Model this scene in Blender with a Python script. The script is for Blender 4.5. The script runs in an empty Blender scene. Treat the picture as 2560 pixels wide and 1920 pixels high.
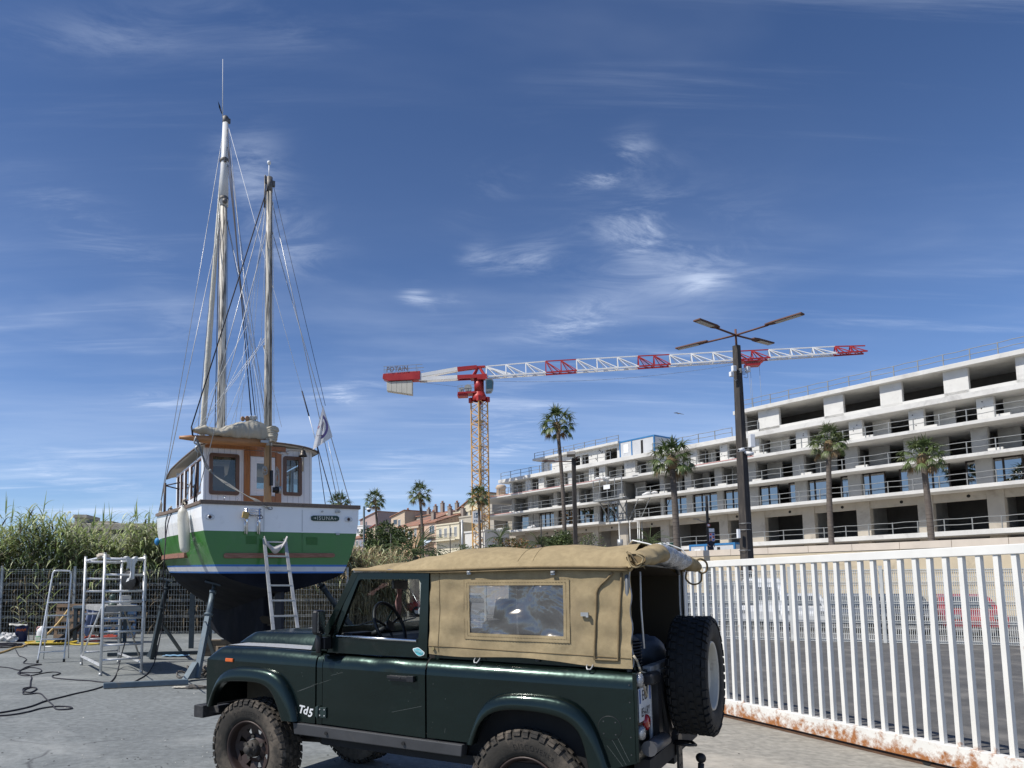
import bpy, math, random
from mathutils import Vector, Matrix, Euler
R = math.radians
random.seed(7)
scene = bpy.context.scene
col = scene.collection

# ------------------------------------------------------------------ camera
CAM_H, PITCH, FPX = 1.66, 0.105, 1840.0
cam = bpy.data.objects.new("camera", bpy.data.cameras.new("camera"))
col.objects.link(cam); scene.camera = cam
cam.location = (0, 0, CAM_H)
cam.rotation_euler = (math.pi/2 + PITCH, 0, 0)
cam.data.sensor_width = 36.0
cam.data.lens = FPX*36/2560
cam.data.shift_x = 0.125
cam.data.shift_y = 0.125
cam.data.clip_start = 0.05
cam.data.clip_end = 6000

# ------------------------------------------------------------------ light
SUN_AZ = R(198)      # direction the light comes from, measured from +X towards +Y
SUN_EL = R(51)
sv = Vector((math.cos(SUN_AZ)*math.cos(SUN_EL), math.sin(SUN_AZ)*math.cos(SUN_EL), math.sin(SUN_EL)))
sun = bpy.data.objects.new("sun", bpy.data.lights.new("sun", 'SUN'))
col.objects.link(sun)
sun.data.energy = 4.2
sun.data.angle = R(0.53)
sun.data.color = (1.0, 0.95, 0.87)
sun.rotation_euler = sv.to_track_quat('Z', 'Y').to_euler()
scene.view_settings.view_transform = 'Standard'
scene.view_settings.look = 'None'
scene.view_settings.exposure = 0.32
scene.view_settings.gamma = 1.0
scene.cycles.use_denoising = True
scene.cycles.max_bounces = 8
scene.cycles.transparent_max_bounces = 24

world = bpy.data.worlds.new("World"); scene.world = world
world.use_nodes = True
wt = world.node_tree; wn = wt.nodes; wl = wt.links
for n in list(wn): wn.remove(n)
def W(t, **k):
    n = wn.new(t)
    for a, b in k.items(): setattr(n, a, b)
    return n
def WM(op, a, b=None, c=None, clamp=False):
    n = W('ShaderNodeMath', operation=op); n.use_clamp = clamp
    for i, x in enumerate((a, b, c)):
        if x is None: continue
        if isinstance(x, (int, float)): n.inputs[i].default_value = x
        else: wl.new(x, n.inputs[i])
    return n.outputs[0]
sky = W('ShaderNodeTexSky', sky_type='NISHITA')
sky.sun_disc = False
sky.sun_elevation = SUN_EL
sky.sun_rotation = math.pi/2 - SUN_AZ
sky.altitude = 0
sky.air_density = 0.9
sky.dust_density = 0.35
sky.ozone_density = 4.0
tc = W('ShaderNodeTexCoord')
sep = W('ShaderNodeSeparateXYZ'); wl.new(tc.outputs['Generated'], sep.inputs[0])
# perspective-free cloud plane: direction divided by its height
zc = WM('MAXIMUM', sep.outputs[2], 0.0); zc = WM('ADD', zc, 0.10)
px_ = WM('DIVIDE', sep.outputs[0], zc); py_ = WM('DIVIDE', sep.outputs[1], zc)
comb = W('ShaderNodeCombineXYZ'); wl.new(px_, comb.inputs[0]); wl.new(py_, comb.inputs[1])
def wnoise(scale, detail, rough, dist, rot=0, sx=1, sy=1, off=0):
    m = W('ShaderNodeMapping'); wl.new(comb.outputs[0], m.inputs[0])
    m.inputs['Rotation'].default_value = (0, 0, rot); m.inputs['Scale'].default_value = (sx, sy, 1)
    m.inputs['Location'].default_value = (off, off*.7, 0)
    n = W('ShaderNodeTexNoise'); wl.new(m.outputs[0], n.inputs['Vector'])
    n.inputs['Scale'].default_value = scale; n.inputs['Detail'].default_value = detail
    n.inputs['Roughness'].default_value = rough; n.inputs['Distortion'].default_value = dist
    return n.outputs[0]
def wramp(x, lo, hi):
    n = W('ShaderNodeMapRange'); n.interpolation_type = 'SMOOTHERSTEP'
    wl.new(x, n.inputs[0]); n.inputs[1].default_value = lo; n.inputs[2].default_value = hi
    return n.outputs[0]
streak = wramp(wnoise(1.5, 8, .62, .35, R(35), 0.45, 2.6, 3.1), .47, .80)
patch = wramp(wnoise(.55, 3, .5, .3, R(20), 1, 1.6, 9.0), .42, .68)
veil = wramp(wnoise(.8, 5, .55, .3, R(-25), 1.0, 1.8, 5.0), .45, .85)
thin = wramp(wnoise(2.4, 9, .66, .25, R(62), .22, 3.4, 11.7), .50, .86)
thin2 = wramp(wnoise(2.0, 9, .64, .45, R(8), .30, 3.0, 4.4), .52, .88)
patch2 = wramp(wnoise(.7, 4, .55, .4, R(50), 1, 1.4, 2.2), .38, .70)
cl = WM('MULTIPLY', WM('MULTIPLY', streak, patch), .46)
cl = WM('ADD', cl, WM('MULTIPLY', WM('MULTIPLY', thin, patch2), .42))
cl = WM('ADD', cl, WM('MULTIPLY', WM('MULTIPLY', thin2, patch), .34))
cl = WM('ADD', cl, WM('MULTIPLY', veil, .16))
fibre = wramp(wnoise(2.6, 9, .68, .7, R(30), .8, 2.6, 1.3), .40, .72)
curl = wramp(wnoise(3.4, 9, .66, .75, R(-20), 1.0, 1.9, 6.3), .36, .74)
def pix_dir(u, v):
    x = (u-960)/FPX; w = (1280-v)/FPX
    d = Vector((x, math.cos(PITCH)-w*math.sin(PITCH), math.sin(PITCH)+w*math.cos(PITCH))).normalized()
    z = max(d.z, 0)+.10
    return d.x/z, d.y/z
# long cirrus wisps of this particular sky: two ends, width, strength
WISPS = [(1475,470,1610,370,.11,.75,0),(1470,465,1700,415,.12,.18,1),(1520,600,1690,500,.22,.42,1),(1540,620,1660,600,.2,.4,1),
 (1170,620,1235,680,.12,.30,1),(1260,670,1400,620,.16,.42,1),(1020,720,1060,760,.09,.62,0),(1050,768,1180,750,.11,.28,1),
 (1340,860,1540,770,.25,.50,1),(1330,830,1500,800,.30,.36,0),(1560,740,1900,600,.5,.30,1),(1712,700,1800,715,.12,.38,1),
 (800,1010,880,975,.10,.62,0),(905,985,950,945,.13,.25,1),(590,330,660,560,.16,.36,1),(640,540,760,690,.25,.26,1),
 (20,110,620,60,.12,.16,1),(560,60,900,130,.10,.10,1),(20,440,400,700,.22,.16,0),(380,700,500,900,.25,.10,1),
 (0,1150,330,1240,.35,.25,0),(330,985,480,1040,.22,.30,0),(0,1130,260,1200,.30,.18,1),(1180,560,1330,330,.14,.12,1),
 (1230,1150,1330,930,.22,.20,0),(900,1160,1060,1180,.4,.30,0),(1200,1120,1320,1135,.4,.28,0)]
for (u0, v0, u1, v1, wd, st, kind) in WISPS:
    a = pix_dir(u0, v0); b = pix_dir(u1, v1)
    cx, cy = (a[0]+b[0])/2, (a[1]+b[1])/2
    wd *= .42 if v0 < 900 else .8
    L = max(math.hypot(b[0]-a[0], b[1]-a[1])/2, .04); an = math.atan2(b[1]-a[1], b[0]-a[0])
    dx = WM('SUBTRACT', px_, cx); dy = WM('SUBTRACT', py_, cy)
    p = WM('ADD', WM('MULTIPLY', dx, math.cos(an)/L), WM('MULTIPLY', dy, math.sin(an)/L))
    q = WM('ADD', WM('MULTIPLY', dx, -math.sin(an)/wd), WM('MULTIPLY', dy, math.cos(an)/wd))
    q = WM('ADD', q, WM('MULTIPLY', WM('MULTIPLY', p, p), .35))
    r2 = WM('ADD', WM('MULTIPLY', p, p), WM('MULTIPLY', q, q))
    g = WM('POWER', 2.718, WM('MULTIPLY', r2, -1.15))
    cl = WM('ADD', cl, WM('MULTIPLY', WM('MULTIPLY', g, curl if kind else fibre), st*(1.0 if kind else 1.25)))
# thin veil that thickens towards the horizon
hz = WM('POWER', WM('SUBTRACT', 1.0, WM('MAXIMUM', sep.outputs[2], 0.0)), 5.0)
hst = wramp(wnoise(.9, 6, .6, .5, R(-8), .35, 1.3, 2.0), .30, .80)
cl = WM('ADD', cl, WM('MULTIPLY', hz, WM('MULTIPLY_ADD', hst, .62, .22)))
cl = WM('MINIMUM', cl, .92)
hsv = W('ShaderNodeHueSaturation'); wl.new(sky.outputs[0], hsv.inputs['Color'])
hsv.inputs['Hue'].default_value = .507; hsv.inputs['Saturation'].default_value = 1.04; hsv.inputs['Value'].default_value = .90
tint = W('ShaderNodeMix', data_type='RGBA', blend_type='MULTIPLY'); tint.inputs[0].default_value = 1.0
wl.new(hsv.outputs[0], tint.inputs[6]); tg_ = W('ShaderNodeMix', data_type='RGBA'); wl.new(wramp(sep.outputs[2], .12, .62), tg_.inputs[0])
tg_.inputs[6].default_value = (.78, .97, 1.14, 1); tg_.inputs[7].default_value = (.68, .82, .93, 1); wl.new(tg_.outputs[2], tint.inputs[7])
mixc = W('ShaderNodeMix', data_type='RGBA')
wl.new(cl, mixc.inputs[0]); wl.new(tint.outputs[2], mixc.inputs[6]); mixc.inputs[7].default_value = (6.6, 7.5, 9.2, 1)
bg = W('ShaderNodeBackground'); wl.new(mixc.outputs[2], bg.inputs[0]); bg.inputs[1].default_value = 0.10
out = W('ShaderNodeOutputWorld'); wl.new(bg.outputs[0], out.inputs[0])

# ------------------------------------------------------------------ mesh helpers
def V(*a): return Vector(a)
class MB:
    def __init__(s): s.v=[]; s.f=[]; s.m=[]; s.s=[]
    def add(s, vs, fs, mi=0, sm=False):
        b = len(s.v); s.v += [tuple(x) for x in vs]
        for f in fs: s.f.append([b+i for i in f]); s.m.append(mi); s.s.append(sm)
        return s
    def box(s, c, d, rot=None, mi=0):
        M = Matrix.Identity(3) if rot is None else (rot if isinstance(rot, Matrix) else Euler(rot).to_matrix())
        c = Vector(c); h = Vector(d)/2
        vs = [c + M @ Vector((h.x*i, h.y*j, h.z*k)) for i in (-1,1) for j in (-1,1) for k in (-1,1)]
        return s.add(vs, [(0,1,3,2),(4,6,7,5),(0,4,5,1),(2,3,7,6),(0,2,6,4),(1,5,7,3)], mi)
    def b2(s, lo, hi, mi=0):
        return s.box([(a+b)/2 for a,b in zip(lo,hi)], [abs(b-a) for a,b in zip(lo,hi)], None, mi)
    def beam(s, a, b, w, h=None, mi=0, up=None):
        a=Vector(a); b=Vector(b); h = h or w; d=(b-a)
        if d.length < 1e-6: return s
        z=d.normalized(); u=Vector(up) if up else (V(0,0,1) if abs(z.z)<.95 else V(0,1,0))
        x=z.cross(u).normalized(); y=x.cross(z)
        vs=[p + x*i*w/2 + y*j*h/2 for p in (a,b) for i,j in ((-1,-1),(1,-1),(1,1),(-1,1))]
        return s.add(vs, [(3,2,1,0),(4,5,6,7),(0,1,5,4),(1,2,6,5),(2,3,7,6),(3,0,4,7)], mi)
    def tube(s, pts, r, n=6, mi=0, closed=False, sm=True, flat=1.0):
        P=[Vector(p) for p in pts]; k=len(P)
        rs=r if isinstance(r,(list,tuple)) else [r]*k
        prev=None; vs=[]
        for i in range(k):
            if closed: t=P[(i+1)%k]-P[i-1]
            else: t=(P[min(i+1,k-1)]-P[max(i-1,0)])
            t = t.normalized() if t.length>1e-9 else V(0,0,1)
            if prev is None:
                u=V(0,0,1) if abs(t.z)<.9 else V(1,0,0)
                x=t.cross(u).normalized()
            else:
                x=(prev - t*prev.dot(t)); x = x.normalized() if x.length>1e-6 else t.orthogonal().normalized()
            prev=x; y=t.cross(x)
            for j in range(n):
                a=2*math.pi*j/n; vs.append(P[i]+(x*math.cos(a)+y*math.sin(a)*flat)*rs[i])
        fs=[]
        for i in range(k if closed else k-1):
            for j in range(n):
                a=i*n+j; b=i*n+(j+1)%n; c=((i+1)%k)*n+(j+1)%n; d=((i+1)%k)*n+j
                fs.append((a,b,c,d))
        b0=len(s.v); s.add(vs, fs, mi, sm)
        if not closed:
            s.f.append([b0+j for j in range(n)][::-1]); s.m.append(mi); s.s.append(False)
            s.f.append([b0+(k-1)*n+j for j in range(n)]); s.m.append(mi); s.s.append(False)
        return s
    def cyl(s, a, b, r, n=12, mi=0, r2=None, sm=True):
        return s.tube([a,b], [r, r if r2 is None else r2], n, mi, False, sm)
    def lathe(s, prof, o=(0,0,0), ax=(0,0,1), n=24, mi=0, sm=True, capped=False, arc=None):
        o=Vector(o); ax=Vector(ax).normalized(); x=ax.orthogonal().normalized()
        if abs(ax.z)>.99: x=V(1,0,0)
        y=ax.cross(x); vs=[]
        for (r,h) in prof:
            for j in range(n):
                a=2*math.pi*j/n; vs.append(o+ax*h+(x*math.cos(a)+y*math.sin(a))*r)
        fs=[(i*n+j,i*n+(j+1)%n,(i+1)*n+(j+1)%n,(i+1)*n+j) for i in range(len(prof)-1) for j in range(n)]
        b0=len(s.v); s.add(vs,fs,mi,sm)
        if capped:
            s.f.append([b0+j for j in range(n)][::-1]); s.m.append(mi); s.s.append(False)
            s.f.append([b0+(len(prof)-1)*n+j for j in range(n)]); s.m.append(mi); s.s.append(False)
        return s
    def prism(s, poly, d, mi=0):       # poly: 3-D points of one planar face, d: extrusion vector
        P=[Vector(p) for p in poly]; d=Vector(d); n=len(P)
        vs=P+[p+d for p in P]
        fs=[tuple(range(n))[::-1], tuple(range(n,2*n))]+[(i,(i+1)%n,n+(i+1)%n,n+i) for i in range(n)]
        return s.add(vs,fs,mi)
    def face(s, pts, mi=0): return s.add(pts,[tuple(range(len(pts)))],mi)
    def grid(s, fn, nu, nv, mi=0, sm=True, skip=None):
        vs=[fn(i/nu,j/nv) for j in range(nv+1) for i in range(nu+1)]
        fs=[(j*(nu+1)+i,j*(nu+1)+i+1,(j+1)*(nu+1)+i+1,(j+1)*(nu+1)+i) for j in range(nv) for i in range(nu) if not (skip and skip((i+.5)/nu,(j+.5)/nv))]
        return s.add(vs,fs,mi,sm)
    def ball(s, c, r, n=10, mi=0, sc=(1,1,1)):
        c=Vector(c); vs=[];m=n//2
        for i in range(m+1):
            t=math.pi*i/m
            for j in range(n):
                a=2*math.pi*j/n; vs.append(c+Vector((r*sc[0]*math.sin(t)*math.cos(a), r*sc[1]*math.sin(t)*math.sin(a), r*sc[2]*math.cos(t))))
        fs=[(i*n+j,(i+1)*n+j,(i+1)*n+(j+1)%n,i*n+(j+1)%n) for i in range(m) for j in range(n)]
        return s.add(vs,fs,mi,True)
    def quad(s, p, a, b, mi=0):
        p=Vector(p);a=Vector(a);b=Vector(b); return s.add([p-a-b,p+a-b,p+a+b,p-a+b],[(0,1,2,3)],mi)
    def blade(s, p, d, L, w, droop, seg=4, mi=0, side=None):
        p=Vector(p); d=Vector(d).normalized(); x=side or d.cross(V(0,0,1))
        if x.length<1e-3: x=V(random.uniform(-1,1),random.uniform(-1,1),0)
        x=x.normalized(); vs=[]
        for i in range(seg+1):
            t=i/seg; ww=w*(1-t)**.7*(.55+.45*min(1,t*6)) if t<1 else w*.03
            vs += [p-x*ww/2, p+x*ww/2]
            d=(d+V(0,0,-droop/seg)).normalized(); p=p+d*L/seg
        return s.add(vs,[(2*i,2*i+1,2*i+3,2*i+2) for i in range(seg)],mi,True)
    def build(s, name, mats, parent=None, loc=None, rot=None, bevel=0, seg=2, solid=0, clean=False):
        me=bpy.data.meshes.new(name); me.from_pydata(s.v,[],s.f)
        if not isinstance(mats,(list,tuple)): mats=[mats]
        for m in mats: me.materials.append(m)
        me.polygons.foreach_set('material_index', s.m); me.polygons.foreach_set('use_smooth', s.s)
        me.update()
        if clean:
            import bmesh
            bm=bmesh.new(); bm.from_mesh(me); bmesh.ops.remove_doubles(bm,verts=bm.verts,dist=1e-4)
            bmesh.ops.recalc_face_normals(bm,faces=bm.faces); bm.to_mesh(me); bm.free()
        o=bpy.data.objects.new(name,me); col.objects.link(o)
        if parent: o.parent=parent
        if loc: o.location=loc
        if rot: o.rotation_euler=rot
        if solid:
            m=o.modifiers.new('solid','SOLIDIFY'); m.thickness=solid; m.offset=0
        if bevel:
            m=o.modifiers.new('bevel','BEVEL'); m.width=bevel; m.segments=seg; m.limit_method='ANGLE'; m.angle_limit=R(40)
            m.harden_normals=False
        return o
def smooth(P,n=6,closed=False):
    P=[Vector(p) for p in P]; out=[]; k=len(P)
    for i in range(k if closed else k-1):
        a,b,c,d=(P[(i-1)%k],P[i],P[(i+1)%k],P[(i+2)%k]) if closed else (P[max(i-1,0)],P[i],P[i+1],P[min(i+2,k-1)])
        for j in range(n):
            t=j/n; out.append(.5*((2*b)+(c-a)*t+(2*a-5*b+4*c-d)*t*t+(3*b-a-3*c+d)*t**3))
    if not closed: out.append(P[-1])
    return out
def tag(o, label=None, cat=None, group=None, kind=None):
    if label: o['label']=label
    if cat: o['category']=cat
    if group: o['group']=group
    if kind: o['kind']=kind
    return o
def thing(name, loc, rz, label, cat, group=None):
    o=bpy.data.objects.new(name,None); col.objects.link(o); o.location=loc; o.rotation_euler=(0,0,rz); o.empty_display_size=.3
    return tag(o,label,cat,group)
def copy_tree(o, loc=None, rz=None, label=None, sc=None):
    def cp(a, par):
        c=a.copy(); col.objects.link(c); c.parent=par
        for ch in [x for x in KIDS.get(a.name,[])]: cp(ch,c)
        return c
    KIDS={}
    for x in list(col.objects):
        if x.parent: KIDS.setdefault(x.parent.name,[]).append(x)
    r=cp(o,None)
    if loc is not None: r.location=loc
    if rz is not None: r.rotation_euler=(0,0,rz)
    if sc: r.scale=(sc,sc,sc) if isinstance(sc,(int,float)) else sc
    if label: r['label']=label
    return r
_deps=None
def text_mb(txt, size, fn, mi=0, mb=None, space=1.0, thick=True, shear=0):
    """lettering as mesh; fn maps (x,y) of the text line, centred, to a point"""
    cu=bpy.data.curves.new('t','FONT'); cu.body=txt; cu.size=size; cu.align_x='CENTER'; cu.align_y='CENTER'; cu.space_character=space
    cu.resolution_u=3; cu.shear=shear
    if thick: cu.offset=size*.026
    o=bpy.data.objects.new('t',cu); col.objects.link(o)
    dg=bpy.context.evaluated_depsgraph_get(); dg.update()
    me=bpy.data.meshes.new_from_object(o.evaluated_get(dg))
    mb=mb or MB()
    vs=[fn(v.co.x,v.co.y) for v in me.vertices]
    mb.add(vs,[tuple(p.vertices) for p in me.polygons],mi)
    bpy.data.objects.remove(o); bpy.data.curves.remove(cu); bpy.data.meshes.remove(me)
    return mb
def ray(u,v):
    x=(u-960)/FPX; w=(1280-v)/FPX
    return Vector((x, math.cos(PITCH)-w*math.sin(PITCH), math.sin(PITCH)+w*math.cos(PITCH)))
def gnd(u,v,z=0.0):
    r=ray(u,v); t=(z-CAM_H)/r.z; return Vector((0,0,CAM_H))+r*t
def aty(u,v,y):
    r=ray(u,v); return Vector((0,0,CAM_H))+r*(y/r.y)

# ------------------------------------------------------------------ materials
MATS={}
def mat(name, c, rough=.6, metal=0, var=.15, scale=6, bump=0, c2=None, dirt=None, dscale=2, dlo=.5, dhi=.65, coord='Object', fine=0, spec=.5, coat=0, detail=5, bscale=None, sxyz=None, trans=0, sheen=0, bdist=.01, rvar=.12):
    if name in MATS: return MATS[name]
    m=bpy.data.materials.new(name); m.use_nodes=True; t=m.node_tree; n=t.nodes; l=t.links
    b=n['Principled BSDF']
    b.inputs['Roughness'].default_value=rough; b.inputs['Metallic'].default_value=metal
    b.inputs['Specular IOR Level'].default_value=spec; b.inputs['Coat Weight'].default_value=coat; b.inputs['Coat Roughness'].default_value=.08
    if sheen: b.inputs['Sheen Weight'].default_value=sheen
    tcn=n.new('ShaderNodeTexCoord'); src=tcn.outputs[coord]
    if sxyz:
        mp=n.new('ShaderNodeMapping'); mp.inputs['Scale'].default_value=sxyz; l.new(src,mp.inputs[0]); src=mp.outputs[0]
    def noise(sc,de=detail,ro=.6,dist=0):
        k=n.new('ShaderNodeTexNoise'); k.inputs['Scale'].default_value=sc; k.inputs['Detail'].default_value=de; k.inputs['Roughness'].default_value=ro; k.inputs['Distortion'].default_value=dist
        l.new(src,k.inputs['Vector']); return k.outputs[0]
    def rng(x,lo,hi,a=0,bb=1):
        k=n.new('ShaderNodeMapRange'); l.new(x,k.inputs[0]); k.inputs[1].default_value=lo;k.inputs[2].default_value=hi;k.inputs[3].default_value=a;k.inputs[4].default_value=bb; return k.outputs[0]
    def mix(f,a,bb):
        k=n.new('ShaderNodeMix'); k.data_type='RGBA'
        if isinstance(f,float): k.inputs[0].default_value=f
        else: l.new(f,k.inputs[0])
        for i,x in ((6,a),(7,bb)):
            if isinstance(x,tuple): k.inputs[i].default_value=(*x[:3],1)
            else: l.new(x,k.inputs[i])
        return k.outputs[2]
    lo=tuple(max(0,x*(1-var)) for x in c); hi=tuple(min(1,x*(1+var)) for x in (c2 or c))
    nz=noise(scale)
    base=mix(rng(nz,.3,.7),lo,hi)
    if fine:
        fz=noise(scale*18,3); base=mix(rng(fz,.35,.65,0,fine),base,tuple(x*.45 for x in c))
    if dirt:
        dz=noise(dscale,8,.68,.4); base=mix(rng(dz,dlo,dhi),base,dirt)
    l.new(base,b.inputs['Base Color'])
    l.new(rng(nz,.3,.7,max(0,rough-rvar),min(1,rough+rvar)),b.inputs['Roughness'])
    if bump:
        bn=n.new('ShaderNodeBump'); bn.inputs['Strength'].default_value=bump; bn.inputs['Distance'].default_value=bdist
        l.new(noise(bscale or scale*8,4),bn.inputs['Height']); l.new(bn.outputs[0],b.inputs['Normal'])
    if trans: b.inputs['Transmission Weight'].default_value=trans
    MATS[name]=m; return m
def leafmat(name,c,c2,rough=.55,tr=.25,scale=1.5):
    m=mat(name,c,rough,0,.2,scale,c2=c2)
    b=m.node_tree.nodes['Principled BSDF']; t=m.node_tree
    tr_=t.nodes.new('ShaderNodeBsdfTranslucent'); mx=t.nodes.new('ShaderNodeMixShader'); mx.inputs[0].default_value=tr
    src=b.inputs['Base Color'].links[0].from_socket; t.links.new(src,tr_.inputs[0])
    t.links.new(b.outputs[0],mx.inputs[1]); t.links.new(tr_.outputs[0],mx.inputs[2]); t.links.new(mx.outputs[0],t.nodes['Material Output'].inputs[0])
    return m
def glassmat(name,tint=(.85,.9,.9),refl=.05,rough=.03,bump=0,bscale=4,dark=None,milk=0,gcol=(.95,.95,.95)):
    m=bpy.data.materials.new(name); m.use_nodes=True; t=m.node_tree; n=t.nodes; l=t.links
    n.remove(n['Principled BSDF'])
    tr=n.new('ShaderNodeBsdfTransparent'); tr.inputs[0].default_value=(*tint,1)
    gl=n.new('ShaderNodeBsdfGlossy'); gl.inputs['Roughness'].default_value=rough; gl.inputs['Color'].default_value=(*gcol,1)
    fr=n.new('ShaderNodeLayerWeight'); fr.inputs[0].default_value=.5
    pw=n.new('ShaderNodeMath'); pw.operation='POWER'; pw.inputs[1].default_value=4; l.new(fr.outputs['Facing'],pw.inputs[0])
    ad=n.new('ShaderNodeMath'); ad.operation='MULTIPLY_ADD'; ad.inputs[1].default_value=.9; ad.inputs[2].default_value=refl; l.new(pw.outputs[0],ad.inputs[0]); ad.use_clamp=True
    mx=n.new('ShaderNodeMixShader'); l.new(ad.outputs[0],mx.inputs[0]); l.new(tr.outputs[0],mx.inputs[1]); l.new(gl.outputs[0],mx.inputs[2])
    last=mx.outputs[0]
    if milk:
        df=n.new('ShaderNodeBsdfDiffuse'); df.inputs[0].default_value=(.5,.52,.55,1); m2=n.new('ShaderNodeMixShader'); m2.inputs[0].default_value=milk
        l.new(last,m2.inputs[1]); l.new(df.outputs[0],m2.inputs[2]); last=m2.outputs[0]
    if bump:
        tcn=n.new('ShaderNodeTexCoord'); nz=n.new('ShaderNodeTexNoise'); nz.inputs['Scale'].default_value=bscale; nz.inputs['Detail'].default_value=3; nz.inputs['Distortion'].default_value=.8
        l.new(tcn.outputs['Object'],nz.inputs['Vector'])
        bn=n.new('ShaderNodeBump'); bn.inputs['Strength'].default_value=bump; bn.inputs['Distance'].default_value=.05; l.new(nz.outputs[0],bn.inputs['Height'])
        l.new(bn.outputs[0],gl.inputs['Normal']); l.new(bn.outputs[0],fr.inputs['Normal'])
    l.new(last,n['Material Output'].inputs[0]); MATS[name]=m; return m
M_white=mat('white_paint',(.74,.75,.76),.35,var=.05,scale=1.5,dirt=(.42,.40,.36),dscale=3,dlo=.66,dhi=.8)
M_black=mat('black_plastic',(.012,.012,.014),.45,var=.3)
M_rubber=mat('rubber',(.018,.018,.019),.75,var=.3,scale=12,bump=.2)
M_alu=mat('aluminium',(.66,.67,.68),.42,.35,.12,8,bump=.05)
M_steel=mat('galvanised_steel',(.42,.43,.43),.5,.5,.2,5)
M_chrome=mat('bright_metal',(.75,.75,.76),.18,1,.05,8)
M_rope=mat('rope',(.42,.37,.28),.9,var=.2,scale=60)
M_wire=mat('rigging_wire',(.35,.36,.37),.4,.5,.1,5)
M_linew=mat('white_rope',(.72,.72,.70),.8,var=.1,scale=40)
M_lineb=mat('black_rope',(.02,.02,.03),.8,var=.2,scale=40)
M_dark=mat('dark_void',(.012,.012,.013),.9,var=.3)
M_glass=glassmat('clear_glass',(.80,.84,.84),.03)
# ================================================================== SETTING
M_ground=mat('dry_ground',(.20,.18,.15),.95,var=.2,scale=.3,fine=.3)
M_conc=mat('yard_concrete',(.200,.216,.216),.85,var=.16,scale=.6,dirt=(.34,.35,.34),dscale=.45,dlo=.52,dhi=.78,fine=.6,bump=.5,bscale=30,detail=8,bdist=.006)
def add_cracks(m, sc, wdt, c, amt=.8):
    t=m.node_tree; n=t.nodes; l=t.links; b=n['Principled BSDF']
    tcn=n.new('ShaderNodeTexCoord'); nz=n.new('ShaderNodeTexNoise'); nz.inputs['Scale'].default_value=sc*2.2; nz.inputs['Detail'].default_value=6; l.new(tcn.outputs['Object'],nz.inputs[0])
    va=n.new('ShaderNodeVectorMath'); va.operation='SCALE'; l.new(nz.outputs['Color'],va.inputs[0]); va.inputs['Scale'].default_value=.9
    vb=n.new('ShaderNodeVectorMath'); vb.operation='ADD'; l.new(tcn.outputs['Object'],vb.inputs[0]); l.new(va.outputs[0],vb.inputs[1])
    vo=n.new('ShaderNodeTexVoronoi'); vo.feature='DISTANCE_TO_EDGE'; vo.inputs['Scale'].default_value=sc; l.new(vb.outputs[0],vo.inputs['Vector'])
    mr=n.new('ShaderNodeMapRange'); l.new(vo.outputs['Distance'],mr.inputs[0]); mr.inputs[1].default_value=0; mr.inputs[2].default_value=wdt; mr.inputs[3].default_value=amt; mr.inputs[4].default_value=0
    # cracks come and go along their length
    n2=n.new('ShaderNodeTexNoise'); n2.inputs['Scale'].default_value=sc*3; l.new(tcn.outputs['Object'],n2.inputs[0])
    mr2=n.new('ShaderNodeMapRange'); l.new(n2.outputs[0],mr2.inputs[0]); mr2.inputs[1].default_value=.42; mr2.inputs[2].default_value=.55
    mu=n.new('ShaderNodeMath'); mu.operation='MULTIPLY'; l.new(mr.outputs[0],mu.inputs[0]); l.new(mr2.outputs[0],mu.inputs[1])
    mx=n.new('ShaderNodeMix'); mx.data_type='RGBA'; l.new(mu.outputs[0],mx.inputs[0]); l.new(b.inputs['Base Color'].links[0].from_socket,mx.inputs[6]); mx.inputs[7].default_value=(*c,1)
    l.new(mx.outputs[2],b.inputs['Base Color'])
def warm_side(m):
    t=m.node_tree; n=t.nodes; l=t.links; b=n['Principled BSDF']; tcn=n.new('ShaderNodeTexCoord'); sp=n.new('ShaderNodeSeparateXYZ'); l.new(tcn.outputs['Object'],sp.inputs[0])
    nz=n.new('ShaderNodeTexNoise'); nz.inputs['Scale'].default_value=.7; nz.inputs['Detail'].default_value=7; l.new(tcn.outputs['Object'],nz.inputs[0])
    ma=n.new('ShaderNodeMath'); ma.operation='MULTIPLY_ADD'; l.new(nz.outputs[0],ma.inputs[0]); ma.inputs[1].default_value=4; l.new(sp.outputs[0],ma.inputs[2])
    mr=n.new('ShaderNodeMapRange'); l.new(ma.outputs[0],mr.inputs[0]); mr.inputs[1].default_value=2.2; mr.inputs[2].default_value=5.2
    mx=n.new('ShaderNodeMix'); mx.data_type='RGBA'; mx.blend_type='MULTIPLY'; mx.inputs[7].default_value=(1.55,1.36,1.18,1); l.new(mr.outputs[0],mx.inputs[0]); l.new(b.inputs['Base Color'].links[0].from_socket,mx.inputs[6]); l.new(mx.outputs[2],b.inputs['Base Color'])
warm_side(M_conc)
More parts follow.
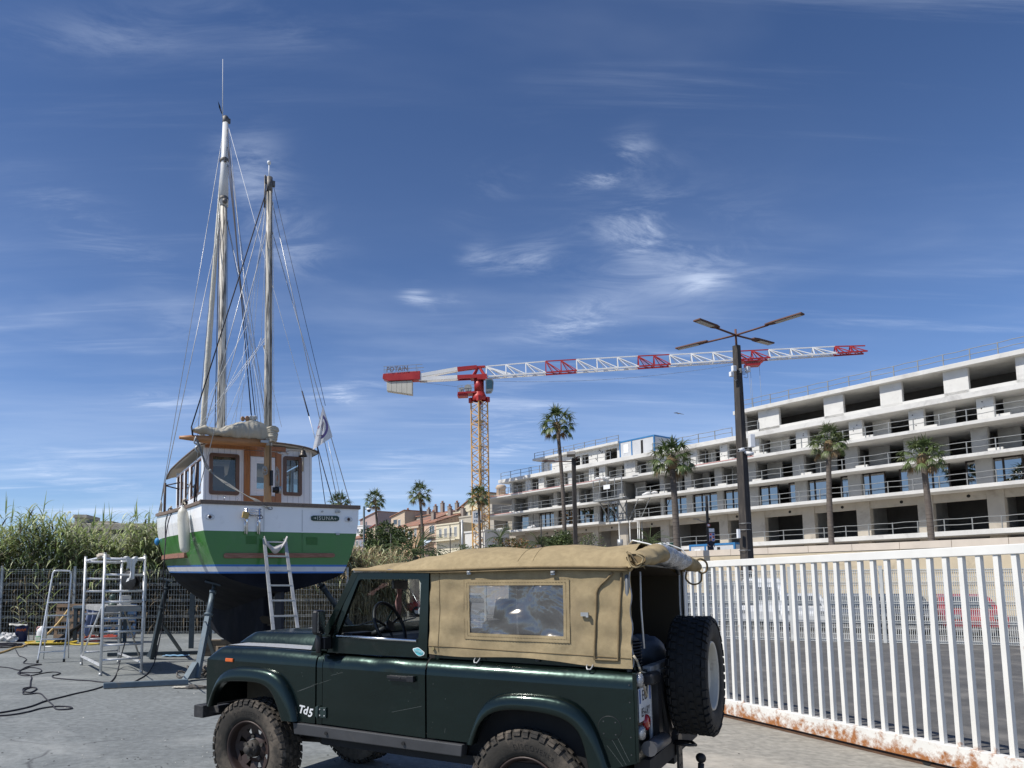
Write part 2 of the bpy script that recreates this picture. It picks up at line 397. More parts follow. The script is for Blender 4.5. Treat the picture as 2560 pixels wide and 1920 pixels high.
def add_layer(m,c,sc,lo,hi,amt=1,dist=.5,off=0):
    t=m.node_tree; n=t.nodes; l=t.links; b=n['Principled BSDF']; tcn=n.new('ShaderNodeTexCoord'); mp=n.new('ShaderNodeMapping'); mp.inputs['Location'].default_value=(off,off*.6,0); l.new(tcn.outputs['Object'],mp.inputs[0])
    nz=n.new('ShaderNodeTexNoise'); nz.inputs['Scale'].default_value=sc; nz.inputs['Detail'].default_value=9; nz.inputs['Roughness'].default_value=.7; nz.inputs['Distortion'].default_value=dist; l.new(mp.outputs[0],nz.inputs[0])
    mr=n.new('ShaderNodeMapRange'); l.new(nz.outputs[0],mr.inputs[0]); mr.inputs[1].default_value=lo; mr.inputs[2].default_value=hi; mr.inputs[4].default_value=amt
    mx=n.new('ShaderNodeMix'); mx.data_type='RGBA'; l.new(mr.outputs[0],mx.inputs[0]); l.new(b.inputs['Base Color'].links[0].from_socket,mx.inputs[6]); mx.inputs[7].default_value=(*c,1); l.new(mx.outputs[2],b.inputs['Base Color'])
add_layer(M_conc,(.105,.115,.12),.8,.58,.70,.45,.8,3.3)
add_layer(M_conc,(.06,.06,.06),2.6,.68,.72,.8,.3,7.1)
add_layer(M_conc,(.46,.46,.44),1.1,.66,.74,.7,1.2,12.4)
add_layer(M_conc,(.26,.16,.17),.9,.735,.80,.5,.2,5.4)
add_cracks(M_conc,.28,.006,(.05,.05,.055),.75)
M_asph=mat('asphalt',(.105,.103,.10),.95,var=.25,scale=1.2,fine=.5,dirt=(.19,.18,.165),dscale=.8,dlo=.5,dhi=.7,bump=.8,bscale=40,bdist=.01)
g=MB().face([(-2500,-1500,-.03),(2500,-1500,-.03),(2500,3500,-.03),(-2500,3500,-.03)]).build('ground',M_ground); tag(g,kind='structure')
# gate line, yard edge
GD=Vector((.25,-.968,0)); G0=Vector((4.42,10.1,0)); GN=Vector((.968,.25,0))
def gp(s,o=0,z=0): p=G0+GD*s+GN*o; return (p.x,p.y,z)
y=MB()
y.face([(-45,-8,0),(gp(20,.1)[0],gp(20,.1)[1],0),gp(-2.6,.1),gp(-2.6,.1),(3.2,29.3,0),(-6.8,28.4,0),(-45,23.0,0)][:3]+[(3.2,29.3,0),(-6.8,28.4,0),(-45,23,0)])
tag(y.build('yard_pavement',M_conc),kind='structure')
rd=MB().face([gp(22,.16,-.004),(60,-8,-.004),(60,60,-.004),(3.25,60,-.004),(3.25,29.4,-.004),gp(-2.6,.16,-.004)])
tag(rd.build('road',M_asph),kind='structure')
# rail for the sliding gate
ra=MB(); ra.beam(gp(-2.6,.02,.012),gp(9,.02,.012),.09,.03)
tag(ra.build('gate_rail',mat('rusty_rail',(.11,.06,.035),.8,.2,.4,8)),'rusty steel rail sunk in the concrete under the white gate','rail')

# upper promenade: retaining wall and terrace
TZ=4.3
A=Vector((30.8,59,0)); WD=Vector((.63,-.777,0))
M_wall=mat('retaining_wall',(.56,.47,.33),.85,var=.1,scale=.6,dirt=(.34,.29,.21),dscale=.5,dlo=.55,dhi=.75)
M_cap=mat('wall_capping',(.62,.54,.45),.8,var=.08,scale=1)
wa=A-WD*75; wb=A+WD*52
wl_=thing('retaining_wall',(0,0,0),0,'long beige retaining wall of the raised promenade behind the car park','wall')
nn=Vector((-WD.y,WD.x,0)); nn=-nn if nn.y<0 else nn
m=MB().prism([wa,wb,wb+Vector((0,0,4.5)),wa+Vector((0,0,4.5))],nn*.35); m.build('wall_face',M_wall,wl_)
m=MB()
for k in range(42):
    p=wa+WD*(k*3.0+.01); q=wa+WD*(k*3.0+2.985)
    m.prism([p-nn*.05+V(0,0,4.503),q-nn*.05+V(0,0,4.503),q-nn*.05+V(0,0,5.0),p-nn*.05+V(0,0,5.0)],nn*.45)
m.build('capping',M_cap,wl_)
te=MB().face([wa+nn*.3+V(0,0,TZ),wb+nn*.3+V(0,0,TZ),V(300,20,TZ),V(300,700,TZ),V(-260,700,TZ),V(-260,170,TZ),wa+nn*.3+V(-60,20,TZ)])
tag(te.build('promenade',mat('promenade_paving',(.36,.33,.29),.9,var=.1,scale=.4)),kind='structure')
# low hills far off behind the roofs
h=MB()
def hill(u,v):
    a=-1.2+2.4*u; Rr=900+500*v
    z=(10+26*math.sin(a*3+1)**2+9*math.sin(a*11+.4))*math.sin(math.pi*min(1,.15+v*.85))
    return V(Rr*math.sin(a),Rr*math.cos(a),max(-.2,z*.55))
h.grid(hill,80,8)
tag(h.build('hills',mat('scrub_hill',(.10,.11,.08),.95,var=.3,scale=.02)),kind='structure')

# ------------------------------------------------------------------ welded mesh fences
M_fg=mat('grey_fence_wire',(.52,.52,.48),.55,.3,.15,3)
M_fw=mat('pale_fence_wire',(.66,.66,.62),.5,.1,.12,3,dirt=(.35,.2,.1),dscale=6,dlo=.68,dhi=.75)
def mesh_fence(a,b,H,mw,mp,label,step=.10,wire=.007,pstep=2.55,hs=.2,post=.085,first=0):
    a=Vector(a);b=Vector(b);d=(b-a).normalized();L=(b-a).length
    t=thing('mesh_fence',a,0,label,'fence')
    n=int(L/pstep)
    for k in range(n+1):
        p=d*(k*pstep+first)
        m=MB(); m.beam(p,p+V(0,0,H+.08),post,post,up=(d.x,d.y,0)); m.box(p+V(0,0,H+.09),(post*1.15,post*1.15,.03),(0,0,math.atan2(d.y,d.x)))
        m.build('post',mp,t)
    nrm=Vector((-d.y,d.x,0))*-.02
    rows=[]
    z=.06
    while z<H-.02:
        rows.append(z); z+=hs
    folds=[.06,.66,1.26,1.86,H-.06]
    for k in range(n):
        m=MB(); s0=k*pstep+first+.06; s1=s0+pstep-.12
        for z in rows: m.beam(d*s0+V(0,0,z),d*s1+V(0,0,z),wire,wire)
        for z in folds:
            for dz in (-.035,.035): m.beam(d*s0+nrm+V(0,0,z+dz),d*s1+nrm+V(0,0,z+dz),wire*1.3,wire*1.3)
        s=s0
        while s<=s1:
            m.beam(d*s+V(0,0,.03),d*s+V(0,0,H),wire,wire); s+=step
        m.build('wire_panel',mw,t)
    return t
mesh_fence((-24.5,25.7,0),(0.7,29.3,0),2.42,M_fg,mat('fence_post_grey',(.40,.42,.42),.6,.2,.1,3),'long grey welded mesh fence in front of the reeds, behind boat and tower',first=.35)
mesh_fence((.9,29.2,0),(31,17.2,0),2.30,M_fw,M_fw,'pale dense mesh fence beyond the white gate, in front of the parked cars',step=.052,wire=.015,hs=.2,first=.6)

# ------------------------------------------------------------------ white gate
M_gate=mat('gate_paint',(.72,.71,.67),.5,var=.06,scale=3,dirt=(.36,.17,.07),dscale=4.5,dlo=.66,dhi=.72,detail=7)
def rust_low(m, z0, z1, c=(.33,.13,.04)):
    t=m.node_tree; n=t.nodes; l=t.links; b=n['Principled BSDF']
    tcn=n.new('ShaderNodeTexCoord'); sp=n.new('ShaderNodeSeparateXYZ'); l.new(tcn.outputs['Object'],sp.inputs[0])
    nz=n.new('ShaderNodeTexNoise'); nz.inputs['Scale'].default_value=9; nz.inputs['Detail'].default_value=8; nz.inputs['Roughness'].default_value=.7; l.new(tcn.outputs['Object'],nz.inputs[0])
    ma=n.new('ShaderNodeMath'); ma.operation='MULTIPLY_ADD'; l.new(nz.outputs[0],ma.inputs[0]); ma.inputs[1].default_value=.9; l.new(sp.outputs[2],ma.inputs[2])
    mr=n.new('ShaderNodeMapRange'); l.new(ma.outputs[0],mr.inputs[0]); mr.inputs[1].default_value=z0+.45; mr.inputs[2].default_value=z1+.45; mr.inputs[3].default_value=1; mr.inputs[4].default_value=0
    mx=n.new('ShaderNodeMix'); mx.data_type='RGBA'; l.new(mr.outputs[0],mx.inputs[0]); l.new(b.inputs['Base Color'].links[0].from_socket,mx.inputs[6]); mx.inputs[7].default_value=(*c,1); l.new(mx.outputs[2],b.inputs['Base Color'])
rust_low(M_gate,.05,.21)
gt=thing('gate',(0,0,0),0,'tall white barred steel gate with rust along its bottom rail','gate')
MB().beam(gp(-1.9,0,.145),gp(8.2,0,.145),.10,.19).build('bottom_rail',M_gate,gt,bevel=.006)
MB().beam(gp(-1.9,0,2.005),gp(8.2,0,2.005),.07,.085).build('top_rail',M_gate,gt,bevel=.006)
k=0; s=-1.85
while s<8.2:
    e1,e2=random.uniform(-.004,.004),random.uniform(-.004,.004); bn=random.uniform(-.008,.008); m=MB(); m.beam(gp(s+e1,0,.241),gp(s+bn,bn*.5,1.1),.042,.042,up=(GD.x,GD.y,0)); m.beam(gp(s+bn,bn*.5,1.1),gp(s+e2,0,1.961),.042,.042,up=(GD.x,GD.y,0)); m.build('gate_bar',M_gate,gt,clean=True); s+=.152
m=MB(); 
for s0 in (-1.2,3.0): m.cyl(gp(s0,-.03,.05),gp(s0,.03,.05),.05,16)
m.build('roller',M_dark,gt)

# ------------------------------------------------------------------ reed bed (nobody could count it)
M_reed=leafmat('reed_leaf',(.17,.235,.065),(.38,.45,.19),.5,.3,.9)
M_reedp=leafmat('reed_leaf_pale',(.38,.43,.20),(.60,.61,.38),.5,.3,.9)
M_reedd=leafmat('reed_stem_dry',(.20,.15,.08),(.42,.34,.20),.8,.1,.9)
def reed(m,p,h,lean,leaves,scale=1.0,dry=.1,lo=.25,mo=2):
    p=Vector(p); d=(V(lean[0],lean[1],1)).normalized()
    tip=p+d*h
    pts=[p,p+d*h*.5,tip+V(lean[0]*.3,lean[1]*.3,0)]
    x=V(random.uniform(-1,1),random.uniform(-1,1),0).normalized()*.013
    m.add([pts[0]-x,pts[0]+x,pts[1]+x*.8,pts[1]-x*.8,pts[2]+x*.3,pts[2]-x*.3],[(0,1,2,3),(3,2,4,5)],mo)
    for i in range(leaves):
        t=lo+(1-lo)*(i+random.random())/leaves
        q=pts[0].lerp(pts[2],t); a=random.uniform(0,6.283); up=random.uniform(.5,1.5)*(.55+.6*t)
        r=random.random(); mi=mo if (r<dry or t<.38) else (1 if r>.66 else 0)
        L=random.uniform(.5,1.05)*scale*(1.15-.35*t)
        if t>.9: up*=1.9
        m.blade(q,(math.cos(a),math.sin(a),up),L,random.uniform(.055,.10)*scale,random.uniform(1.0,2.6),4,mi)
def fence_y(x): return 25.7+(x+24.5)*(3.6/25.2) if x<.7 else 29.3-(x-.7)*.4
def reedtop(x):
    if x<-6.5: return 4.0+.35*math.sin(x*1.3)+.2*math.sin(x*3.1)
    if x<-3: return 3.8
    if x<.3: return 3.4+.25*math.sin(x*2)
    return 2.8
m=MB(); random.seed(11)
for k in range(1750):
    x=random.uniform(-19.5,-1.2); dy=abs(random.gauss(0,1))*1.5+.25
    yy=fence_y(x)+dy; hh=reedtop(x)*random.uniform(.72,1.05)+dy*.12
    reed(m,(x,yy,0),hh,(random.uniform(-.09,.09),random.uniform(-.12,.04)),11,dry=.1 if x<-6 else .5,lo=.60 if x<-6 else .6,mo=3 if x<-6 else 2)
for k in range(4000):   # dense dry canes low down
    x=random.uniform(-19.5,-6) if k<2500 else random.uniform(-7,.0); yy=fence_y(x)+random.uniform(.15,1.5)+(.35 if x>-7 else 0); hh=random.uniform(1.6,2.7)
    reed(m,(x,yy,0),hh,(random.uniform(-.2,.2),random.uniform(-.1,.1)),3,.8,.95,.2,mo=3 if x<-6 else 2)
tag(m.build('reeds',[M_reed,M_reedp,M_reedd,leafmat('reed_stem_shaded',(.05,.04,.025),(.14,.11,.07),.9,.05,.9)]),'dense bed of green and dry giant reeds behind the grey mesh fence','reeds',kind='stuff')  # darkest stem colour paints in the shade deep in the left reeds
m=MB(); random.seed(12)
for k in range(620):
    x=random.uniform(-2.4,.1) if k<520 else random.uniform(.1,.9); dy=random.uniform(.9,4.5)
    yy=fence_y(x)+dy; hh=(random.uniform(2.4,3.55) if x<1.6 else random.uniform(1.6,2.4))
    reed(m,(x,yy,0),hh,(random.uniform(-.12,.12),random.uniform(-.12,.1)),10,.8,.55)
tag(m.build('reeds',[M_reed,M_reedp,M_reedd]),'patch of dry yellowish reeds between the boat stern and the canvas car roof','reeds',kind='stuff')
# tall reeds that stand up against the sky
random.seed(5)
TALL=[(13,1238,0),(27,1262,1),(70,1290,2),(112,1232,3),(162,1275,4),(240,1278,5),(252,1272,6),(330,1250,7),(275,1270,8),(356,1262,9),(384,1270,10),(136,1280,11),(200,1290,12)]
LBL=['tall reed at the left photo edge with narrow leaves','tall reed second from the left edge with a curled tip','short bushy reed between two tall reeds near the left edge','tallest reed with a long leaf reaching left over the bed','reed with spear tip right of the tallest reed','reed with upright spear tip in front of the low ruin','leafy reed beside the turret of the low ruin','tall fanned reed just left of the boat bow','stiff reed spear above the scaffold tower','reed with drooping leaves touching the boat bow','last reed before the white boat hull','thin reed spear beside the tallest reed','thin low reed spear halfway along the bed']
for (u,v,i) in TALL:
    Y=28.4+random.uniform(0,1.4); top=aty(u,v,Y); m=MB(); lean=(random.uniform(-.04,.04),-.01)
    base=V(top.x,Y,0); hh=top.z
    d=V(lean[0],lean[1],1)
    m.tube([V(0,0,0),d*hh*.5,d*(hh-.75)],[.016,.013,.006],5,2)
    for j in range(17):
        t=.40+.5*j/16; q=d*hh*t; a=math.pi*(j%2)+random.uniform(-.5,.5)+.3
        m.blade(q,(math.cos(a),math.sin(a)*.6,1.25+t*.6),random.uniform(.6,1.0),.075,random.uniform(1.2,2.7),6,0 if j%3 else 1)
    for j in range(3): m.blade(d*hh*(.86),(random.uniform(-.15,.15),random.uniform(-.15,.15),1),.95-.2*j,.06,.25,6,0)
    o=m.build('giant_reed',[M_reed,M_reedp,M_reedd],loc=base); tag(o,LBL[i],'reed plant','tall reeds against the sky')
# young reed in front of the fence
m=MB(); random.seed(4)
for k,(dx,hh,ln) in enumerate(((-.1,2.1,-.12),(.05,1.9,.05),(.2,2.3,.12),(-.3,1.4,-.2),(.35,1.5,.2))):
    d=V(ln,0,1); m.tube([V(dx,0,0),V(dx,0,0)+d*hh],[.014,.006],5,2)
    for j in range(9):
        t=.35+.6*j/8; a=math.pi*(j%2)+random.uniform(-.6,.6)
        m.blade(V(dx,0,0)+d*hh*t,(math.cos(a),math.sin(a),1.4),random.uniform(.5,.8),.06,random.uniform(.8,2.2),5,1 if j%2 else 0)
p=gnd(80,1600); tag(m.build('reed_clump',[M_reed,M_reedp,M_reedd],loc=p),'young reed clump growing inside the yard behind the step ladder','reed plant')
# low ruin behind the reeds
M_ruin=mat('weathered_concrete',(.36,.33,.28),.9,var=.2,scale=.5,dirt=(.16,.15,.14),dscale=.4,dlo=.5,dhi=.7)
t=thing('ruined_fort',(0,62,0),0,'low grey ruined fort with a small turret behind the reeds','building')
x0,x1=aty(165,1310,62).x,aty(420,1310,62).x
zt=aty(300,1308,62).z
MB().b2((x0,0,0),(x1,6,zt)).build('wall',M_ruin,t,bevel=.05)
MB().b2((aty(270,0,62).x,1,zt-.02),(aty(322,0,62).x,5,aty(300,1300,62).z)).build('parapet',M_ruin,t)
m=MB().b2((aty(238,0,62).x,.5,zt-.02),(aty(266,0,62).x,3,aty(250,1286,62).z)); m.b2((aty(236,0,62).x,.3,aty(250,1293,62).z),(aty(268,0,62).x,3.3,aty(250,1286,62).z+.02)); m.build('turret',M_ruin,t)
m=MB()
for k in range(4):
    xx=x0+2+k*1.8; m.b2((xx,-.05,zt-.9),(xx+1.1,.02,zt-.55))
m.build('opening',M_dark,t)

# grit, leaves and paint flakes lying on the yard
m=MB(); random.seed(77)
for k in range(420):
    v=1560+360*random.random()**.8; u=random.uniform(-40,1000) if random.random()<.8 else random.uniform(1600,1960)
    p=gnd(u,v,.004); 
    if p.y>26: continue
    s=random.uniform(.003,.012)*(1+p.y*.05); a=random.uniform(0,3.1); x=V(math.cos(a),math.sin(a),random.uniform(-.1,.3))*s; y=V(-math.sin(a),math.cos(a),0)*s*random.uniform(.3,.9)
    m.add([p-x,p+y,p+x,p-y],[(0,1,2,3)],random.choice((0,0,0,1)))
tag(m.build('litter',[mat('grit_dark',(.03,.028,.025),.9),mat('grit_pale',(.5,.49,.45),.9)]),'specks of dry leaf and paint flake scattered on the yard','litter',kind='stuff')
add_stain=MB()
# ================================================================== OFF-ROAD CAR
# local frame: x towards the rear, y into the body from its near side, z up; origin at the near front wheel
M_green=mat('car_green',(.009,.020,.017),.31,.78,.20,1.2,coat=.5,spec=.5,rvar=.06,dirt=(.040,.040,.036),dscale=2.2,dlo=.60,dhi=.85,detail=8,bump=.35,bscale=3.2,bdist=.02)
M_greenm=mat('car_green_matt',(.016,.032,.030),.5,.1,.2,2)
add_dust=mat('sill_plastic',(.045,.046,.05),.55,0,.2,3,dirt=(.10,.09,.08),dscale=4,dlo=.6,dhi=.75)
M_canvas=mat('canvas',(.330,.258,.150),.95,0,.06,1.3,c2=(.365,.29,.172),fine=.30,bump=.7,bscale=240,bdist=.003,spec=.1,dirt=(.235,.185,.115),dscale=2.4,dlo=.50,dhi=.78)
M_canvast=mat('canvas_trim',(.20,.15,.085),.9,0,.2,20,spec=.1)
M_canvasd=mat('canvas_inside',(.20,.15,.085),.95,0,.15,3,spec=.1)
M_tyre=mat('tyre_dusty',(.033,.030,.026),.85,0,.3,9,dirt=(.17,.14,.11),dscale=3.0,dlo=.46,dhi=.70,bump=.3,bscale=60,spec=.3)
M_tread=mat('tyre_tread',(.028,.026,.024),.85,0,.35,14,dirt=(.15,.125,.10),dscale=7,dlo=.45,dhi=.7,spec=.3)
M_tyred=mat('tyre_black',(.016,.016,.016),.75,0,.3,12,bump=.2,bscale=60,spec=.35)
M_rim=mat('rim_brown',(.036,.022,.019),.55,.2,.25,6,dirt=(.11,.075,.055),dscale=8,dlo=.6,dhi=.78)
M_rimw=mat('rim_cream',(.50,.48,.42),.5,.1,.1,4,dirt=(.16,.12,.08),dscale=7,dlo=.6,dhi=.75)
M_plate=mat('tread_plate',(.50,.51,.52),.42,.35,.15,60,bump=1.0,bscale=80,bdist=.003)
M_amber=mat('amber_lens',(.62,.12,.015),.2,0,.1,30,coat=.6)
M_red=mat('red_lens',(.35,.008,.008),.15,0,.1,30,coat=.6)
M_clear=mat('clear_lens',(.32,.33,.34),.15,.5,.25,90,coat=1,bump=.6,bscale=120)
M_seat=mat('seat_fabric',(.018,.018,.02),.85,0,.2,10)
M_plastic=glassmat('vinyl_window',(.34,.34,.34),.16,.20,1.0,3.6,milk=.10,gcol=(1.0,.93,.84))
CW=1.68
car=thing('off_road_car',(-1.086,6.053,0),-.5734,'dark green two door off-road car with beige canvas top, parked in front of the boat','car')
def P(x,z,y=0): return (x,y,z)
shoulder=[(0,1.075),(.004,1.105),(.014,1.135),(.032,1.160),(.056,1.178),(.085,1.186)]
def side_panel(m,poly,x0,x1,mi=0,y=0,th=.02,front_round=False):
    m.prism([P(a,b,y) for a,b in poly],(0,th,0),mi)
def shoulder_strip(m,x0,x1,zoff0=0,zoff1=0,mi=0,nx=10,wob=0):
    def f(u,v):
        k=v*(len(shoulder)-1); i=min(int(k),len(shoulder)-2); t=k-i
        yy=shoulder[i][0]*(1-t)+shoulder[i+1][0]*t; zz=shoulder[i][1]*(1-t)+shoulder[i+1][1]*t
        w=wob*math.sin(u*17+v*3)*math.sin(u*7)*.5
        return V(x0+(x1-x0)*u,yy+w,zz+zoff0*(1-u)+zoff1*u)
    m.grid(f,nx*3,10,mi)
archF_in=[(-.38,.70),(-.358,.785),(-.301,.881),(-.223,.917),(-.012,.931),(.174,.927),(.265,.893),(.32,.824),(.366,.729),(.393,.66)]
archF_out=[(-.431,.70),(-.398,.768),(-.351,.884),(-.294,.972),(-.207,1.020),(-.091,1.041),(.079,1.046),(.262,1.036),(.352,.998),(.424,.93),(.486,.817),(.531,.66)]
archR_in=[(2.01,.655),(2.052,.776),(2.103,.847),(2.177,.886),(2.296,.907),(2.469,.906),(2.608,.888),(2.688,.854),(2.739,.788),(2.775,.61)]
archR_out=[(1.96,.657),(2.015,.80),(2.073,.921),(2.148,.982),(2.239,1.006),(2.415,1.013),(2.555,1.010),(2.654,.995),(2.733,.955),(2.801,.865),(2.85,.74),(2.89,.615)]
def resample(pts,n):
    P_=[Vector((a,b,0)) for a,b in pts]; L=[0]
    for i in range(1,len(P_)): L.append(L[-1]+(P_[i]-P_[i-1]).length)
    out=[]
    for k in range(n+1):
        t=L[-1]*k/n; i=max(j for j in range(len(L)) if L[j]<=t+1e-9); i=min(i,len(P_)-2)
        s=(t-L[i])/(L[i+1]-L[i]); q=P_[i].lerp(P_[i+1],s); out.append((q.x,q.y))
    for _ in range(2): out=[out[0]]+[((out[i-1][0]+2*out[i][0]+out[i+1][0])/4,(out[i-1][1]+2*out[i][1]+out[i+1][1])/4) for i in range(1,n)]+[out[n]]
    return out
for side in (0,1):
    sgn=1 if side==0 else -1; yb=0 if side==0 else CW
    Y=lambda y: yb+sgn*y
    # front wing
    m=MB()
    poly=[(-.483,.70)]+[(-.486,.86),(-.489,1.0),(-.484,1.075)]+[(.672,1.075),(.672,.655),(.42,.655)]+archF_in[::-1]
    m.prism([(a,Y(0),b) for a,b in poly],(0,sgn*.012,0))
    # rounded shoulder that turns down at the front corner
    def f(u,v):
        k=v*(len(shoulder)-1); i=min(int(k),len(shoulder)-2); t=k-i
        yy=shoulder[i][0]*(1-t)+shoulder[i+1][0]*t; zz=shoulder[i][1]*(1-t)+shoulder[i+1][1]*t
        x=-.484+(.672+.484)*(u**1.6)
        drop=0
        if x<-.33: drop=.11*((-.33-x)/.154)**2
        hh=(zz-1.075)/(1.186-1.075)
        zz=1.075+(zz-1.075)*(1 if x>-.33 else (1-(drop/.13)*.95))
        bump_=.012*(1-abs(x-.1)/.6) if abs(x-.1)<.6 else 0
        return V(x,Y(yy),zz+bump_*hh)
    m.grid(f,40,10)
    m.build('front_wing',M_green,car)
    # wing top plate
    m=MB()
    m.grid(lambda u,v:V(-.33+.98*u,Y(.085+.25*v),1.188+.012*(1-abs(u-.4))+.006*v),12,2)
    m.grid(lambda u,v:V(-.484+.154*u,Y(.085+.25*v),1.09+.10*math.sin(u*math.pi/2)),8,2)
    m.build('wing_top_plate',M_plate,car)
    # flares
    for nm,ai,ao,n in (('F',archF_in,archF_out,26),('R',archR_in,archR_out,26)):
        I=resample(ai,n); O_=resample(ao,n); prof=[(0,0),(.04,-.022),(.12,-.045),(.3,-.058),(.6,-.066),(.88,-.070),(1.0,-.066),(1.0,-.02),(1.0,.02)]
        m=MB()
        def f(u,v):
            i=int(round(u*n)); k=int(round(v*(len(prof)-1))); t,yy=prof[k]
            a=O_[i]; b=I[i]; return V(a[0]+(b[0]-a[0])*t,Y(yy),a[1]+(b[1]-a[1])*t)
        m.grid(f,n,len(prof)-1)
        m.build('wheel_arch_flare',M_green,car)
    # rear quarter
    m=MB()
    poly=[(1.642,.655),(1.642,1.075),(3.04,1.075),(3.04,.655),(2.88,.60),(2.78,.60)]+archR_in[::-1]
    m.prism([(a,Y(0),b) for a,b in poly],(0,sgn*.012,0))
    def f(u,v):
        k=v*(len(shoulder)-1); i=min(int(k),len(shoulder)-2); t=k-i
        return V(1.642+1.398*u,Y(shoulder[i][0]*(1-t)+shoulder[i+1][0]*t),shoulder[i][1]*(1-t)+shoulder[i+1][1]*t-.006*u)
    m.grid(f,4,10)
    m.prism([(1.66,Y(.085),1.178),(3.03,Y(.085),1.172),(3.03,Y(.085),1.235),(1.66,Y(.085),1.24)],(0,sgn*.01,0))
    m.build('rear_quarter',M_green,car)
    # rear corner panel facing back with rivets
    m=MB(); m.b2((3.030,Y(.0),.66),(3.055,Y(.27),1.172)); m.build('rear_corner_panel',M_green,car,bevel=.004)
    # door
    dr=MB(); dr.prism([(.742,Y(0),.66),(.742,Y(0),1.075),(1.628,Y(0),1.075),(1.628,Y(0),.65)],(0,sgn*.015,0))
    def f(u,v):
        k=v*(len(shoulder)-1); i=min(int(k),len(shoulder)-2); t=k-i
        w=.0035*math.sin(u*16)*math.sin(v*3.1)*math.exp(-((u-.62)/.25)**2)
        return V(.742+.886*u,Y(shoulder[i][0]*(1-t)+shoulder[i+1][0]*t+w),shoulder[i][1]*(1-t)+shoulder[i+1][1]*t-w)
    dr.grid(f,60,10)
    # upper door: frame around the window, inclined slightly inwards
    def U(x,z,o=0): return V(x,Y(.03+.03*(z-1.19)+o),z)
    outer=[(.760,1.186),(1.628,1.186),(1.640,1.785),(1.0,1.785)]
    inner=[(.845,1.318),(1.548,1.308),(1.560,1.330),(1.575,1.705),(1.555,1.733),(1.052,1.737),(1.035,1.725),(.862,1.345)]
    def frame(oo,po,pi,idx,mi=0,o=0,th=.035):
        b=[]; n=len(pi); 
        vs=[U(a,b_,o) for a,b_ in po]+[U(a,b_,o) for a,b_ in pi]; vs2=[v+V(0,sgn*th,0) for v in vs]; 
        N=len(vs); fs=[]
        no=len(po)
        # ring faces given by idx: list of (outer pts, inner pts)
        for q in idx:
            fs.append(tuple(q)); fs.append(tuple(N+i for i in q[::-1]))
        for j in range(no): a_,b_=j,(j+1)%no; fs.append((a_,b_,N+b_,N+a_))
        for j in range(n): a_,b_=no+j,no+(j+1)%n; fs.append((b_,a_,N+a_,N+b_))
        oo.add(vs+vs2,fs,mi)
    frame(dr,outer,inner,[(0,1,5,4),(1,6,5),(1,2,7,6),(2,8,7),(2,3,9,8),(3,10,9),(3,0,11,10),(0,4,11)])
    door=dr.build('door',M_green,car)
    tag(door,'dented green door with round turquoise sticker and open window' if side==0 else 'far side green door')
    m=MB(); m.tube([U(.852,1.312,-.006),U(1.548,1.302,-.006)],.011,8); m.build('window_trim',M_chrome,door)
    if side==0:
        # handle
        m=MB(); m.b2((1.345,-.012,1.018),(1.545,.0,1.058)); m.b2((1.335,-.03,1.035),(1.50,-.012,1.055)); m.b2((1.50,-.034,1.022),(1.552,-.005,1.062)); m.cyl((1.44,-.032,1.043),(1.44,-.036,1.043),.008,10)
        m.build('door_handle',M_black,door,bevel=.003)
        for zc in (.742,):
            m=MB(); m.b2((.683,-.014,.708),(.705,0,.780)); m.b2((.715,-.014,.706),(.785,0,.782)); m.cyl((.71,-.016,.70),(.71,-.016,.79),.011,8)
            for a,b in ((.73,.722),(.772,.722),(.73,.766),(.772,.766)): m.cyl((a,-.014,b),(a,-.019,b),.006,8,1)
            m.build('hinge',[M_greenm,M_steel],door,bevel=.002)
        m=MB(); cx_,cz_=1.562,1.226
        for rr,mi,yy in ((1.0,0,.0115),(.86,1,.0105)):
            m.face([(cx_+(.046+.004*math.sin(a*3))*rr*math.cos(a),yy+.018,cz_+(.026+.003*math.cos(a*4))*rr*math.sin(a)-.25*(.046*rr*math.cos(a))) for a in [i*math.pi/12 for i in range(24)]],mi)
        for k in range(9): m.tube([(cx_-.03+k*.0075,.0275,cz_-.012-.25*(-.03+k*.0075)),(cx_-.027+k*.0075,.0275,cz_+.012-.25*(-.03+k*.0075))],.0012,4,0)
        m.build('sticker',[mat('sticker_white',(.7,.74,.74),.4),mat('sticker_turquoise',(.08,.42,.48),.4,var=.3,scale=60)],door)
    # gap strip between wing and door (dark), hinge post
    m=MB(); m.prism([(.682,Y(.006),.655),(.733,Y(.006),.655),(.733,Y(.006),1.075),(.682,Y(.006),1.075)],(0,sgn*.01,0)); m.grid(lambda u,v:V(.682+.051*u,Y([q[0] for q in shoulder][int(round(v*5))]+.004),[q[1] for q in shoulder][int(round(v*5))]-.003),1,5); m.build('hinge_post',M_green,car)
    # sill
    m=MB(); m.prism([(.482,Y(-.03),.648),(1.925,Y(-.03),.640),(1.912,Y(-.022),.562),(.487,Y(-.022),.562)],(0,sgn*.09,0)); 
    sl=m.build('sill',add_dust,car,bevel=.006)
    m=MB()
    for xx in (.80,1.47): m.cyl((xx,Y(-.03),.602),(xx,Y(-.036),.602),.013,14)
    m.build('drain_hole',M_dark,sl)
    # indicator
    m=MB(); m.b2((-.268,Y(-.012),1.066),(-.180,Y(.002),1.096)); m.build('side_indicator',M_amber,car,bevel=.007,seg=3)
    # upper windscreen pillar line
    # mirror
    m=MB(); m.b2((.705,Y(-.055),1.215),(.80,Y(.03),1.30)); m.cyl((.76,Y(-.075),1.19),(.76,Y(-.075),1.33),.022,10); m.tube([(.77,Y(-.06),1.30),(.785,Y(-.10),1.34)],.014,8)
    mr=m.build('mirror',M_black,car,bevel=.01)
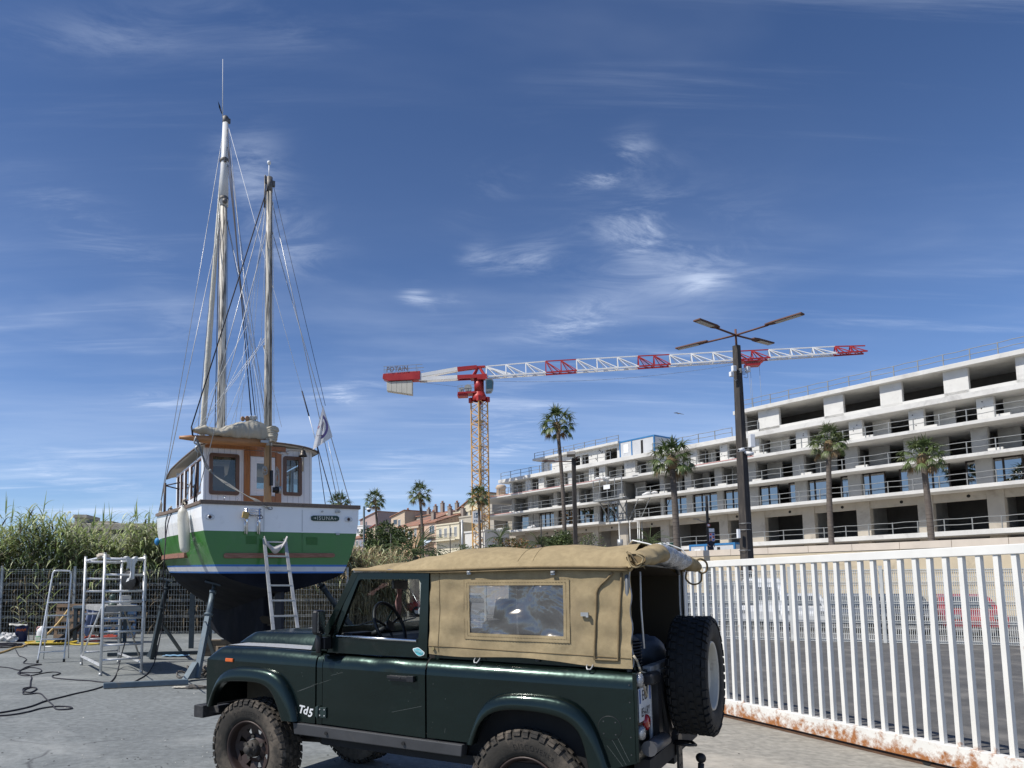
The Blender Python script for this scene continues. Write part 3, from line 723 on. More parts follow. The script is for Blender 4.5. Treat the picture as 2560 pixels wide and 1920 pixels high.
    m=MB(); m.prism([(.79,Y(-.03),1.325),(.79,Y(-.13),1.325),(.79,Y(-.14),1.345),(.79,Y(-.14),1.49),(.79,Y(-.125),1.508),(.79,Y(-.045),1.508),(.79,Y(-.03),1.49)],(-.05,0,0)); m.build('mirror_head',M_black,mr,bevel=.015,seg=3)
    m=MB(); m.b2((.792,Y(-.042),1.340),(.794,Y(-.128),1.495)); m.build('mirror_glass',M_chrome,mr)
    # steps in the canvas: side panel with window opening
    def S(x,z,o=0):
        wr=.0045*math.sin(x*9+z*7)+.0035*math.sin(x*23-z*17)+.003*math.sin(z*41+x*5)*(1 if x>2.7 or x<1.95 else .4)
        dirt=.010*math.exp(-((z-1.32)/.07)**2)*math.sin(x*14)
        return V(x,Y(.035+.035*(z-1.2)+wr+dirt*.5+o),z+(.012*math.sin(x*6) if z<1.23 else 0))
    wx0,wx1,wz0,wz1=1.948,2.615,1.362,1.694
    m=MB(); nu,nv=84,38
    def f(u,v): 
        x=1.645+(3.028-1.645)*u; zlo=1.222-.022*u-(0.0 if u>.02 else 0); z=zlo+(1.800-zlo)*v
        return S(x,z)
    m.grid(f,nu,nv,0,True,lambda u,v: wx0<1.645+1.383*u<wx1 and wz0+.004<1.21+.59*v<wz1)
    cs=m.build('canvas_side',M_canvas,car)
    # stitched border round the window
    m=MB()
    for (a,b,c,d) in ((wx0-.035,wz0-.035,wx1+.035,wz0+.006),(wx0-.035,wz1-.006,wx1+.035,wz1+.03),(wx0-.035,wz0,wx0+.006,wz1),(wx1-.006,wz0,wx1+.035,wz1)):
        m.grid(lambda u,v:S(a+(c-a)*u,b+(d-b)*v,-.004),24,2)
    m.build('window_border',M_canvas,cs)
    m=MB()
    for off in (.012,.034):
        L_=[(wx0-off,wz0-off),(wx1+off,wz0-off),(wx1+off,wz1+off),(wx0-off,wz1+off)]
        for i in range(4):
            a=L_[i]; b=L_[(i+1)%4]
            for k in range(36):
                t0=k/36; t1=(k+.62)/36
                m.beam(S(a[0]+(b[0]-a[0])*t0,a[1]+(b[1]-a[1])*t0,-.0055),S(a[0]+(b[0]-a[0])*t1,a[1]+(b[1]-a[1])*t1,-.0055),.0016,.0016)
    m.build('stitching',M_canvast,cs)
    m=MB()
    def fw(u,v):
        x=wx0+(wx1-wx0)*u; z=wz0+(wz1-wz0)*v
        e=math.sin(math.pi*min(1,max(0,u)))*math.sin(math.pi*min(1,max(0,v)))
        return S(x,z,.004)+V(0,sgn*(.012*math.sin(x*17+z*11+1.3*math.sin(z*9))+.003*math.sin(x*31-z*24))*e**.4,0)
    m.grid(fw,60,36); m.build('vinyl_window',M_plastic,cs)
    # hems and welts
    m=MB(); 
    m.tube([S(1.645+1.375*t/40,1.272-.02*t/40,-.003) for t in range(41)],.0022,4)
    m.tube([S(1.72,1.23+.56*t/20,-.003) for t in range(21)],.0016,4)
    pk=[(2.925,1.762),(2.885,1.72),(2.850,1.690),(2.832,1.665),(2.824,1.64),(2.812,1.45),(2.80,1.236),(2.944,1.236),(2.958,1.50),(2.975,1.762)]
    if side==0:
        pts=[]
        for i in range(len(pk)-1):
            for k in range(5): t=k/5; pts.append(S(pk[i][0]+(pk[i+1][0]-pk[i][0])*t,pk[i][1]+(pk[i+1][1]-pk[i][1])*t,-.008))
        m.tube(pts+[S(*pk[-1],-.008)],.0065,6)
        pts=[p+V(.011 if i<33 else -.011,0,.004) for i,p in enumerate(pts)]
    m.build('canvas_welt',M_canvast,cs)
    for (xx,zz) in ((1.962,1.775),(2.552,1.765)): m=MB(); m.box((xx,Y(.03),zz),(.026,.014,.026)); m.cyl((xx-.012,Y(.02),zz+.003),(xx+.012,Y(.02),zz+.003),.006,8); m.build('buckle',M_steel,cs)
    m=MB(); m.box((2.745,Y(.027),1.508),(.038,.012,.024)); m.box((2.768,Y(.022),1.505),(.014,.02,.03)); m.build('clasp',M_steel,cs)
    m=MB(); m.cyl((1.684,Y(.03),1.255),(1.684,Y(.014),1.255),.011,10); m.build('stud',mat('brass_stud',(.40,.32,.16),.4,.7),cs)
    for xx in (2.01,2.77):
        m=MB(); m.tube([(xx-.017,Y(.05),1.207),(xx-.017,Y(.025),1.190),(xx-.010,Y(.012),1.176),(xx+.010,Y(.012),1.176),(xx+.017,Y(.025),1.190),(xx+.017,Y(.05),1.207)],.0045,6); m.build('tie_hook',M_steel,car)
# rear corner details on near side: rivets, fuel cover
m=MB()
for zz in (.70,.80,.91,1.0,1.10): m.cyl((3.012,.0,zz),(3.012,-.003,zz),.004,8)
fx,fz=2.890,.842
for a in (45,135,225,315): m.cyl((fx+.05*math.cos(R(a)),0,fz+.05*math.sin(R(a))),(fx+.05*math.cos(R(a)),-.0055,fz+.05*math.sin(R(a))),.004,8)
m.build('rivet',MATS['sill_plastic'],car)
m=MB(); m.lathe([(.066,0),(.068,.003),(.0,.003)],(fx,0,fz),(0,-1,0),32,0,False); fc=m.build('fuel_cover',M_green,car)
MB().tube([(fx+.068*math.cos(a),-.001,fz+.068*math.sin(a)) for a in [i*math.pi/20 for i in range(40)]],.0022,4,0,True).build('cover_groove',M_black,fc)
MB().grid(lambda u,v:V(1.66+1.35*u,CW-.085-.03*v,1.20+.58*v),6,4).build('hood_shade_sheet',mat('hood_shade',(.045,.034,.02),.95),car)  # added dark sheets under side and roof canvas, painting the shade inside
MB().grid(lambda u,v:V(1.66+1.35*u,.12+(CW-.24)*v,1.765+.07*math.sin(math.pi*v)),6,8).build('hood_shade_sheet',MATS['hood_shade'],car)
# front panel, bonnet, bumper
m=MB(); m.b2((-.47,.02,.70),(-.44,CW-.02,1.10)); m.b2((-.50,.42,.72),(-.46,CW-.42,1.13)); fp=m.build('front_panel',M_green,car,bevel=.01)
m=MB()
for k in range(9): m.b2((-.515,.46,.76+k*.037),(-.50,CW-.46,.778+k*.037))
m.build('grille',M_black,fp)
for yy in (.22,CW-.22):
    m=MB(); m.lathe([(.0,.03),(.06,.027),(.09,.01),(.095,-.02)],(-.48,yy,.92),(-1,0,0),24); m.build('headlamp',M_clear,car)
m=MB()
def fb(u,v):   # bonnet
    x=-.43+1.025*u; w=.325+(CW-.65)*v; e=min(v,1-v)*(CW-.65)
    z=1.205+(.085 if True else 0)*min(1,e/.07)**.55+.012*math.sin(math.pi*v)
    fr=min(1,(x+.43)/.14)
    z=1.195+(z-1.195)*max(0,fr)**.5+.012*u*(1 if e>.05 else 0)
    return V(x,w,z)
m.grid(fb,40,60); bn=m.build('bonnet',M_green,car)
m=MB(); m.grid(lambda u,v:V(-.10+.66*u,.85+.42*v,fb((-.10+.66*u+.43)/1.025,(.85+.42*v-.325)/(CW-.65)).z+.004),12,12); m.build('bonnet_plate',M_plate,bn)
m=MB(); m.b2((-.61,-.02,.590),(-.50,CW+.02,.690)); m.b2((-.52,.1,.62),(-.44,.25,.68)); m.b2((-.52,CW-.25,.62),(-.44,CW-.1,.68)); m.build('front_bumper',mat('bumper_black',(.03,.03,.032),.6,.1,.3,6,dirt=(.09,.085,.08),dscale=6,dlo=.5,dhi=.7),car,bevel=.006)
# bulkhead, scuttle and windscreen frame
m=MB(); m.b2((.60,.03,.70),(.70,CW-.03,1.19)); m.prism([(.58,.05,1.19),(.745,.05,1.19),(.745,.05,1.335),(.63,.05,1.30)],(0,CW-.10,0)); m.build('scuttle',M_green,car,bevel=.008)
def SC(y,t): return V(.745+.27*t,y,1.33+.47*t)
wf=MB()
wf.beam(SC(.055,0),SC(.075,1),.06,.05); wf.beam(SC(CW-.055,0),SC(CW-.075,1),.06,.05)
wf.beam(SC(.05,0.02),SC(CW-.05,.02),.05,.07); wf.beam(SC(.05,.98),SC(CW-.05,.98),.05,.06); wf.beam(SC(CW/2,.03),SC(CW/2,.97),.015,.012)
ws=wf.build('windscreen',M_green,car)
MB().prism([SC(.08,.06),SC(CW-.08,.06),SC(CW-.08,.95),SC(.08,.95)],(.004,0,0)).build('windscreen_glass',M_glass,ws)
for y0_,y1_ in ((.35,.72),(.98,1.36)):
    m=MB(); m.tube([SC(y0_,.03)+V(-.03,0,.01),SC(y1_,.16)+V(-.03,0,0)],.006,6); m.tube([SC(y0_,.0)+V(-.03,0,0),SC(y0_,.06)+V(-.02,0,0)],.016,6); m.build('wiper',M_black,ws)
m=MB(); m.tube([(1.0,.045,1.797),(1.645,.045,1.792)],.014,8); m.tube([(1.0,CW-.045,1.797),(1.645,CW-.045,1.792)],.014,8); m.build('gutter',M_chrome,car)
# canvas roof
m=MB(); random.seed(3)
sagx=[(1.0,.0),(1.25,.030),(1.55,.085),(1.82,.135),(2.05,.140),(2.30,.118),(2.50,.135),(2.62,.138),(2.80,.118),(3.03,.125)]
def crown(x):
    if x<1.0: return 0
    for i in range(len(sagx)-1):
        if sagx[i][0]<=x<=sagx[i+1][0]+1e-6:
            t=(x-sagx[i][0])/(sagx[i+1][0]-sagx[i][0]); t=t*t*(3-2*t); return sagx[i][1]*(1-t)+sagx[i+1][1]*t
    return sagx[-1][1]
def fr_(u,v):
    x=.985+2.055*u; y=.022+(CW-.044)*v; e=min(v,1-v)*2
    a=min(1,e/.34)
    prof=math.sin(a*math.pi/2)**.75
    base=1.803 if x>1.3 else 1.815
    z=base+(crown(x)+.012)*prof+.012*math.sin(e*math.pi/2)*(1 if x>1.2 else 0)
    w=0
    if x>1.5: w=.012*math.sin(y*5+x*2)*math.exp(-((e-.25)/.12)**2)*math.sin(x*4.0)+.006*math.sin(x*23+y*9)*(1-prof)
    if x>2.7: w+=.012*(x-2.7)/.33*math.sin(y*26+x*14+2*math.sin(y*7))*(.4+e*.3)
    if x<1.4: w+=.006*math.sin(x*28)*math.exp(-((e-.10)/.06)**2)
    if e<.03: z-=.012
    return V(x,y,z+w)
m.grid(fr_,110,60)
m.build('canvas_roof',M_canvas,car)
m=MB()
for yy in (.020,CW-.020):
    s_=1 if yy<.5 else -1
    m.tube([(1.02+2.0*t/50,yy+.008*s_*0,1.803-.008*math.sin(t*.13)-(.010*t/50)) for t in range(51)],.0085,6); m.tube([(1.3+1.72*t/50,yy+.004*s_,1.788-.006*math.sin(t*.13)-(.010*t/50)) for t in range(51)],.006,6)
m.build('roof_piping',M_canvast,car)
m=MB()   # seams across the roof
for xx in (2.30,2.405):
    m.tube([fr_((xx-.985+.03*math.sin(v*3))/2.055,v)+V(0,0,.002) for v in [i/40 for i in range(41)]],.0010,4)
m.build('roof_seam',M_canvast,car)
m=MB(); m.tube([(1.88,1.0,1.965),(1.92,.96,1.985),(1.99,1.02,1.965)],.008,6); m.box((1.90,.98,1.975),(.03,.03,.02)); m.build('strap_end',M_canvast,car)
# hoops and rear frame
m=MB()
for xx in (1.70,2.42):
    m.tube([(xx,.075,1.20),(xx,.085,1.76),(xx,.16,1.86),(xx,CW-.16,1.86),(xx,CW-.085,1.76),(xx,CW-.075,1.20)],.017,8)
m.tube([(3.0,.065,1.17),(3.005,.065,1.74),(3.0,.14,1.83),(3.0,CW-.14,1.83),(3.005,CW-.065,1.74),(3.0,CW-.065,1.17)],.016,8)
m.build('hood_frame',mat('hood_tube',(.12,.13,.14),.5,.4,.2,6),car)
# edge strip of the rear opening
m=MB(); m.grid(lambda u,v:V(3.028+.006*math.sin(v*19),.028+.028*u,1.20+.57*v),2,20); m.grid(lambda u,v:V(3.03,CW-.028-.05*u,1.20+.60*v),2,20); m.build('opening_edge',mat('grey_binding',(.28,.30,.32),.7,0,.15,20),car)
# rolled-up rear flap
m=MB(); random.seed(9)
def roll(u,v,a0=0):
    y=-.015+1.72*u; a=v*2*math.pi
    r=.058+.022*math.sin(math.pi*min(1,u*1.1))+.006*math.sin(y*21+a*3)+.004*math.sin(y*47)
    if u<.16: r*=.92+.12*math.sin(a*2+3)
    cz=1.835+.012*math.sin(y*4)+.055*math.sin(math.pi*u); cxx=3.085+.015*math.sin(y*5)
    return V(cxx+r*math.cos(a)*1.05,y,cz+r*math.sin(a)*.8)
def rollmat(m):
    m.grid(lambda u,v: roll(.28+.46*u,v)+V(0,0,0),34,18,1)
    m.grid(lambda u,v: roll(.28*u,v),20,18,0); m.grid(lambda u,v: roll(.74+.26*u,v),20,18,0)
    m.prism([(3.085+.050*math.cos(a)*(1+.2*math.sin(a*3)),-.006,1.835+.040*math.sin(a)) for a in [i*.5236 for i in range(12)]],(0,.05,0),2)
    m.grid(lambda u,v: V(3.03+.10*u+.012*math.sin(v*6),-.035+.05*v,1.872-.085*u+.016*math.sin(u*7+v*3)),10,4,0)
    m.grid(lambda u,v: V(3.05+.085*u,-.045+.06*v,1.83-.035*u-.018*math.sin(u*5)),10,4,0)
    m.grid(lambda u,v: V(3.035+.03*math.sin(u*3),-.03+.05*v,1.875-.11*u),10,4,0)
    m.tube(smooth([(3.035,-.03,1.86),(3.06,-.04,1.80),(3.10,-.035,1.795),(3.125,-.03,1.84),(3.09,-.04,1.865)],5),.006,5,0)
rollmat(m); rf=m.build('rolled_flap',[M_canvas,mat('vinyl_grey',(.30,.32,.35),.28,0,.2,14,bump=.8,bscale=22,bdist=.02),M_canvasd],car)
m=MB(); 
m.tube([fr_(.95,.30)+V(-.03,0,.01),fr_(.96,.24)+V(0,0,.03),V(3.05,.42,1.955),V(3.12,.44,1.93),V(3.165,.42,1.87)],.009,6,0,flat=.45)
m.tube([fr_(.96,.62)+V(-.03,0,.01),V(3.04,1.12,1.985),V(3.12,1.14,1.95),V(3.17,1.12,1.88)],.009,6,0,flat=.45)
m.tube(smooth([(3.10,1.66,1.87),(3.14,1.73,1.90),(3.17,1.82,1.87),(3.16,1.86,1.81),(3.13,1.80,1.79),(3.11,1.72,1.84)],6),.008,6,1)
m.tube(smooth([(3.06,1.60,1.80),(3.05,1.62,1.74),(3.09,1.66,1.70),(3.14,1.70,1.72),(3.15,1.70,1.78)],6),.007,6,1)
m.build('flap_strap',[M_linew,M_canvast],rf)
m=MB()
for yy,b in ((.20,1.30),(1.36,1.26)): m.tube([(3.05,yy,1.77),(3.045,yy+.01,1.55),(3.05,yy+.03,b)],.006,5)
m.build('hanging_strap',M_linew,car)
m=MB(); m.tube([(3.035,.03,1.27),(3.05,.05,1.24),(3.04,.09,1.23),(3.06,.06,1.20),(3.05,.12,1.17),(3.07,.2,1.15),(3.06,.26,1.10),(3.07,.20,1.09),(3.06,.24,1.15),(3.07,.17,1.02),(3.06,.06,.99+.18)],.007,6); m.build('tie_rope',M_rope,car)
# tub inside, floor, tailgate
m=MB(); m.b2((.70,.05,.50),(3.02,CW-.05,.56)); m.b2((1.66,.10,.56),(1.70,CW-.10,1.15)); m.b2((1.9,.10,.56),(2.95,.35,.98)); m.b2((1.9,CW-.35,.56),(2.95,CW-.10,.98))
m.b2((-.44,.45,.45),(.60,CW-.45,1.02)); m.build('inner_body',M_dark,car)
m=MB(); m.b2((-.42,.10,1.0),(.66,.42,1.03)); m.b2((-.40,.40,.60),(.58,.45,1.02)); m.b2((-.42,CW-.42,1.0),(.66,CW-.10,1.03)); m.build('inner_wing',mat('dusty_underbody',(.10,.085,.06),.9,0,.3,4,dirt=(.20,.16,.10),dscale=3),car)
tgm=MB(); tgm.b2((3.035,.30,.72),(3.06,CW-.28,1.150)); tgm.b2((3.02,.29,1.150),(3.07,CW-.27,1.185)); tgm.b2((3.06,.42,1.08),(3.075,1.02,1.148),0); tg=tgm.build('tailgate',mat('tailgate_alu',(.55,.55,.54),.5,.05,.15,3,dirt=(.10,.10,.09),dscale=2,dlo=.5,dhi=.68),car,bevel=.003)
m=MB()
for k in range(8): m.cyl((3.0755,.48+k*.07,1.115),(3.0775,.48+k*.07,1.115),.009,10)
m.build('bolt_hole',M_dark,tg)
m=MB(); m.b2((3.06,.60,.70),(3.09,.70,1.05)); m.b2((3.06,.33,.70),(3.10,.42,1.12)); m.prism([(3.08,.40,1.10),(3.08,.62,.72),(3.08,.70,.74),(3.08,.48,1.12)],(.02,0,0)); m.build('spare_carrier',M_black,car)
# rear crossmember, tow gear
m=MB(); m.b2((3.0,.10,.56),(3.09,CW-.10,.66)); m.b2((2.2,.42,.42),(3.0,.50,.54)); m.b2((2.2,CW-.50,.42),(3.0,CW-.42,.54)); m.b2((.1,.42,.42),(2.2,.50,.54)); m.b2((.1,CW-.50,.42),(2.2,CW-.42,.54)); m.build('chassis',mat('chassis_black',(.022,.021,.02),.8,0,.3,6),car)
m=MB(); m.tube([(3.10,.06,.735),(3.12,.36,.745)],.042,14); m.tube([(3.10,.055,.735),(3.10,.065,.735)],.045,14); m.build('reversing_tube',mat('tube_grey',(.08,.08,.085),.45,.2,.2,5),car)
m=MB(); m.b2((3.10,.78,.33),(3.115,.90,.70)); 
for zz in (.38,.44,.50,.56,.62): m.cyl((3.114,.81,zz),(3.118,.81,zz),.009,8); m.cyl((3.114,.87,zz),(3.118,.87,zz),.009,8)
m.tube([(3.11,.84,.44),(3.20,.84,.43),(3.235,.84,.46),(3.24,.84,.52)],.020,10); m.ball((3.24,.84,.555),.033,14); m.build('tow_hitch',mat('hitch_black',(.03,.03,.03),.5,.4,.2,8),car)
m=MB(); m.tube([(3.10,.70,.66),(3.20,.68,.66),(3.23,.74,.655),(3.20,.80,.66),(3.10,.78,.66)],.010,8); m.build('tow_ring',M_black,car)
# lights and plate
for (yy,zz,rr,mm,nm) in ((.055,1.125,.043,M_clear,'rear_lamp'),(.055,.822,.043,M_clear,'rear_lamp'),(.165,.868,.048,M_red,'tail_lamp'),(CW-.055,1.125,.043,M_clear,'rear_lamp'),(CW-.055,.822,.043,M_clear,'rear_lamp'),(CW-.165,.868,.048,M_red,'tail_lamp')):
    m=MB(); m.lathe([(rr,0),(rr,.010),(rr*.9,.020),(rr*.6,.026),(0,.028)],(3.055,yy,zz),(1,0,0),20); l_=m.build(nm,mm,car)
m=MB(); m.b2((3.055,.12,1.092),(3.12,.33,1.160)); m.build('work_lamp',M_black,car,bevel=.015,seg=3)
M_pw=mat('plate_white',(.66,.67,.68),.45,var=.05,scale=8); M_pb=mat('plate_blue',(.03,.10,.36),.4)
pl=MB().b2((3.056,.022,.885),(3.062,.292,1.078)).build('number_plate',M_pw,car,bevel=.002)
m=MB(); m.b2((3.0625,.024,.992),(3.0635,.050,1.074)); m.b2((3.0625,.264,.992),(3.0635,.290,1.074)); m.build('plate_band',M_pb,pl)
text_mb('EG-',.088,lambda a,b:V(3.0642,.155+a,1.030+b),0,None,1.05,False).build('plate_writing',M_black,pl)
text_mb('854-RY',.072,lambda a,b:V(3.0642,.157+a*.93,.933+b*1.05),0,None,1.0,False).build('plate_writing',M_black,pl)
# badge
text_mb('Td',.085,lambda a,b:V(.555+a,-.0035,.748+b-.10*(a+.03)),0,None,.9,True,.3).build('badge',M_pw,car)
text_mb('5',.085,lambda a,b:V(.625+a,-.0035,.728+b),0,None,.9,True,.3).build('badge',M_pw,car)
# interior
m=MB(); m.prism([(.745,.10,1.30),(.90,.10,1.285),(.935,.10,1.22),(.90,.10,1.02),(.745,.10,1.02)],(0,CW-.20,0)); m.b2((.80,.15,1.285),(.90,.45,1.33)); m.build('dashboard',M_black,car,bevel=.01)
c=V(1.065,.44,1.375); ax=V(.92,0,.39).normalized(); x_=ax.cross(V(0,1,0)).normalized()
m=MB(); m.tube([c+(V(0,1,0)*math.cos(a)+x_*math.sin(a))*.195 for a in [i*2*math.pi/28 for i in range(28)]],.014,8,0,True)
for a in (R(20),R(160),R(270)): m.tube([c-ax*.02,c+(V(0,1,0)*math.cos(a)+x_*math.sin(a))*.19],.010,6)
m.cyl(c-ax*.03,c+ax*.01,.045,14); m.tube([c-ax*.02,c-ax*.28],.025,8); m.build('steering_wheel',M_black,car)
for yy in (.42,1.26):
    m=MB(); m.box((1.38,yy,.95),(.46,.48,.14)); m.box((1.585,yy,1.16),(.12,.46,.50),(0,R(12),0)); s_=m.build('seat',M_seat,car,bevel=.04,seg=3)
    m=MB(); m.box((1.68,yy,1.50),(.07,.26,.16),(0,R(10),0)); m.cyl((1.65,yy-.05,1.38),(1.67,yy-.05,1.45),.008,6); m.cyl((1.65,yy+.05,1.38),(1.67,yy+.05,1.45),.008,6); m.build('headrest',M_seat,s_,bevel=.03,seg=3)
m=MB(); m.b2((.995,.575,1.665),(1.02,.795,1.735)); m.tube([(1.0,.68,1.73),(.985,.68,1.775)],.008,6); rm=m.build('rear_view_mirror',M_black,car,bevel=.02,seg=3)
m=MB(); m.grid(lambda u,v:V(1.01+.008*math.sin(v*9+u*9),.625+.085*u*(1-.2*v)+.008*math.sin(v*8),1.665-.22*v),6,14); m.build('hanging_scarf',mat('pink_cloth',(.52,.27,.25),.9,0,.4,30),rm,solid=.004)
# load in the back
m=MB(); random.seed(21)
def blob(m,c,r,sc,ns,mi=0,n=22):
    c=Vector(c); k=random.random()*9
    def f(u,v):
        a=u*2*math.pi; t=v*math.pi; d=V(math.sin(t)*math.cos(a),math.sin(t)*math.sin(a),math.cos(t))
        w=1+ns*(math.sin(a*3+k+t*4)+math.sin(a*5-t*7+k))
        return c+V(d.x*sc[0],d.y*sc[1],d.z*sc[2])*r*w
    m.grid(f,n,n//2,mi)
blob(m,(2.62,.60,1.20),.30,(1,1,.95),.06); blob(m,(2.25,1.1,1.22),.30,(1.1,.9,.9),.07); blob(m,(2.85,.95,1.22),.17,(1,1.6,.7),.06,1)
m.build('load_bag',[mat('dark_bag',(.03,.033,.04),.55,0,.4,8,bump=.5,bscale=9,bdist=.05),mat('grey_bag',(.14,.16,.19),.6,0,.3,8)],car)
m=MB(); m.tube([(2.90,.5+.0*k,1.18) for k in range(2)],.001,3)
for k in range(9): m.tube([(2.88,.28+.10*math.cos(a),1.24+.02*k+.0*a) if False else V(2.93+.05*math.sin(a),.40+.13*math.cos(a),1.16+.020*k) for a in [i*math.pi/6 for i in range(12)]],.007,5,0,True)
m.build('coiled_hose',M_black,car)
# wheels
def tyre(name,parent,mt,mtr,flip=1,text=True,seed=1):
    # axis along local y, outer face towards -y (flip 1)
    m=MB(); prof=[(.222,-.085),(.232,-.108),(.262,-.122),(.310,-.128),(.345,-.124),(.366,-.112),(.378,-.095),(.380,-.05),(.380,.05),(.378,.095),(.366,.112),(.345,.124),(.30,.127),(.25,.115),(.222,.085)]
    m.lathe([(r,-h) for r,h in prof],(0,0,0),(0,-1,0),72)
    rnd=random.Random(seed)
    n=40
    for k in range(n):
        for row,(yc,wd,off,L) in enumerate(((-.078,.034,0,.044),(-.030,.036,.5,.042),(.030,.036,0,.042),(.078,.034,.5,.044))):
            a=2*math.pi*(k+off)/n+rnd.uniform(-.012,.012); c=V(math.cos(a)*.384,yc,math.sin(a)*.384)
            tz=V(-math.sin(a),0,math.cos(a)); rr=V(math.cos(a),0,math.sin(a))
            m.prism([c-tz*L/2+V(0,-wd/2+.004*(k%2),0)-rr*.006,c+tz*L/2+V(0,-wd/2,0)-rr*.006,c+tz*(L/2-.006)+V(0,wd/2,0)-rr*.006,c-tz*L/2+V(0,wd/2-.006,0)-rr*.006],rr*.011,1)
        for sy in (-1,1):
            a=2*math.pi*(k+.25)/n; rr=V(math.cos(a),0,math.sin(a)); tz=V(-math.sin(a),0,math.cos(a)); L=.036 if k%2 else .046
            b=rr*.388+V(0,sy*.100,0); e=rr*(.345 if k%2 else .356)+V(0,sy*.1265,0); mid=rr*.374+V(0,sy*.118,0)
            for (p,q) in ((b,mid),(mid,e)): m.beam(p,q,.011,L,1,up=tuple(tz))
    o=m.build(name,[mt,mtr],parent)
    if text:
        for s0,s1,r0 in (('DISCOVERER',0,.300),('AT3',1,.300)):
            base=R(90) if s1==0 else R(28)
            def fn(a,b,base=base): 
                an=base-(a/.300); r=.292+b; return V(-math.cos(an)*r,-.1290-.0012,math.sin(an)*r) if False else V(math.cos(an)*r,-.1300,math.sin(an)*r)
            text_mb(s0,.042,fn,0,None,1.25,False).build('sidewall_lettering',mat('tyre_letter',(.018,.016,.014),.8),o)
    return o
def rim_brown(parent):
    m=MB(); m.lathe([(.226,-.10),(.222,-.112),(.212,-.108),(.203,-.085),(.198,-.05),(.190,-.035),(.192,.09),(.222,.10)],(0,0,0),(0,1,0),48)
    # spoke disc with eight triangular holes
    n=8
    for k in range(n):
        a0=2*math.pi*k/n; 
        def p(r,a,y): return V(math.cos(a)*r,y,math.sin(a)*r)
        da=math.pi/n
        # ribs between the holes and an outer and inner ring
        m.prism([p(.10,a0-.36,-.015),p(.197,a0-.20,-.045),p(.197,a0+.20,-.045),p(.10,a0+.36,-.015)],(0,.006,0),0)
        m.prism([p(.165,a0+.1,-.038),p(.197,a0+.1,-.045),p(.197,a0+2*da-.1,-.045),p(.165,a0+2*da-.1,-.038)],(0,.006,0),0)
    m.lathe([(.075,-.035),(.11,-.02),(.118,-.012),(.10,.0)],(0,0,0),(0,1,0),32)
    rm=m.build('rim',M_rim,parent)
    m=MB(); m.lathe([(0,-.125),(.030,-.125),(.034,-.115),(.036,-.085),(.062,-.078),(.066,-.06),(.07,-.02)],(0,0,0),(0,1,0),20)
    for k in range(5):
        a=2*math.pi*k/5+.4; c=V(math.cos(a)*.092,-.018,math.sin(a)*.092); m.cyl(c,c+V(0,-.028,0),.016,8); 
    for k in range(6):
        a=2*math.pi*k/6; c=V(math.cos(a)*.048,-.08,math.sin(a)*.048); m.cyl(c,c+V(0,-.012,0),.008,6)
    m.build('wheel_hub',mat('hub_dirty',(.045,.04,.035),.7,.1,.3,15,bump=.5,bscale=60),rm)
    return rm
wh=[]
for (x,y,f) in ((0,.10,1),(2.36,.10,1),(0,CW-.10,-1),(2.36,CW-.10,-1)):
    w=tyre('wheel',car,M_tyre,M_tread,text=(f==1),seed=int(x*3+y*5)+1)
    w.location=(x,y,.388); w.rotation_euler=(0,R(12 if x else 0),0) if f==1 else (0,0,math.pi)
    rim_brown(w); wh.append(w)
for xx in (0,2.36):
    m=MB(); m.tube([(xx,.22,.388),(xx,CW-.22,.388)],.045,10); m.ball((xx,.95 if xx else 1.05,.388),.15,14,sc=(1,.8,1)); m.tube([(xx+.12,.2,.40),(xx+.12,CW-.2,.40)],.016,6)
    m.tube([(xx,.42,.42),(xx,.42,.95)],.055,10); m.tube([(xx,.42,.42),(xx+(.9 if xx==0 else -.8),.46,.47)],.03,8); m.tube([(xx,CW-.42,.42),(xx,CW-.42,.95)],.055,10)
    m.build('axle',mat('axle_dirty',(.035,.031,.027),.85,0,.3,6,dirt=(.10,.08,.06),dscale=5),car)
sp=tyre('spare_wheel',car,M_tyred,M_tyred,text=False,seed=5); sp.location=(3.235,.84,1.095); sp.rotation_euler=(0,0,R(90)); sp.scale=(1,.95,1)
m=MB(); m.lathe([(.226,-.10),(.222,-.112),(.210,-.105),(.202,-.07),(.198,-.03),(.165,-.035),(.14,-.065),(.115,-.072),(.085,-.05),(.058,-.05)],(0,0,0),(0,1,0),48)
m.lathe([(.058,-.05),(.056,.0)],(0,0,0),(0,1,0),24,1)
for k in range(5):
    a=2*math.pi*k/5; c=V(math.cos(a)*.083,-.05,math.sin(a)*.083); m.cyl(c,c+V(0,-.006,0),.012,8,1)
m.build('rim',[M_rimw,M_dark],sp)
for sy in (-.0,): 
    m=MB(); m.tube([(2.46,.52,.60),(2.46,.66,.44)],.014,6); m.build('brake_hose',M_red,car)

# fine scratches and chips in the near side paint
m=MB(); random.seed(19)
def scr(x0,z0,x1,z1,w=.0012): m.beam((x0,-.0012,z0),(x1,-.0012,z1),w,.0012)
for (a,b,c,d) in ((.50,.88,.70,.955),(.52,.885,.66,.935),(.71,.955,.82,.99),(1.36,.80,1.60,.86),(2.98,.64,2.90,.78),(3.0,.66,2.93,.80),(2.96,.63,2.87,.74),(1.78,.70,1.785,.73),(.82,1.02,.93,1.05)): scr(a,b,c,d)
for k in range(26):
    x=random.choice((random.uniform(.76,1.6),random.uniform(1.66,1.95),random.uniform(2.0,3.0),random.uniform(.42,.66))); z=random.uniform(.70,1.06)
    if 2.0<x<2.85 and z<1.03: continue
    if x<.7 and z<.85: continue
    s_=random.uniform(.001,.0028); m.b2((x,-.0012,z),(x+s_*1.6,0.001,z+s_))
o=m.build('paint_scratch',mat('scratch_pale',(.11,.125,.12),.7),car); tag(o,kind='stuff')
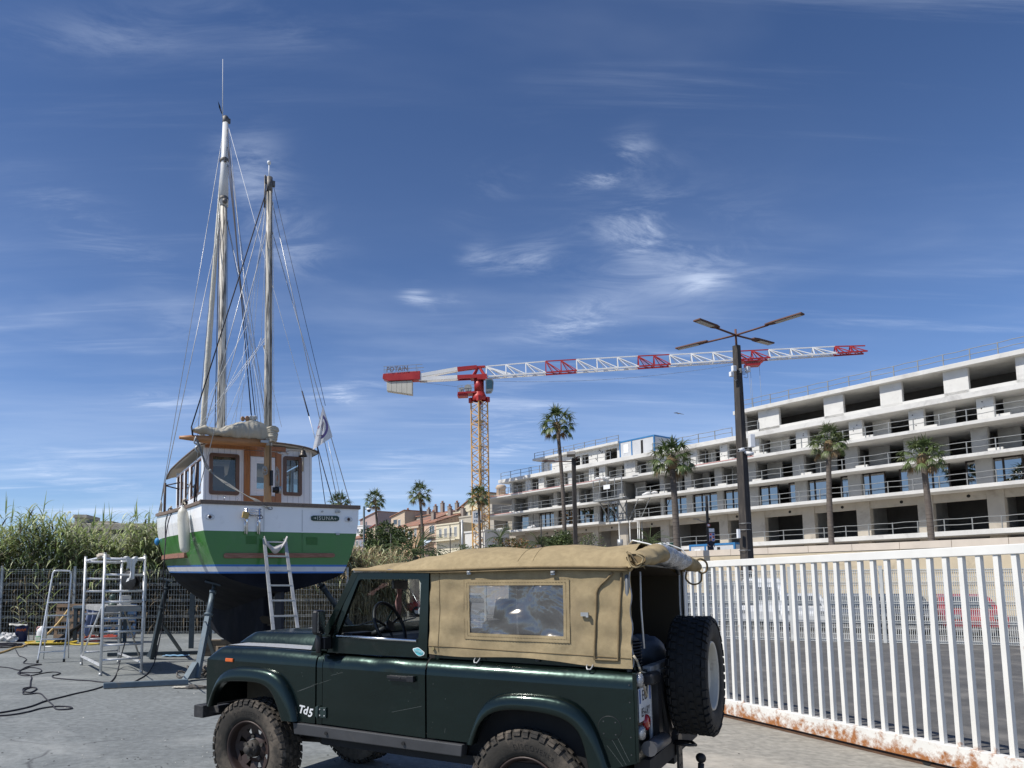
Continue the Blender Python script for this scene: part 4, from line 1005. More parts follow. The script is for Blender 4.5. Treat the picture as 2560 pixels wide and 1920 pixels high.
# ================================================================== BOAT ON STANDS
# local frame: origin on the ground below the transom, y towards the bow, x to starboard, z up
BT=24.0
BO=Vector((-1.83,13.57,0)); BEX=Vector((math.cos(R(BT)),math.sin(R(BT)),0)); BEY=Vector((-math.sin(R(BT)),math.cos(R(BT)),0))
def bw(x,y,z=0): return BO+BEX*x+BEY*y+V(0,0,z)
M_hw=mat('hull_white',(.84,.84,.84),.32,0,.04,1.2,coat=.3,dirt=(.50,.49,.47),dscale=1.2,dlo=.6,dhi=.85)
M_hg=mat('hull_green',(.036,.168,.024),.38,0,.12,1.5,coat=.35,dirt=(.062,.17,.05),dscale=1.6,dlo=.56,dhi=.78)
M_hb=mat('hull_blue_line',(.02,.14,.45),.4,0,.08,3)
M_hs=mat('hull_boot_white',(.58,.59,.60),.5,0,.08,2,dirt=(.28,.29,.30),dscale=2.2,dlo=.55,dhi=.75)
M_hk=mat('antifouling',(.006,.007,.011),.85,0,.35,1.2,spec=.12,dirt=(.017,.018,.024),dscale=1.1,dlo=.5,dhi=.7)
M_teakg=mat('weathered_teak',(.17,.125,.095),.75,0,.25,4,dirt=(.10,.08,.065),dscale=6,sxyz=(8,1,8))
M_teak=mat('varnished_teak',(.36,.135,.035),.35,0,.25,3,coat=.3,sxyz=(12,12,1.2))
M_teakd=mat('teak_frame',(.135,.068,.038),.45,0,.25,6,coat=.15)
M_spar=mat('bare_spar',(.68,.63,.54),.6,0,.12,3,dirt=(.075,.07,.065),dscale=3.2,dlo=.44,dhi=.60,sxyz=(7,7,.45))
M_sparw=mat('white_spar',(.68,.68,.67),.4,0,.06,3,dirt=(.35,.33,.30),dscale=2,dlo=.62,dhi=.75)
M_sparo=mat('oiled_spar',(.52,.29,.12),.5,0,.2,3,dirt=(.22,.11,.045),dscale=3,dlo=.58,dhi=.72,sxyz=(8,8,.7))
M_sail=mat('sail_canvas',(.43,.40,.33),.9,0,.08,3,bump=.5,bscale=7,bdist=.04)
M_wglass=glassmat('cabin_glass',(.55,.60,.58),.09,.02)
M_sglass=glassmat('side_glass',(.55,.60,.60),.38,.02)
boat=thing('sailing_boat',BO,R(BT),'green and white two masted wooden boat ashore on stands, varnished wheelhouse','boat')
boat.rotation_euler=(0,-.011,R(BT))
# stations: y, rail half width, rail z, knee half width, bottom z, deadrise half width
ST=[(0,1.50,3.20,1.17,1.0),(.7,1.58,3.20,1.25,1.03),(1.6,1.655,3.22,1.36,1.08),(2.8,1.73,3.26,1.46,1.1),(4.0,1.74,3.33,1.45,1.1),(5.2,1.63,3.44,1.30,1.02),(6.2,1.48,3.56,1.08,.85),(7.3,1.16,3.73,.75,.56),(8.2,.78,3.89,.40,.3),(9.0,.35,4.06,.10,.1),(9.6,.03,4.20,.02,.02)]
def st_at(y):
    for i in range(len(ST)-1):
        if ST[i][0]<=y<=ST[i+1][0]:
            t=(y-ST[i][0])/(ST[i+1][0]-ST[i][0]); t2=t
            return [a*(1-t2)+b*t2 for a,b in zip(ST[i],ST[i+1])]
    return list(ST[-1])
def section(y):
    _,B,zr,K,Db=st_at(y)
    g=.0235*y if y>0 else 0
    zg=2.715+g*1.0; zb1=2.115+g*1.0; zb1b=zb1-.035; zb2=zb1-.125+.0*y; zb2b=zb2-.032
    zc=1.62-.10*min(y,4.5)+max(0,y-5.8)*.30
    def hw(z):
        # half width as a function of height
        t=(z-1.95-g)/(zr-1.95-g); t=max(0,min(1,t))
        return K+(B-K)*(math.sin(min(1,t*1.06)*math.pi/2)**.9)
    pts=[(hw(zr),zr,0),(hw((zr+zg)/2),(zr+zg)/2,0),(hw(zg),zg,0),(hw(zg-.2),zg-.2,1),(hw(zg-.4),zg-.4,1),(hw(zb1),zb1,1),(hw(zb1b),zb1b,2),(hw(zb2),zb2,3),(hw(zb2b),zb2b,2)]
    z0=zb2b; w0=hw(zb2b)
    for k in (1,2,3,4,5,6):
        t=k/6; pts.append((w0*(1-t)**.85*(1-.0*t) if k<6 else .10*min(1,w0*2),z0-(z0-zc)*(t**.75),4))
    return pts
ys=[0,.25,.5,.8,1.2,1.6,2.0,2.4,2.8,3.2,3.6,4,4.6,5.2,5.7,6.2,6.7,7.3,7.8,8.2,8.6,9.0,9.3,9.6]
# rows of colour bands on either side of each boundary
m=MB()
secs=[section(y) for y in ys]; nr=len(secs[0])
for sx in (-1,1):
    for r in range(nr-1):
        mi=secs[0][r+1][2]
        vs=[]; 
        for i,y in enumerate(ys):
            for q in (r,r+1):
                x,z,_=secs[i][q]; yy=y
                vs.append((sx*x,yy+(z-1.9)*.12*(y/9.6)**3 ,z))
        fs=[]
        for i in range(len(ys)-1):
            a,b,c,d=2*i,2*i+1,2*i+3,2*i+2
            fs.append((a,b,c,d) if sx<0 else (d,c,b,a))
        m.add(vs,fs,mi,True)
# transom: horizontal strips per band
for r in range(nr-1):
    (x0,z0,_),(x1,z1,mi)=secs[0][r],secs[0][r+1]
    m.face([(-x0,0,z0),(-x1,0,z1),(x1,0,z1),(x0,0,z0)],mi)
hull=m.build('hull',[M_hw,M_hg,M_hb,M_hs,M_hk],boat)
M_seamw=mat('hull_seam',(.30,.31,.32),.6)
m=MB()
for x in (-.37,.36): m.beam((x,-.003,3.14),(x,-.003,2.73),.006,.004)
m.build('hull_seam',M_seamw,hull)
m=MB()
for x in (-.37,.36): m.beam((x,-.003,2.70),(x,-.003,2.35),.006,.004)
m.box((-.60,-.003,2.56),(.20,.004,.15)); m.box((.55,-.003,2.56),(.22,.004,.14)); m.build('hull_patch',mat('hull_green_patch',(.031,.125,.021),.5),hull)
# deck
m=MB(); vs=[]; 
for y in ys: B=st_at(y); vs+=[(-B[1]*.97,y,B[2]-.42 if 1 else 0),(B[1]*.97,y,B[2]-.42)]
m.add(vs,[(2*i,2*i+1,2*i+3,2*i+2) for i in range(len(ys)-1)]); m.build('deck',mat('deck_teak',(.28,.21,.14),.8,0,.15,4),boat)
# gunwale cap
m=MB()
for sx in (-1,1):
    vs=[]
    for y in ys:
        B=st_at(y); 
        for (dx,dz) in ((-.09,-.012),(.035,-.012),(.035,.05),(-.09,.05)): vs.append((sx*(B[1]+dx),y+(B[2]-1.9)*.12*(y/9.6)**3,B[2]+dz))
    n=len(ys); m.add(vs,[(4*i+j,4*i+(j+1)%4,4*i+4+(j+1)%4,4*i+4+j) for i in range(n-1) for j in range(4)])
for (a,b) in ((-1.53,-.372),(-.368,.358),(.362,1.53)): m.b2((a,-.035,3.188),(b,.09,3.262))
m.build('gunwale',M_teakg,boat,bevel=.006)
# keel, skeg, rudder, propeller
m=MB(); kp=[(.95,1.70),(1.05,.62),(1.15,.44),(3.6,.40),(5.2,.50),(6.2,.62),(6.6,.85),(6.7,1.30),(7.4,1.75),(4.0,1.6)]
m.prism([(-.10,a,b) for a,b in kp],(.20,0,0)); m.build('keel',M_hk,boat,bevel=.05,seg=3)
m=MB(); m.prism([(-.03,a,b) for a,b in ((.02,1.62),(.48,1.70),(.52,.55),(.30,.45),(.05,.52))],(.06,0,0)); m.b2((-.025,.5,.38),(.025,1.2,.46)); m.build('rudder',mat('rudder_dark',(.012,.014,.022),.8,0,.3,2),boat,bevel=.01)
m=MB(); m.cyl((0,.62,1.0),(0,.98,1.0),.04,10)
for k in range(3):
    a=2*math.pi*k/3+.5; d=V(math.cos(a),0,math.sin(a)); e=V(-math.sin(a),.6,math.cos(a)).normalized()
    c=V(0,.70,1.0)+d*.17; m.prism([c-d*.13-e*.03,c-e*.09,c+d*.10-e*.03,c+d*.12+e*.03,c+e*.09,c-d*.12+e*.03],e.cross(d)*.012)
m.build('propeller',mat('bronze',(.03,.025,.02),.6,.5,.2,8),boat)
# rubbing strakes
m=MB(); n=26
m.prism([(-1.10+2.10*0,-.035,z) for z in (2.24,)]+[(-1.06,-.035,2.225),(.96,-.035,2.255),(1.0,-.035,2.275),(1.0,-.035,2.315),(.96,-.035,2.335),(-1.06,-.035,2.32),(-1.10,-.035,2.30)],(0,.032,0)); m.build('transom_strake',mat('strake_wood',(.24,.105,.065),.6,0,.3,4,dirt=(.36,.21,.15),dscale=5,dlo=.5,dhi=.7,sxyz=(1,6,10)),boat,bevel=.008)
MS=MATS['strake_wood']
for sx in (-1,1):
    m=MB(); vs=[]
    for i in range(15):
        y=1.5+3.9*i/14; B=section(y); z=2.31+.022*y; w=[b for b in B if b[1]>=z-.35]
        # half width at that height by interpolation
        def hwz(z,S=B):
            for a,b in zip(S,S[1:]):
                if b[1]<=z<=a[1]: t=(a[1]-z)/(a[1]-b[1]+1e-9); return a[0]+(b[0]-a[0])*t
            return S[0][0]
        x=hwz(z)
        for dx,dz in ((-.01,-.055),(.055,-.045),(.055,.045),(-.01,.055)): vs.append((sx*(x+dx),y,z+dz))
    m.add(vs,[(4*i+j,4*i+(j+1)%4,4*i+4+(j+1)%4,4*i+4+j) for i in range(14) for j in range(4)]+[(0,1,2,3),(56,57,58,59)]); m.build('side_strake',MS,boat)
# transom fittings
for x,z in ((-1.35,2.955),(1.285,2.985)):
    m=MB(); m.prism([(x+.085*math.cos(a),-.004,z+.055*math.sin(a)) for a in [i*math.pi/8 for i in range(16)]],(0,-.012,0)); m.lathe([(.040,.016),(.046,.026),(.034,.030),(.030,.016)],(x,0,z),(0,-1,0),20)
    for a in (40,140,220,320): m.cyl((x+.072*math.cos(R(a)),-.015,z+.045*math.sin(R(a))),(x+.072*math.cos(R(a)),-.019,z+.045*math.sin(R(a))),.007,8,1)
    m.lathe([(.030,.017),(0,.017)],(x,0,z),(0,-1,0),16,2)
    m.build('hawse_pipe',[M_alu,M_steel,mat('dark_red_hole',(.04,.012,.01),.6)],boat)
m=MB(); zc=2.99
m.prism([(.53,-.006,zc-.03),(.57,-.006,zc-.052),(1.05,-.006,zc-.046),(1.09,-.006,zc-.022),(1.09,-.006,zc+.028),(1.05,-.006,zc+.058),(.57,-.006,zc+.048),(.53,-.006,zc+.026)],(0,-.02,0)); npl=m.build('name_board',mat('name_green',(.016,.045,.032),.5),boat,bevel=.004)
M_let=mat('letter_cream',(.62,.60,.52),.5)
text_mb('ISUNA',.104,lambda a,b:V(.81+a,-.0285,zc+b+a*.01),0,None,1.18,False).build('board_lettering',M_let,npl)
m=MB()
for x in (.61,1.01):
    for a in range(4):
        an=a*math.pi/2; m.prism([(x+.011*math.cos(an)+.008*math.cos(t),-.0275,zc+.011*math.sin(an)+.008*math.sin(t)) for t in [i*math.pi/4 for i in range(8)]],(0,-.002,0))
m.cyl((.575,-.027,zc),(.575,-.029,zc),.005,6); m.cyl((1.045,-.027,zc),(1.045,-.029,zc),.005,6); m.build('board_ornament',M_let,npl)
m=MB(); m.box((1.06,-.02,3.13),(.09,.03,.05)); m.cyl((1.03,-.03,3.13),(1.03,-.05,3.13),.018,8); m.cyl((1.09,-.03,3.13),(1.09,-.05,3.13),.018,8); m.box((1.06,-.02,2.70),(.07,.03,.035)); m.cyl((.75,-.0,3.12),(.75,-.05,3.12),.016,8); m.build('transom_bracket',M_steel,boat)
# folding bathing ladder on the transom
m=MB()
for x in (-.70,-.47):
    m.tube([(x,-.07,2.66),(x,-.07,3.13)],.019,10); m.tube([(x-.03,-.05,2.67),(x-.03,-.05,2.98)],.012,8)
for z in (2.99,3.03,3.07,3.115): m.tube([(-.74,-.075,z),(-.44,-.075,z-.004)],.011,8)
bl=m.build('bathing_ladder',M_chrome,boat)
m=MB(); m.box((-.735,-.10,3.0),(.11,.05,.11),(0,.2,0)); m.tube(smooth([(-.70,-.12,3.02),(-.60,-.12,2.99),(-.45,-.11,3.0),(-.43,-.12,2.95),(-.49,-.12,2.94)],5),.007,5,1); m.build('lashing',[mat('sponge_ochre',(.50,.34,.12),.9,0,.3,20),M_lineb],bl)
# wheelhouse
wh_=[]
W0,W1,HB=1.15,1.20,1.8      # half width aft, forward, aft wall y
YF=5.1
def wz(x,y,z): return V(x,y,z)
def wxw(y): return W0+(W1-W0)*(y-HB)/(YF-HB)
def roofz(x): return 4.66-.10*(x/1.2)**2
z_deck=2.85
m=MB()
# aft wall with two window openings and a door opening, built from panels
def wallq(m,x0,x1,z0,z1,y=HB,th=.05,mi=0): m.b2((x0,y,z0),(x1,y+th,z1),mi)
wL=(-1.02,-.445,3.61,4.42); wR=(.53,.90,3.65,4.45); dO=(-.33,.47,3.00,4.54)
zt=4.64
for (a,b,c,d) in ((-W0,wL[0],z_deck,zt),(wL[0],wL[1],z_deck,wL[2]),(wL[0],wL[1],wL[3],zt),(wL[1],dO[0],z_deck,zt),(dO[0],dO[1],dO[3],zt),(dO[1],wR[0],z_deck,zt),(wR[0],wR[1],z_deck,wR[2]),(wR[0],wR[1],wR[3],zt),(wR[1],W0,z_deck,zt)):
    wallq(m,a+.0005,b-.0005,c,d)
aw=m.build('aft_wall',M_hw,boat)
m=MB()
for k in range(19):
    x=-1.10+k*.122
    for (z0,z1) in ((3.22,4.60),):
        segs=[(z0,z1)]
        for (a,b,c,d) in (wL,wR,dO):
            if a-.03<x<b+.03:
                ns=[]
                for s0,s1 in segs:
                    if c-.03>s0: ns.append((s0,c-.03))
                    if d+.03<s1: ns.append((d+.03,s1))
                segs=ns
        for s0,s1 in segs: m.beam((x,HB-.001,s0),(x,HB-.001,s1),.006,.004)
m.build('board_groove',mat('groove_grey',(.42,.43,.44),.6),aw)
for (a,b,c,d) in (wL,wR):
    fm=MB(); w=.065; cx0,cx1,cz0,cz1=a,b,c,d
    def rr(x0,x1,z0,z1,r,n=5):
        pts=[]
        for (cx,cz,a0) in ((x1-r,z1-r,0),(x0+r,z1-r,90),(x0+r,z0+r,180),(x1-r,z0+r,270)):
            for k in range(n+1): an=R(a0+90*k/n); pts.append((cx+r*math.cos(an),cz+r*math.sin(an)))
        return pts
    O_=rr(a-.02,b+.02,c-.02,d+.02,.05); I_=rr(a+w*.8,b-w*.8,c+w*.8,d-w*.8,.02); n=len(O_)
    vs=[(x,HB-.035,z) for x,z in O_]+[(x,HB-.035,z) for x,z in I_]+[(x,HB+.0,z) for x,z in O_]+[(x,HB+.03,z) for x,z in I_]
    fs=[]
    for i in range(n):
        j=(i+1)%n; fs+=[(i,j,n+j,n+i),(i,2*n+i,2*n+j,j),(n+i,n+j,3*n+j,3*n+i)]
    wn_=fm.add(vs,fs).build('window',M_teakd,boat)
    MB().face([(a+.03,HB+.012,c+.03),(b-.03,HB+.012,c+.03),(b-.03,HB+.012,d-.03),(a+.03,HB+.012,d-.03)]).build('pane',M_wglass,wn_)
# door: teak frame, white door leaf with window
m=MB(); m.b2((-.33,HB-.03,3.0),(-.20,HB+.02,4.54)); m.b2((.34,HB-.03,3.0),(.47,HB+.02,4.54)); m.b2((-.199,HB-.028,4.43),(.339,HB+.02,4.54)); m.b2((-.199,HB-.026,3.0),(.339,HB+.02,3.60)); df=m.build('door_frame',M_teak,boat,bevel=.006)
m=MB(); 
for (a,b,c,d) in ((-.19,-.06,3.61,4.42),(.23,.335,3.61,4.42),(-.06,.23,3.61,3.75),(-.06,.23,4.28,4.42)): m.b2((a,HB-.012,c),(b,HB+.02,d))
for (a,b,c,d) in ((-.10,-.06,3.71,4.32),(.23,.27,3.71,4.32),(-.06,.23,3.71,3.75),(-.06,.23,4.28,4.32)): m.b2((a,HB-.022,c),(b,HB-.013,d))
dl=m.build('door',M_hw,boat,bevel=.004)
MB().face([(-.06,HB,3.75),(.23,HB,3.75),(.23,HB,4.28),(-.06,HB,4.28)]).build('pane',M_wglass,dl)
# header beam and wheelhouse roof
m=MB(); m.prism([(-1.13,HB-.05,4.54),(.56,HB-.05,4.56),(.56,HB-.05,4.655),(-1.13,HB-.05,4.64)],(0,.045,0)); m.build('header_beam',M_teak,boat,bevel=.005)
m=MB()
def rf_(u,v):
    y=HB-.16+(YF+.75-HB+.16)*v; w=(wxw(min(y,YF))+.10+ (.03*math.sin(min(1,(y-HB+.2)/3)*math.pi/2)))
    x=-w+2*w*u; e=abs(2*u-1)
    front=max(0,(y-YF)/.75)
    return V(x,y,4.715-.09*e**2-.06*e**8+.02*math.sin(v*math.pi)-.12*front**2)
m.grid(rf_,24,16); m.build('wheelhouse_roof',mat('roof_grey_white',(.62,.62,.59),.6,0,.06,3),boat,solid=.035)
m=MB(); m.tube([rf_(i/24,0)+V(0,-.01,0) for i in range(25)],.022,6); m.tube([rf_(0,i/16)+V(-.005,0,0) for i in range(17)],.022,6); m.tube([rf_(1,i/16)+V(.005,0,0) for i in range(17)],.022,6); m.build('roof_edge',M_teakg,boat)
# side walls with four windows each
for sx in (-1,1):
    m=MB(); wins=[(2.05,2.50),(2.72,3.22),(3.45,3.92),(4.12,4.50),(4.66,4.98)]; z0,z1=3.68,4.36
    def pt(y,z,o=0): return (sx*(wxw(y)+o),y,z)
    def pan(a,b,c,d,o=0,mi=0,mm=m):
        mm.prism([pt(a,c,o),pt(b,c,o),pt(b,d,o),pt(a,d,o)],(-sx*.05,0,0),mi)
    prev=HB+.051
    for (a,b) in wins:
        pan(prev,a,z_deck,4.42); pan(a,b,z_deck,z0); pan(a,b,z1,4.42); prev=b
    pan(prev,YF,z_deck,4.42)
    m.build('side_wall',M_hw,boat)
    for (a,b) in wins:
        fm=MB()
        for (p,q,r,s) in ((a-.012,a+.010,z0-.05,z1+.03),(b-.010,b+.012,z0-.05,z1+.03),(a+.010,b-.010,z0-.05,z0+.0),(a+.010,b-.010,z1-.01,z1+.03)):
            fm.prism([pt(p,r,.004),pt(q,r,.004),pt(q,s,.004),pt(p,s,.004)],(-sx*.03,0,0))
        w_=fm.build('window',M_teakd,boat,bevel=.004)
        MB().face([pt(a,z0,-.02),pt(b,z0,-.02),pt(b,z1,-.02),pt(a,z1,-.02)]).build('pane',M_sglass,w_)
m=MB()
for (x0,x1,z0,z1) in ((-W1,W1,z_deck,3.70),(-W1,W1,4.36,4.5),(-W1,-1.15,3.70,4.36),(-.50,-.38,3.70,4.36),(.38,.50,3.70,4.36),(1.15,W1,3.70,4.36)): m.b2((x0,YF,z0),(x1,YF+.05,z1))
m.build('front_wall',M_hw,boat)
for (a,b) in ((-1.15,-.50),(-.38,.38),(.50,1.15)):
    MB().face([(a,YF+.02,3.70),(b,YF+.02,3.70),(b,YF+.02,4.36),(a,YF+.02,4.36)]).build('front_pane',M_wglass,boat)
# inside: console, charts, oars
m=MB(); m.b2((-1.1,2.2,2.8),(-.5,4.6,3.55)); m.b2((-1.1,4.6,2.8),(1.1,4.95,3.62)); m.b2((-.95,1.95,3.55),(-.70,2.1,4.2)); m.build('cabin_joinery',mat('cabin_wood',(.18,.12,.07),.6,0,.3,3),boat)
m=MB(); m.prism([(-.72,1.97,3.60),(-.47,1.97,3.60),(-.47,1.97,4.42),(-.55,1.97,4.42),(-.62,1.97,4.05),(-.72,1.97,3.95)],(0,.03,0)); m.build('oilskin',mat('olive_cloth',(.13,.14,.08),.9,0,.3,9),boat)
m=MB(); m.grid(lambda u,v:V(.56+.32*u,1.99+.012*math.sin(u*40),4.30+.12*v),60,2); m.grid(lambda u,v:V(-.98+.28*u,1.98+.01*math.sin(u*30),4.30+.10*v),40,2); m.build('curtain',mat('cream_curtain',(.45,.42,.33),.9),boat)
# bell and lamp
m=MB(); m.lathe([(.012,0),(.05,.01),(.058,.05),(.075,.10),(.095,.135),(.088,.135)],(.88,HB-.22,4.585),(0,0,-1),18); m.tube([(.88,HB-.22,4.585),(.88,HB-.22,4.66)],.01,6); m.tube([(.885,HB-.22,4.46),(.88,HB-.22,4.30),(.872,HB-.22,4.13)],[.008,.016,.02],6,1); m.build('bell',[mat('bell_bronze',(.10,.09,.08),.5,.7,.2,9),M_rope],boat)
m=MB(); m.ball((.60,HB-.04,4.545),.035,10); m.ball((.455,HB-.05,4.52),.028,8); m.tube([(.38,HB-.03,4.53),(.50,HB-.05,4.50)],.014,6); m.tube([(.62,HB-.02,4.60),(.90,HB-.02,4.60)],.008,5); m.build('deck_lamp',M_alu,boat)
# ---------------------------------------------------------------- masts and spars
MZ=(-.035,1.0); MM=(-.02,5.7)
m=MB(); m.tube([(MZ[0],MZ[1],2.8),(MZ[0],MZ[1],3.4),(MZ[0],MZ[1],4.6)],[.078,.077,.076],16,0); m.build('mizzen_mast_foot',M_sparo,boat)
m=MB(); m.tube([(MZ[0],MZ[1],4.602),(MZ[0],MZ[1],6),(MZ[0],MZ[1],8.2),(MZ[0],MZ[1],10.12)],[.082,.08,.074,.060],16); mzm=m.build('mizzen_mast',M_spar,boat)
m=MB(); z=10.12; m.cyl((MZ[0],MZ[1],z-.30),(MZ[0],MZ[1],z+.02),.068,12); m.box((MZ[0]+.09,MZ[1],z-.1),(.05,.05,.12)); m.box((MZ[0]-.08,MZ[1],z-.05),(.05,.06,.14)); m.tube([(MZ[0]-.09,MZ[1],z+.05),(MZ[0]-.10,MZ[1],z-.65)],.018,6); m.build('mast_band',mat('old_metal',(.16,.15,.14),.6,.5,.4,20),mzm)
m=MB(); m.tube([(MZ[0]-.01,MZ[1],z),(MZ[0]-.01,MZ[1],z+.30)],.011,6); m.lathe([(0,.30),(.030,.31),(.042,.34),(.036,.37),(0,.39)],(MZ[0]-.01,MZ[1],z),(0,0,1),12); m.build('gps_dome',M_white,mzm)
m=MB(); 
m.tube([(MM[0],MM[1],3.0),(MM[0],MM[1],8),(MM[0],MM[1],11.85)],[.115,.108,.098],18,0); mm_=m.build('main_mast',M_spar,boat)
m=MB(); m.tube([(MM[0]+.005,MM[1],11.852),(MM[0]+.01,MM[1],13),(MM[0]+.02,MM[1],14.35)],[.115,.108,.072],18); m.build('main_topmast',M_sparw,mm_)
m=MB()
for z in (13.1,12.02): m.lathe([(.118,0),(.126,.01),(.126,.07),(.118,.08)],(MM[0],MM[1],z),(0,0,1),18); m.box((MM[0],MM[1]-.13,z),(.06,.06,.12))
m.lathe([(.075,0),(.085,.01),(.085,.16),(.05,.2)],(MM[0]+.02,MM[1],14.22),(0,0,1),14); m.box((MM[0]+.11,MM[1],14.3),(.08,.06,.12)); m.ball((MM[0],MM[1]-.14,11.93),.075,10); m.build('mast_band',MATS['old_metal'],mm_)
m=MB(); m.tube([(MM[0]-.06,MM[1],14.35),(MM[0]-.075,MM[1],16.05)],[.013,.006],6); m.build('aerial',M_linew,mm_)
m=MB(); m.prism([(MM[0]-.08,MM[1],14.45),(MM[0]-.16,MM[1],14.62),(MM[0]-.19,MM[1],14.80),(MM[0]-.12,MM[1],14.66)],(0,.01,0)); m.tube([(MM[0]-.05,MM[1],14.40),(MM[0]-.12,MM[1],14.60)],.008,4); m.build('wind_vane',M_black,mm_)
# furled jib and bowsprit
m=MB(); m.tube([(0,8.9,4.17),(0,10.2,4.42)],[.09,.06],12); m.build('bowsprit',M_teakd,boat)
fj0=V(-.03,5.86,13.4); fj1=V(0,9.15,4.3); m=MB(); pts=[]; rr_=[]
for i in range(60):
    t=i/59; p=fj0.lerp(fj1,t); p.z-=.04*math.sin(t*math.pi); pts.append(p); rr_.append((.034+.050*min(1,t*1.8))*(1+.06*math.sin(i*1.7)))
m.tube(pts,rr_,10); m.build('furled_jib',mat('jib_cloth',(.62,.59,.51),.85,0,.08,2,bump=.5,bscale=6,bdist=.05),boat)
# boom (gaff) over the wheelhouse and its furled sail
m=MB(); m.tube([(-1.77,.92,4.535),(-1.55,.93,4.545),(-1.2,.94,4.535),(-.09,1.0,4.56)],[.03,.055,.085,.085],10,0); bm_=m.build('boom',mat('boom_wood',(.40,.19,.075),.5,0,.2,3,dirt=(.20,.09,.04),dscale=3,dlo=.6,dhi=.75,sxyz=(1,9,9)),boat)
m=MB(); m.box((-.13,.98,4.57),(.16,.20,.05)); m.tube([(-.035,1,4.50),(-.035,1,4.62)],.088,14); m.build('gooseneck',M_steel,bm_)
top=[(-1.50,4.74),(-1.30,4.82),(-1.14,4.77),(-1.0,4.77),(-.75,4.90),(-.5,4.955),(-.29,5.0),(-.1,4.93),(.02,4.84)]; bot=[(-1.50,4.66),(-1.30,4.64),(-1.14,4.62),(-1.0,4.61),(-.75,4.605),(-.5,4.61),(-.29,4.615),(-.1,4.63),(.02,4.64)]
def lerp1(T,x):
    for (a,za),(b,zb) in zip(T,T[1:]):
        if a<=x<=b: t=(x-a)/(b-a); return za+(zb-za)*t
    return T[-1][1] if x>T[-1][0] else T[0][1]
m=MB()
def sl_(u,v):
    x=-1.50+1.52*u; a=v*2*math.pi; zt_=lerp1(top,x); zb_=lerp1(bot,x); c=(zt_+zb_)/2; h=(zt_-zb_)/2
    wv=.014*math.sin(x*26+a*2)+.010*math.sin(x*11-a*3)+.006*math.sin(x*61+a)
    return V(x,.96+(.155+wv)*math.sin(a)*(.45+.55*math.sin(math.pi*min(1,u+.12))),c+(h+wv*.6)*math.cos(a))
m.grid(sl_,110,22)
for k in range(7):  # the bundle of folds lashed at the mast
    c=V(.03+.010*(k%2),.93,4.85-.042*k); r=.10-.006*k
    m.tube([c+V(r*math.cos(a)*1.05,r*math.sin(a)*1.15,.012*math.sin(a*3+k)) for a in [i*math.pi/7 for i in range(14)]],.030+.006*math.sin(k*2),7,0,True)
m.build('furled_sail',M_sail,boat)
m=MB()
for x in (-1.28,-1.0,-.72,-.47,-.20):
    m.tube([sl_((x+1.5)/1.52,i/16)+V(0,0,0) for i in range(16)],.005,4,0,True)
m.build('sail_gasket',M_rope,boat)
m=MB()
for (dx,zz,r) in ((-.46,5.02,.05),(-.40,5.04,.04),(-.35,5.03,.05),(-.30,5.05,.04),(-.55,5.01,.045)): m.ball((dx,.98,zz),r,8,0 if dx>-.45 else 1,(1,1,1.2))
m.build('halyard_bundle',[mat('cream_bundle',(.50,.48,.43),.9),mat('wood_block',(.33,.18,.09),.6)],boat)
# rigging: every line its own part
def line(name,a,b,r,mt,sag=0,blocks=()):
    a=Vector(a);b=Vector(b); m=MB(); n=8 if sag else 1
    m.tube([a.lerp(b,i/n)-V(0,0,sag*4*(i/n)*(1-i/n)) for i in range(n+1)],r,5)
    o=m.build(name,mt,boat)
    return o
zm=14.3; mx,my=MM
for (yy,zz,rx) in ((4.9,11.9,3.42),(5.3,11.9,3.46),(5.7,14.2,3.50)):
    for sx in (-1,1): line('shroud',(mx,my,zz),(sx*(st_at(yy)[1]-.02),yy,rx),.008,M_wire)
for (yy,zz) in ((.45,9.2),(1.3,9.9)):
    for sx in (-1,1): line('shroud',(MZ[0],1,zz),(sx*(st_at(yy)[1]-.03),yy,3.28),.008,M_wire)
rb0=V(mx+.08,my,14.2); rb1=V(1.08,.25,3.28); rp=lambda t: rb0.lerp(rb1,t)
line('running_backstay',rb0,rp(.765),.0048,M_linew); line('running_backstay',rp(.765),rp(.82),.016,M_lineb); line('running_backstay',rp(.82),rp(.87),.008,M_linew); line('running_backstay',rp(.87),rb1,.011,M_lineb)
line('running_backstay',rp(.88),(1.02,.55,3.28),.008,M_lineb)
line('flag_halyard',(MZ[0]+.08,1,10.0),(.86,.1,5.20),.005,M_lineb); line('flag_halyard',(.92,.12,4.50),(1.20,.10,3.28),.005,M_wire)
line('topping_lift',(MZ[0]-.05,.95,9.9),(-1.55,.9,4.75),.013,M_lineb)
line('topping_lift',(-1.55,.9,4.75),(-1.52,.9,4.56),.018,M_lineb)
for k,(x1,z1) in enumerate(((-.38,5.12),(-.33,5.10),(-.20,4.98),(-.12,5.0),(.0,4.9))):
    line('halyard',(mx+.06+.012*k,my-.08,14.0-.5*(k%3)),(x1,1.0+.15*k,z1),.010 if k<3 else .006,M_lineb if k<3 else M_wire)
for k,(x0,z0,x1,z1) in enumerate(((-.1,9.8,-.55,4.92),(-.1,9.6,-.72,4.88),(-.06,9.9,-.22,5.0),(-.08,9.5,-.80,4.90))):
    line('lazy_jack',(x0,1.0,z0),((x0+x1)/2*1.0-.05,.98,6.3+.2*k),.0038,M_linew); line('lazy_jack',((x0+x1)/2-.05,.98,6.3+.2*k),(x1+.45-.35*(k%2),.95,4.9),.0038,M_linew); line('lazy_jack',((x0+x1)/2-.05,.98,6.3+.2*k),(x1-.4-.1*k,.95,4.78),.0038,M_linew)
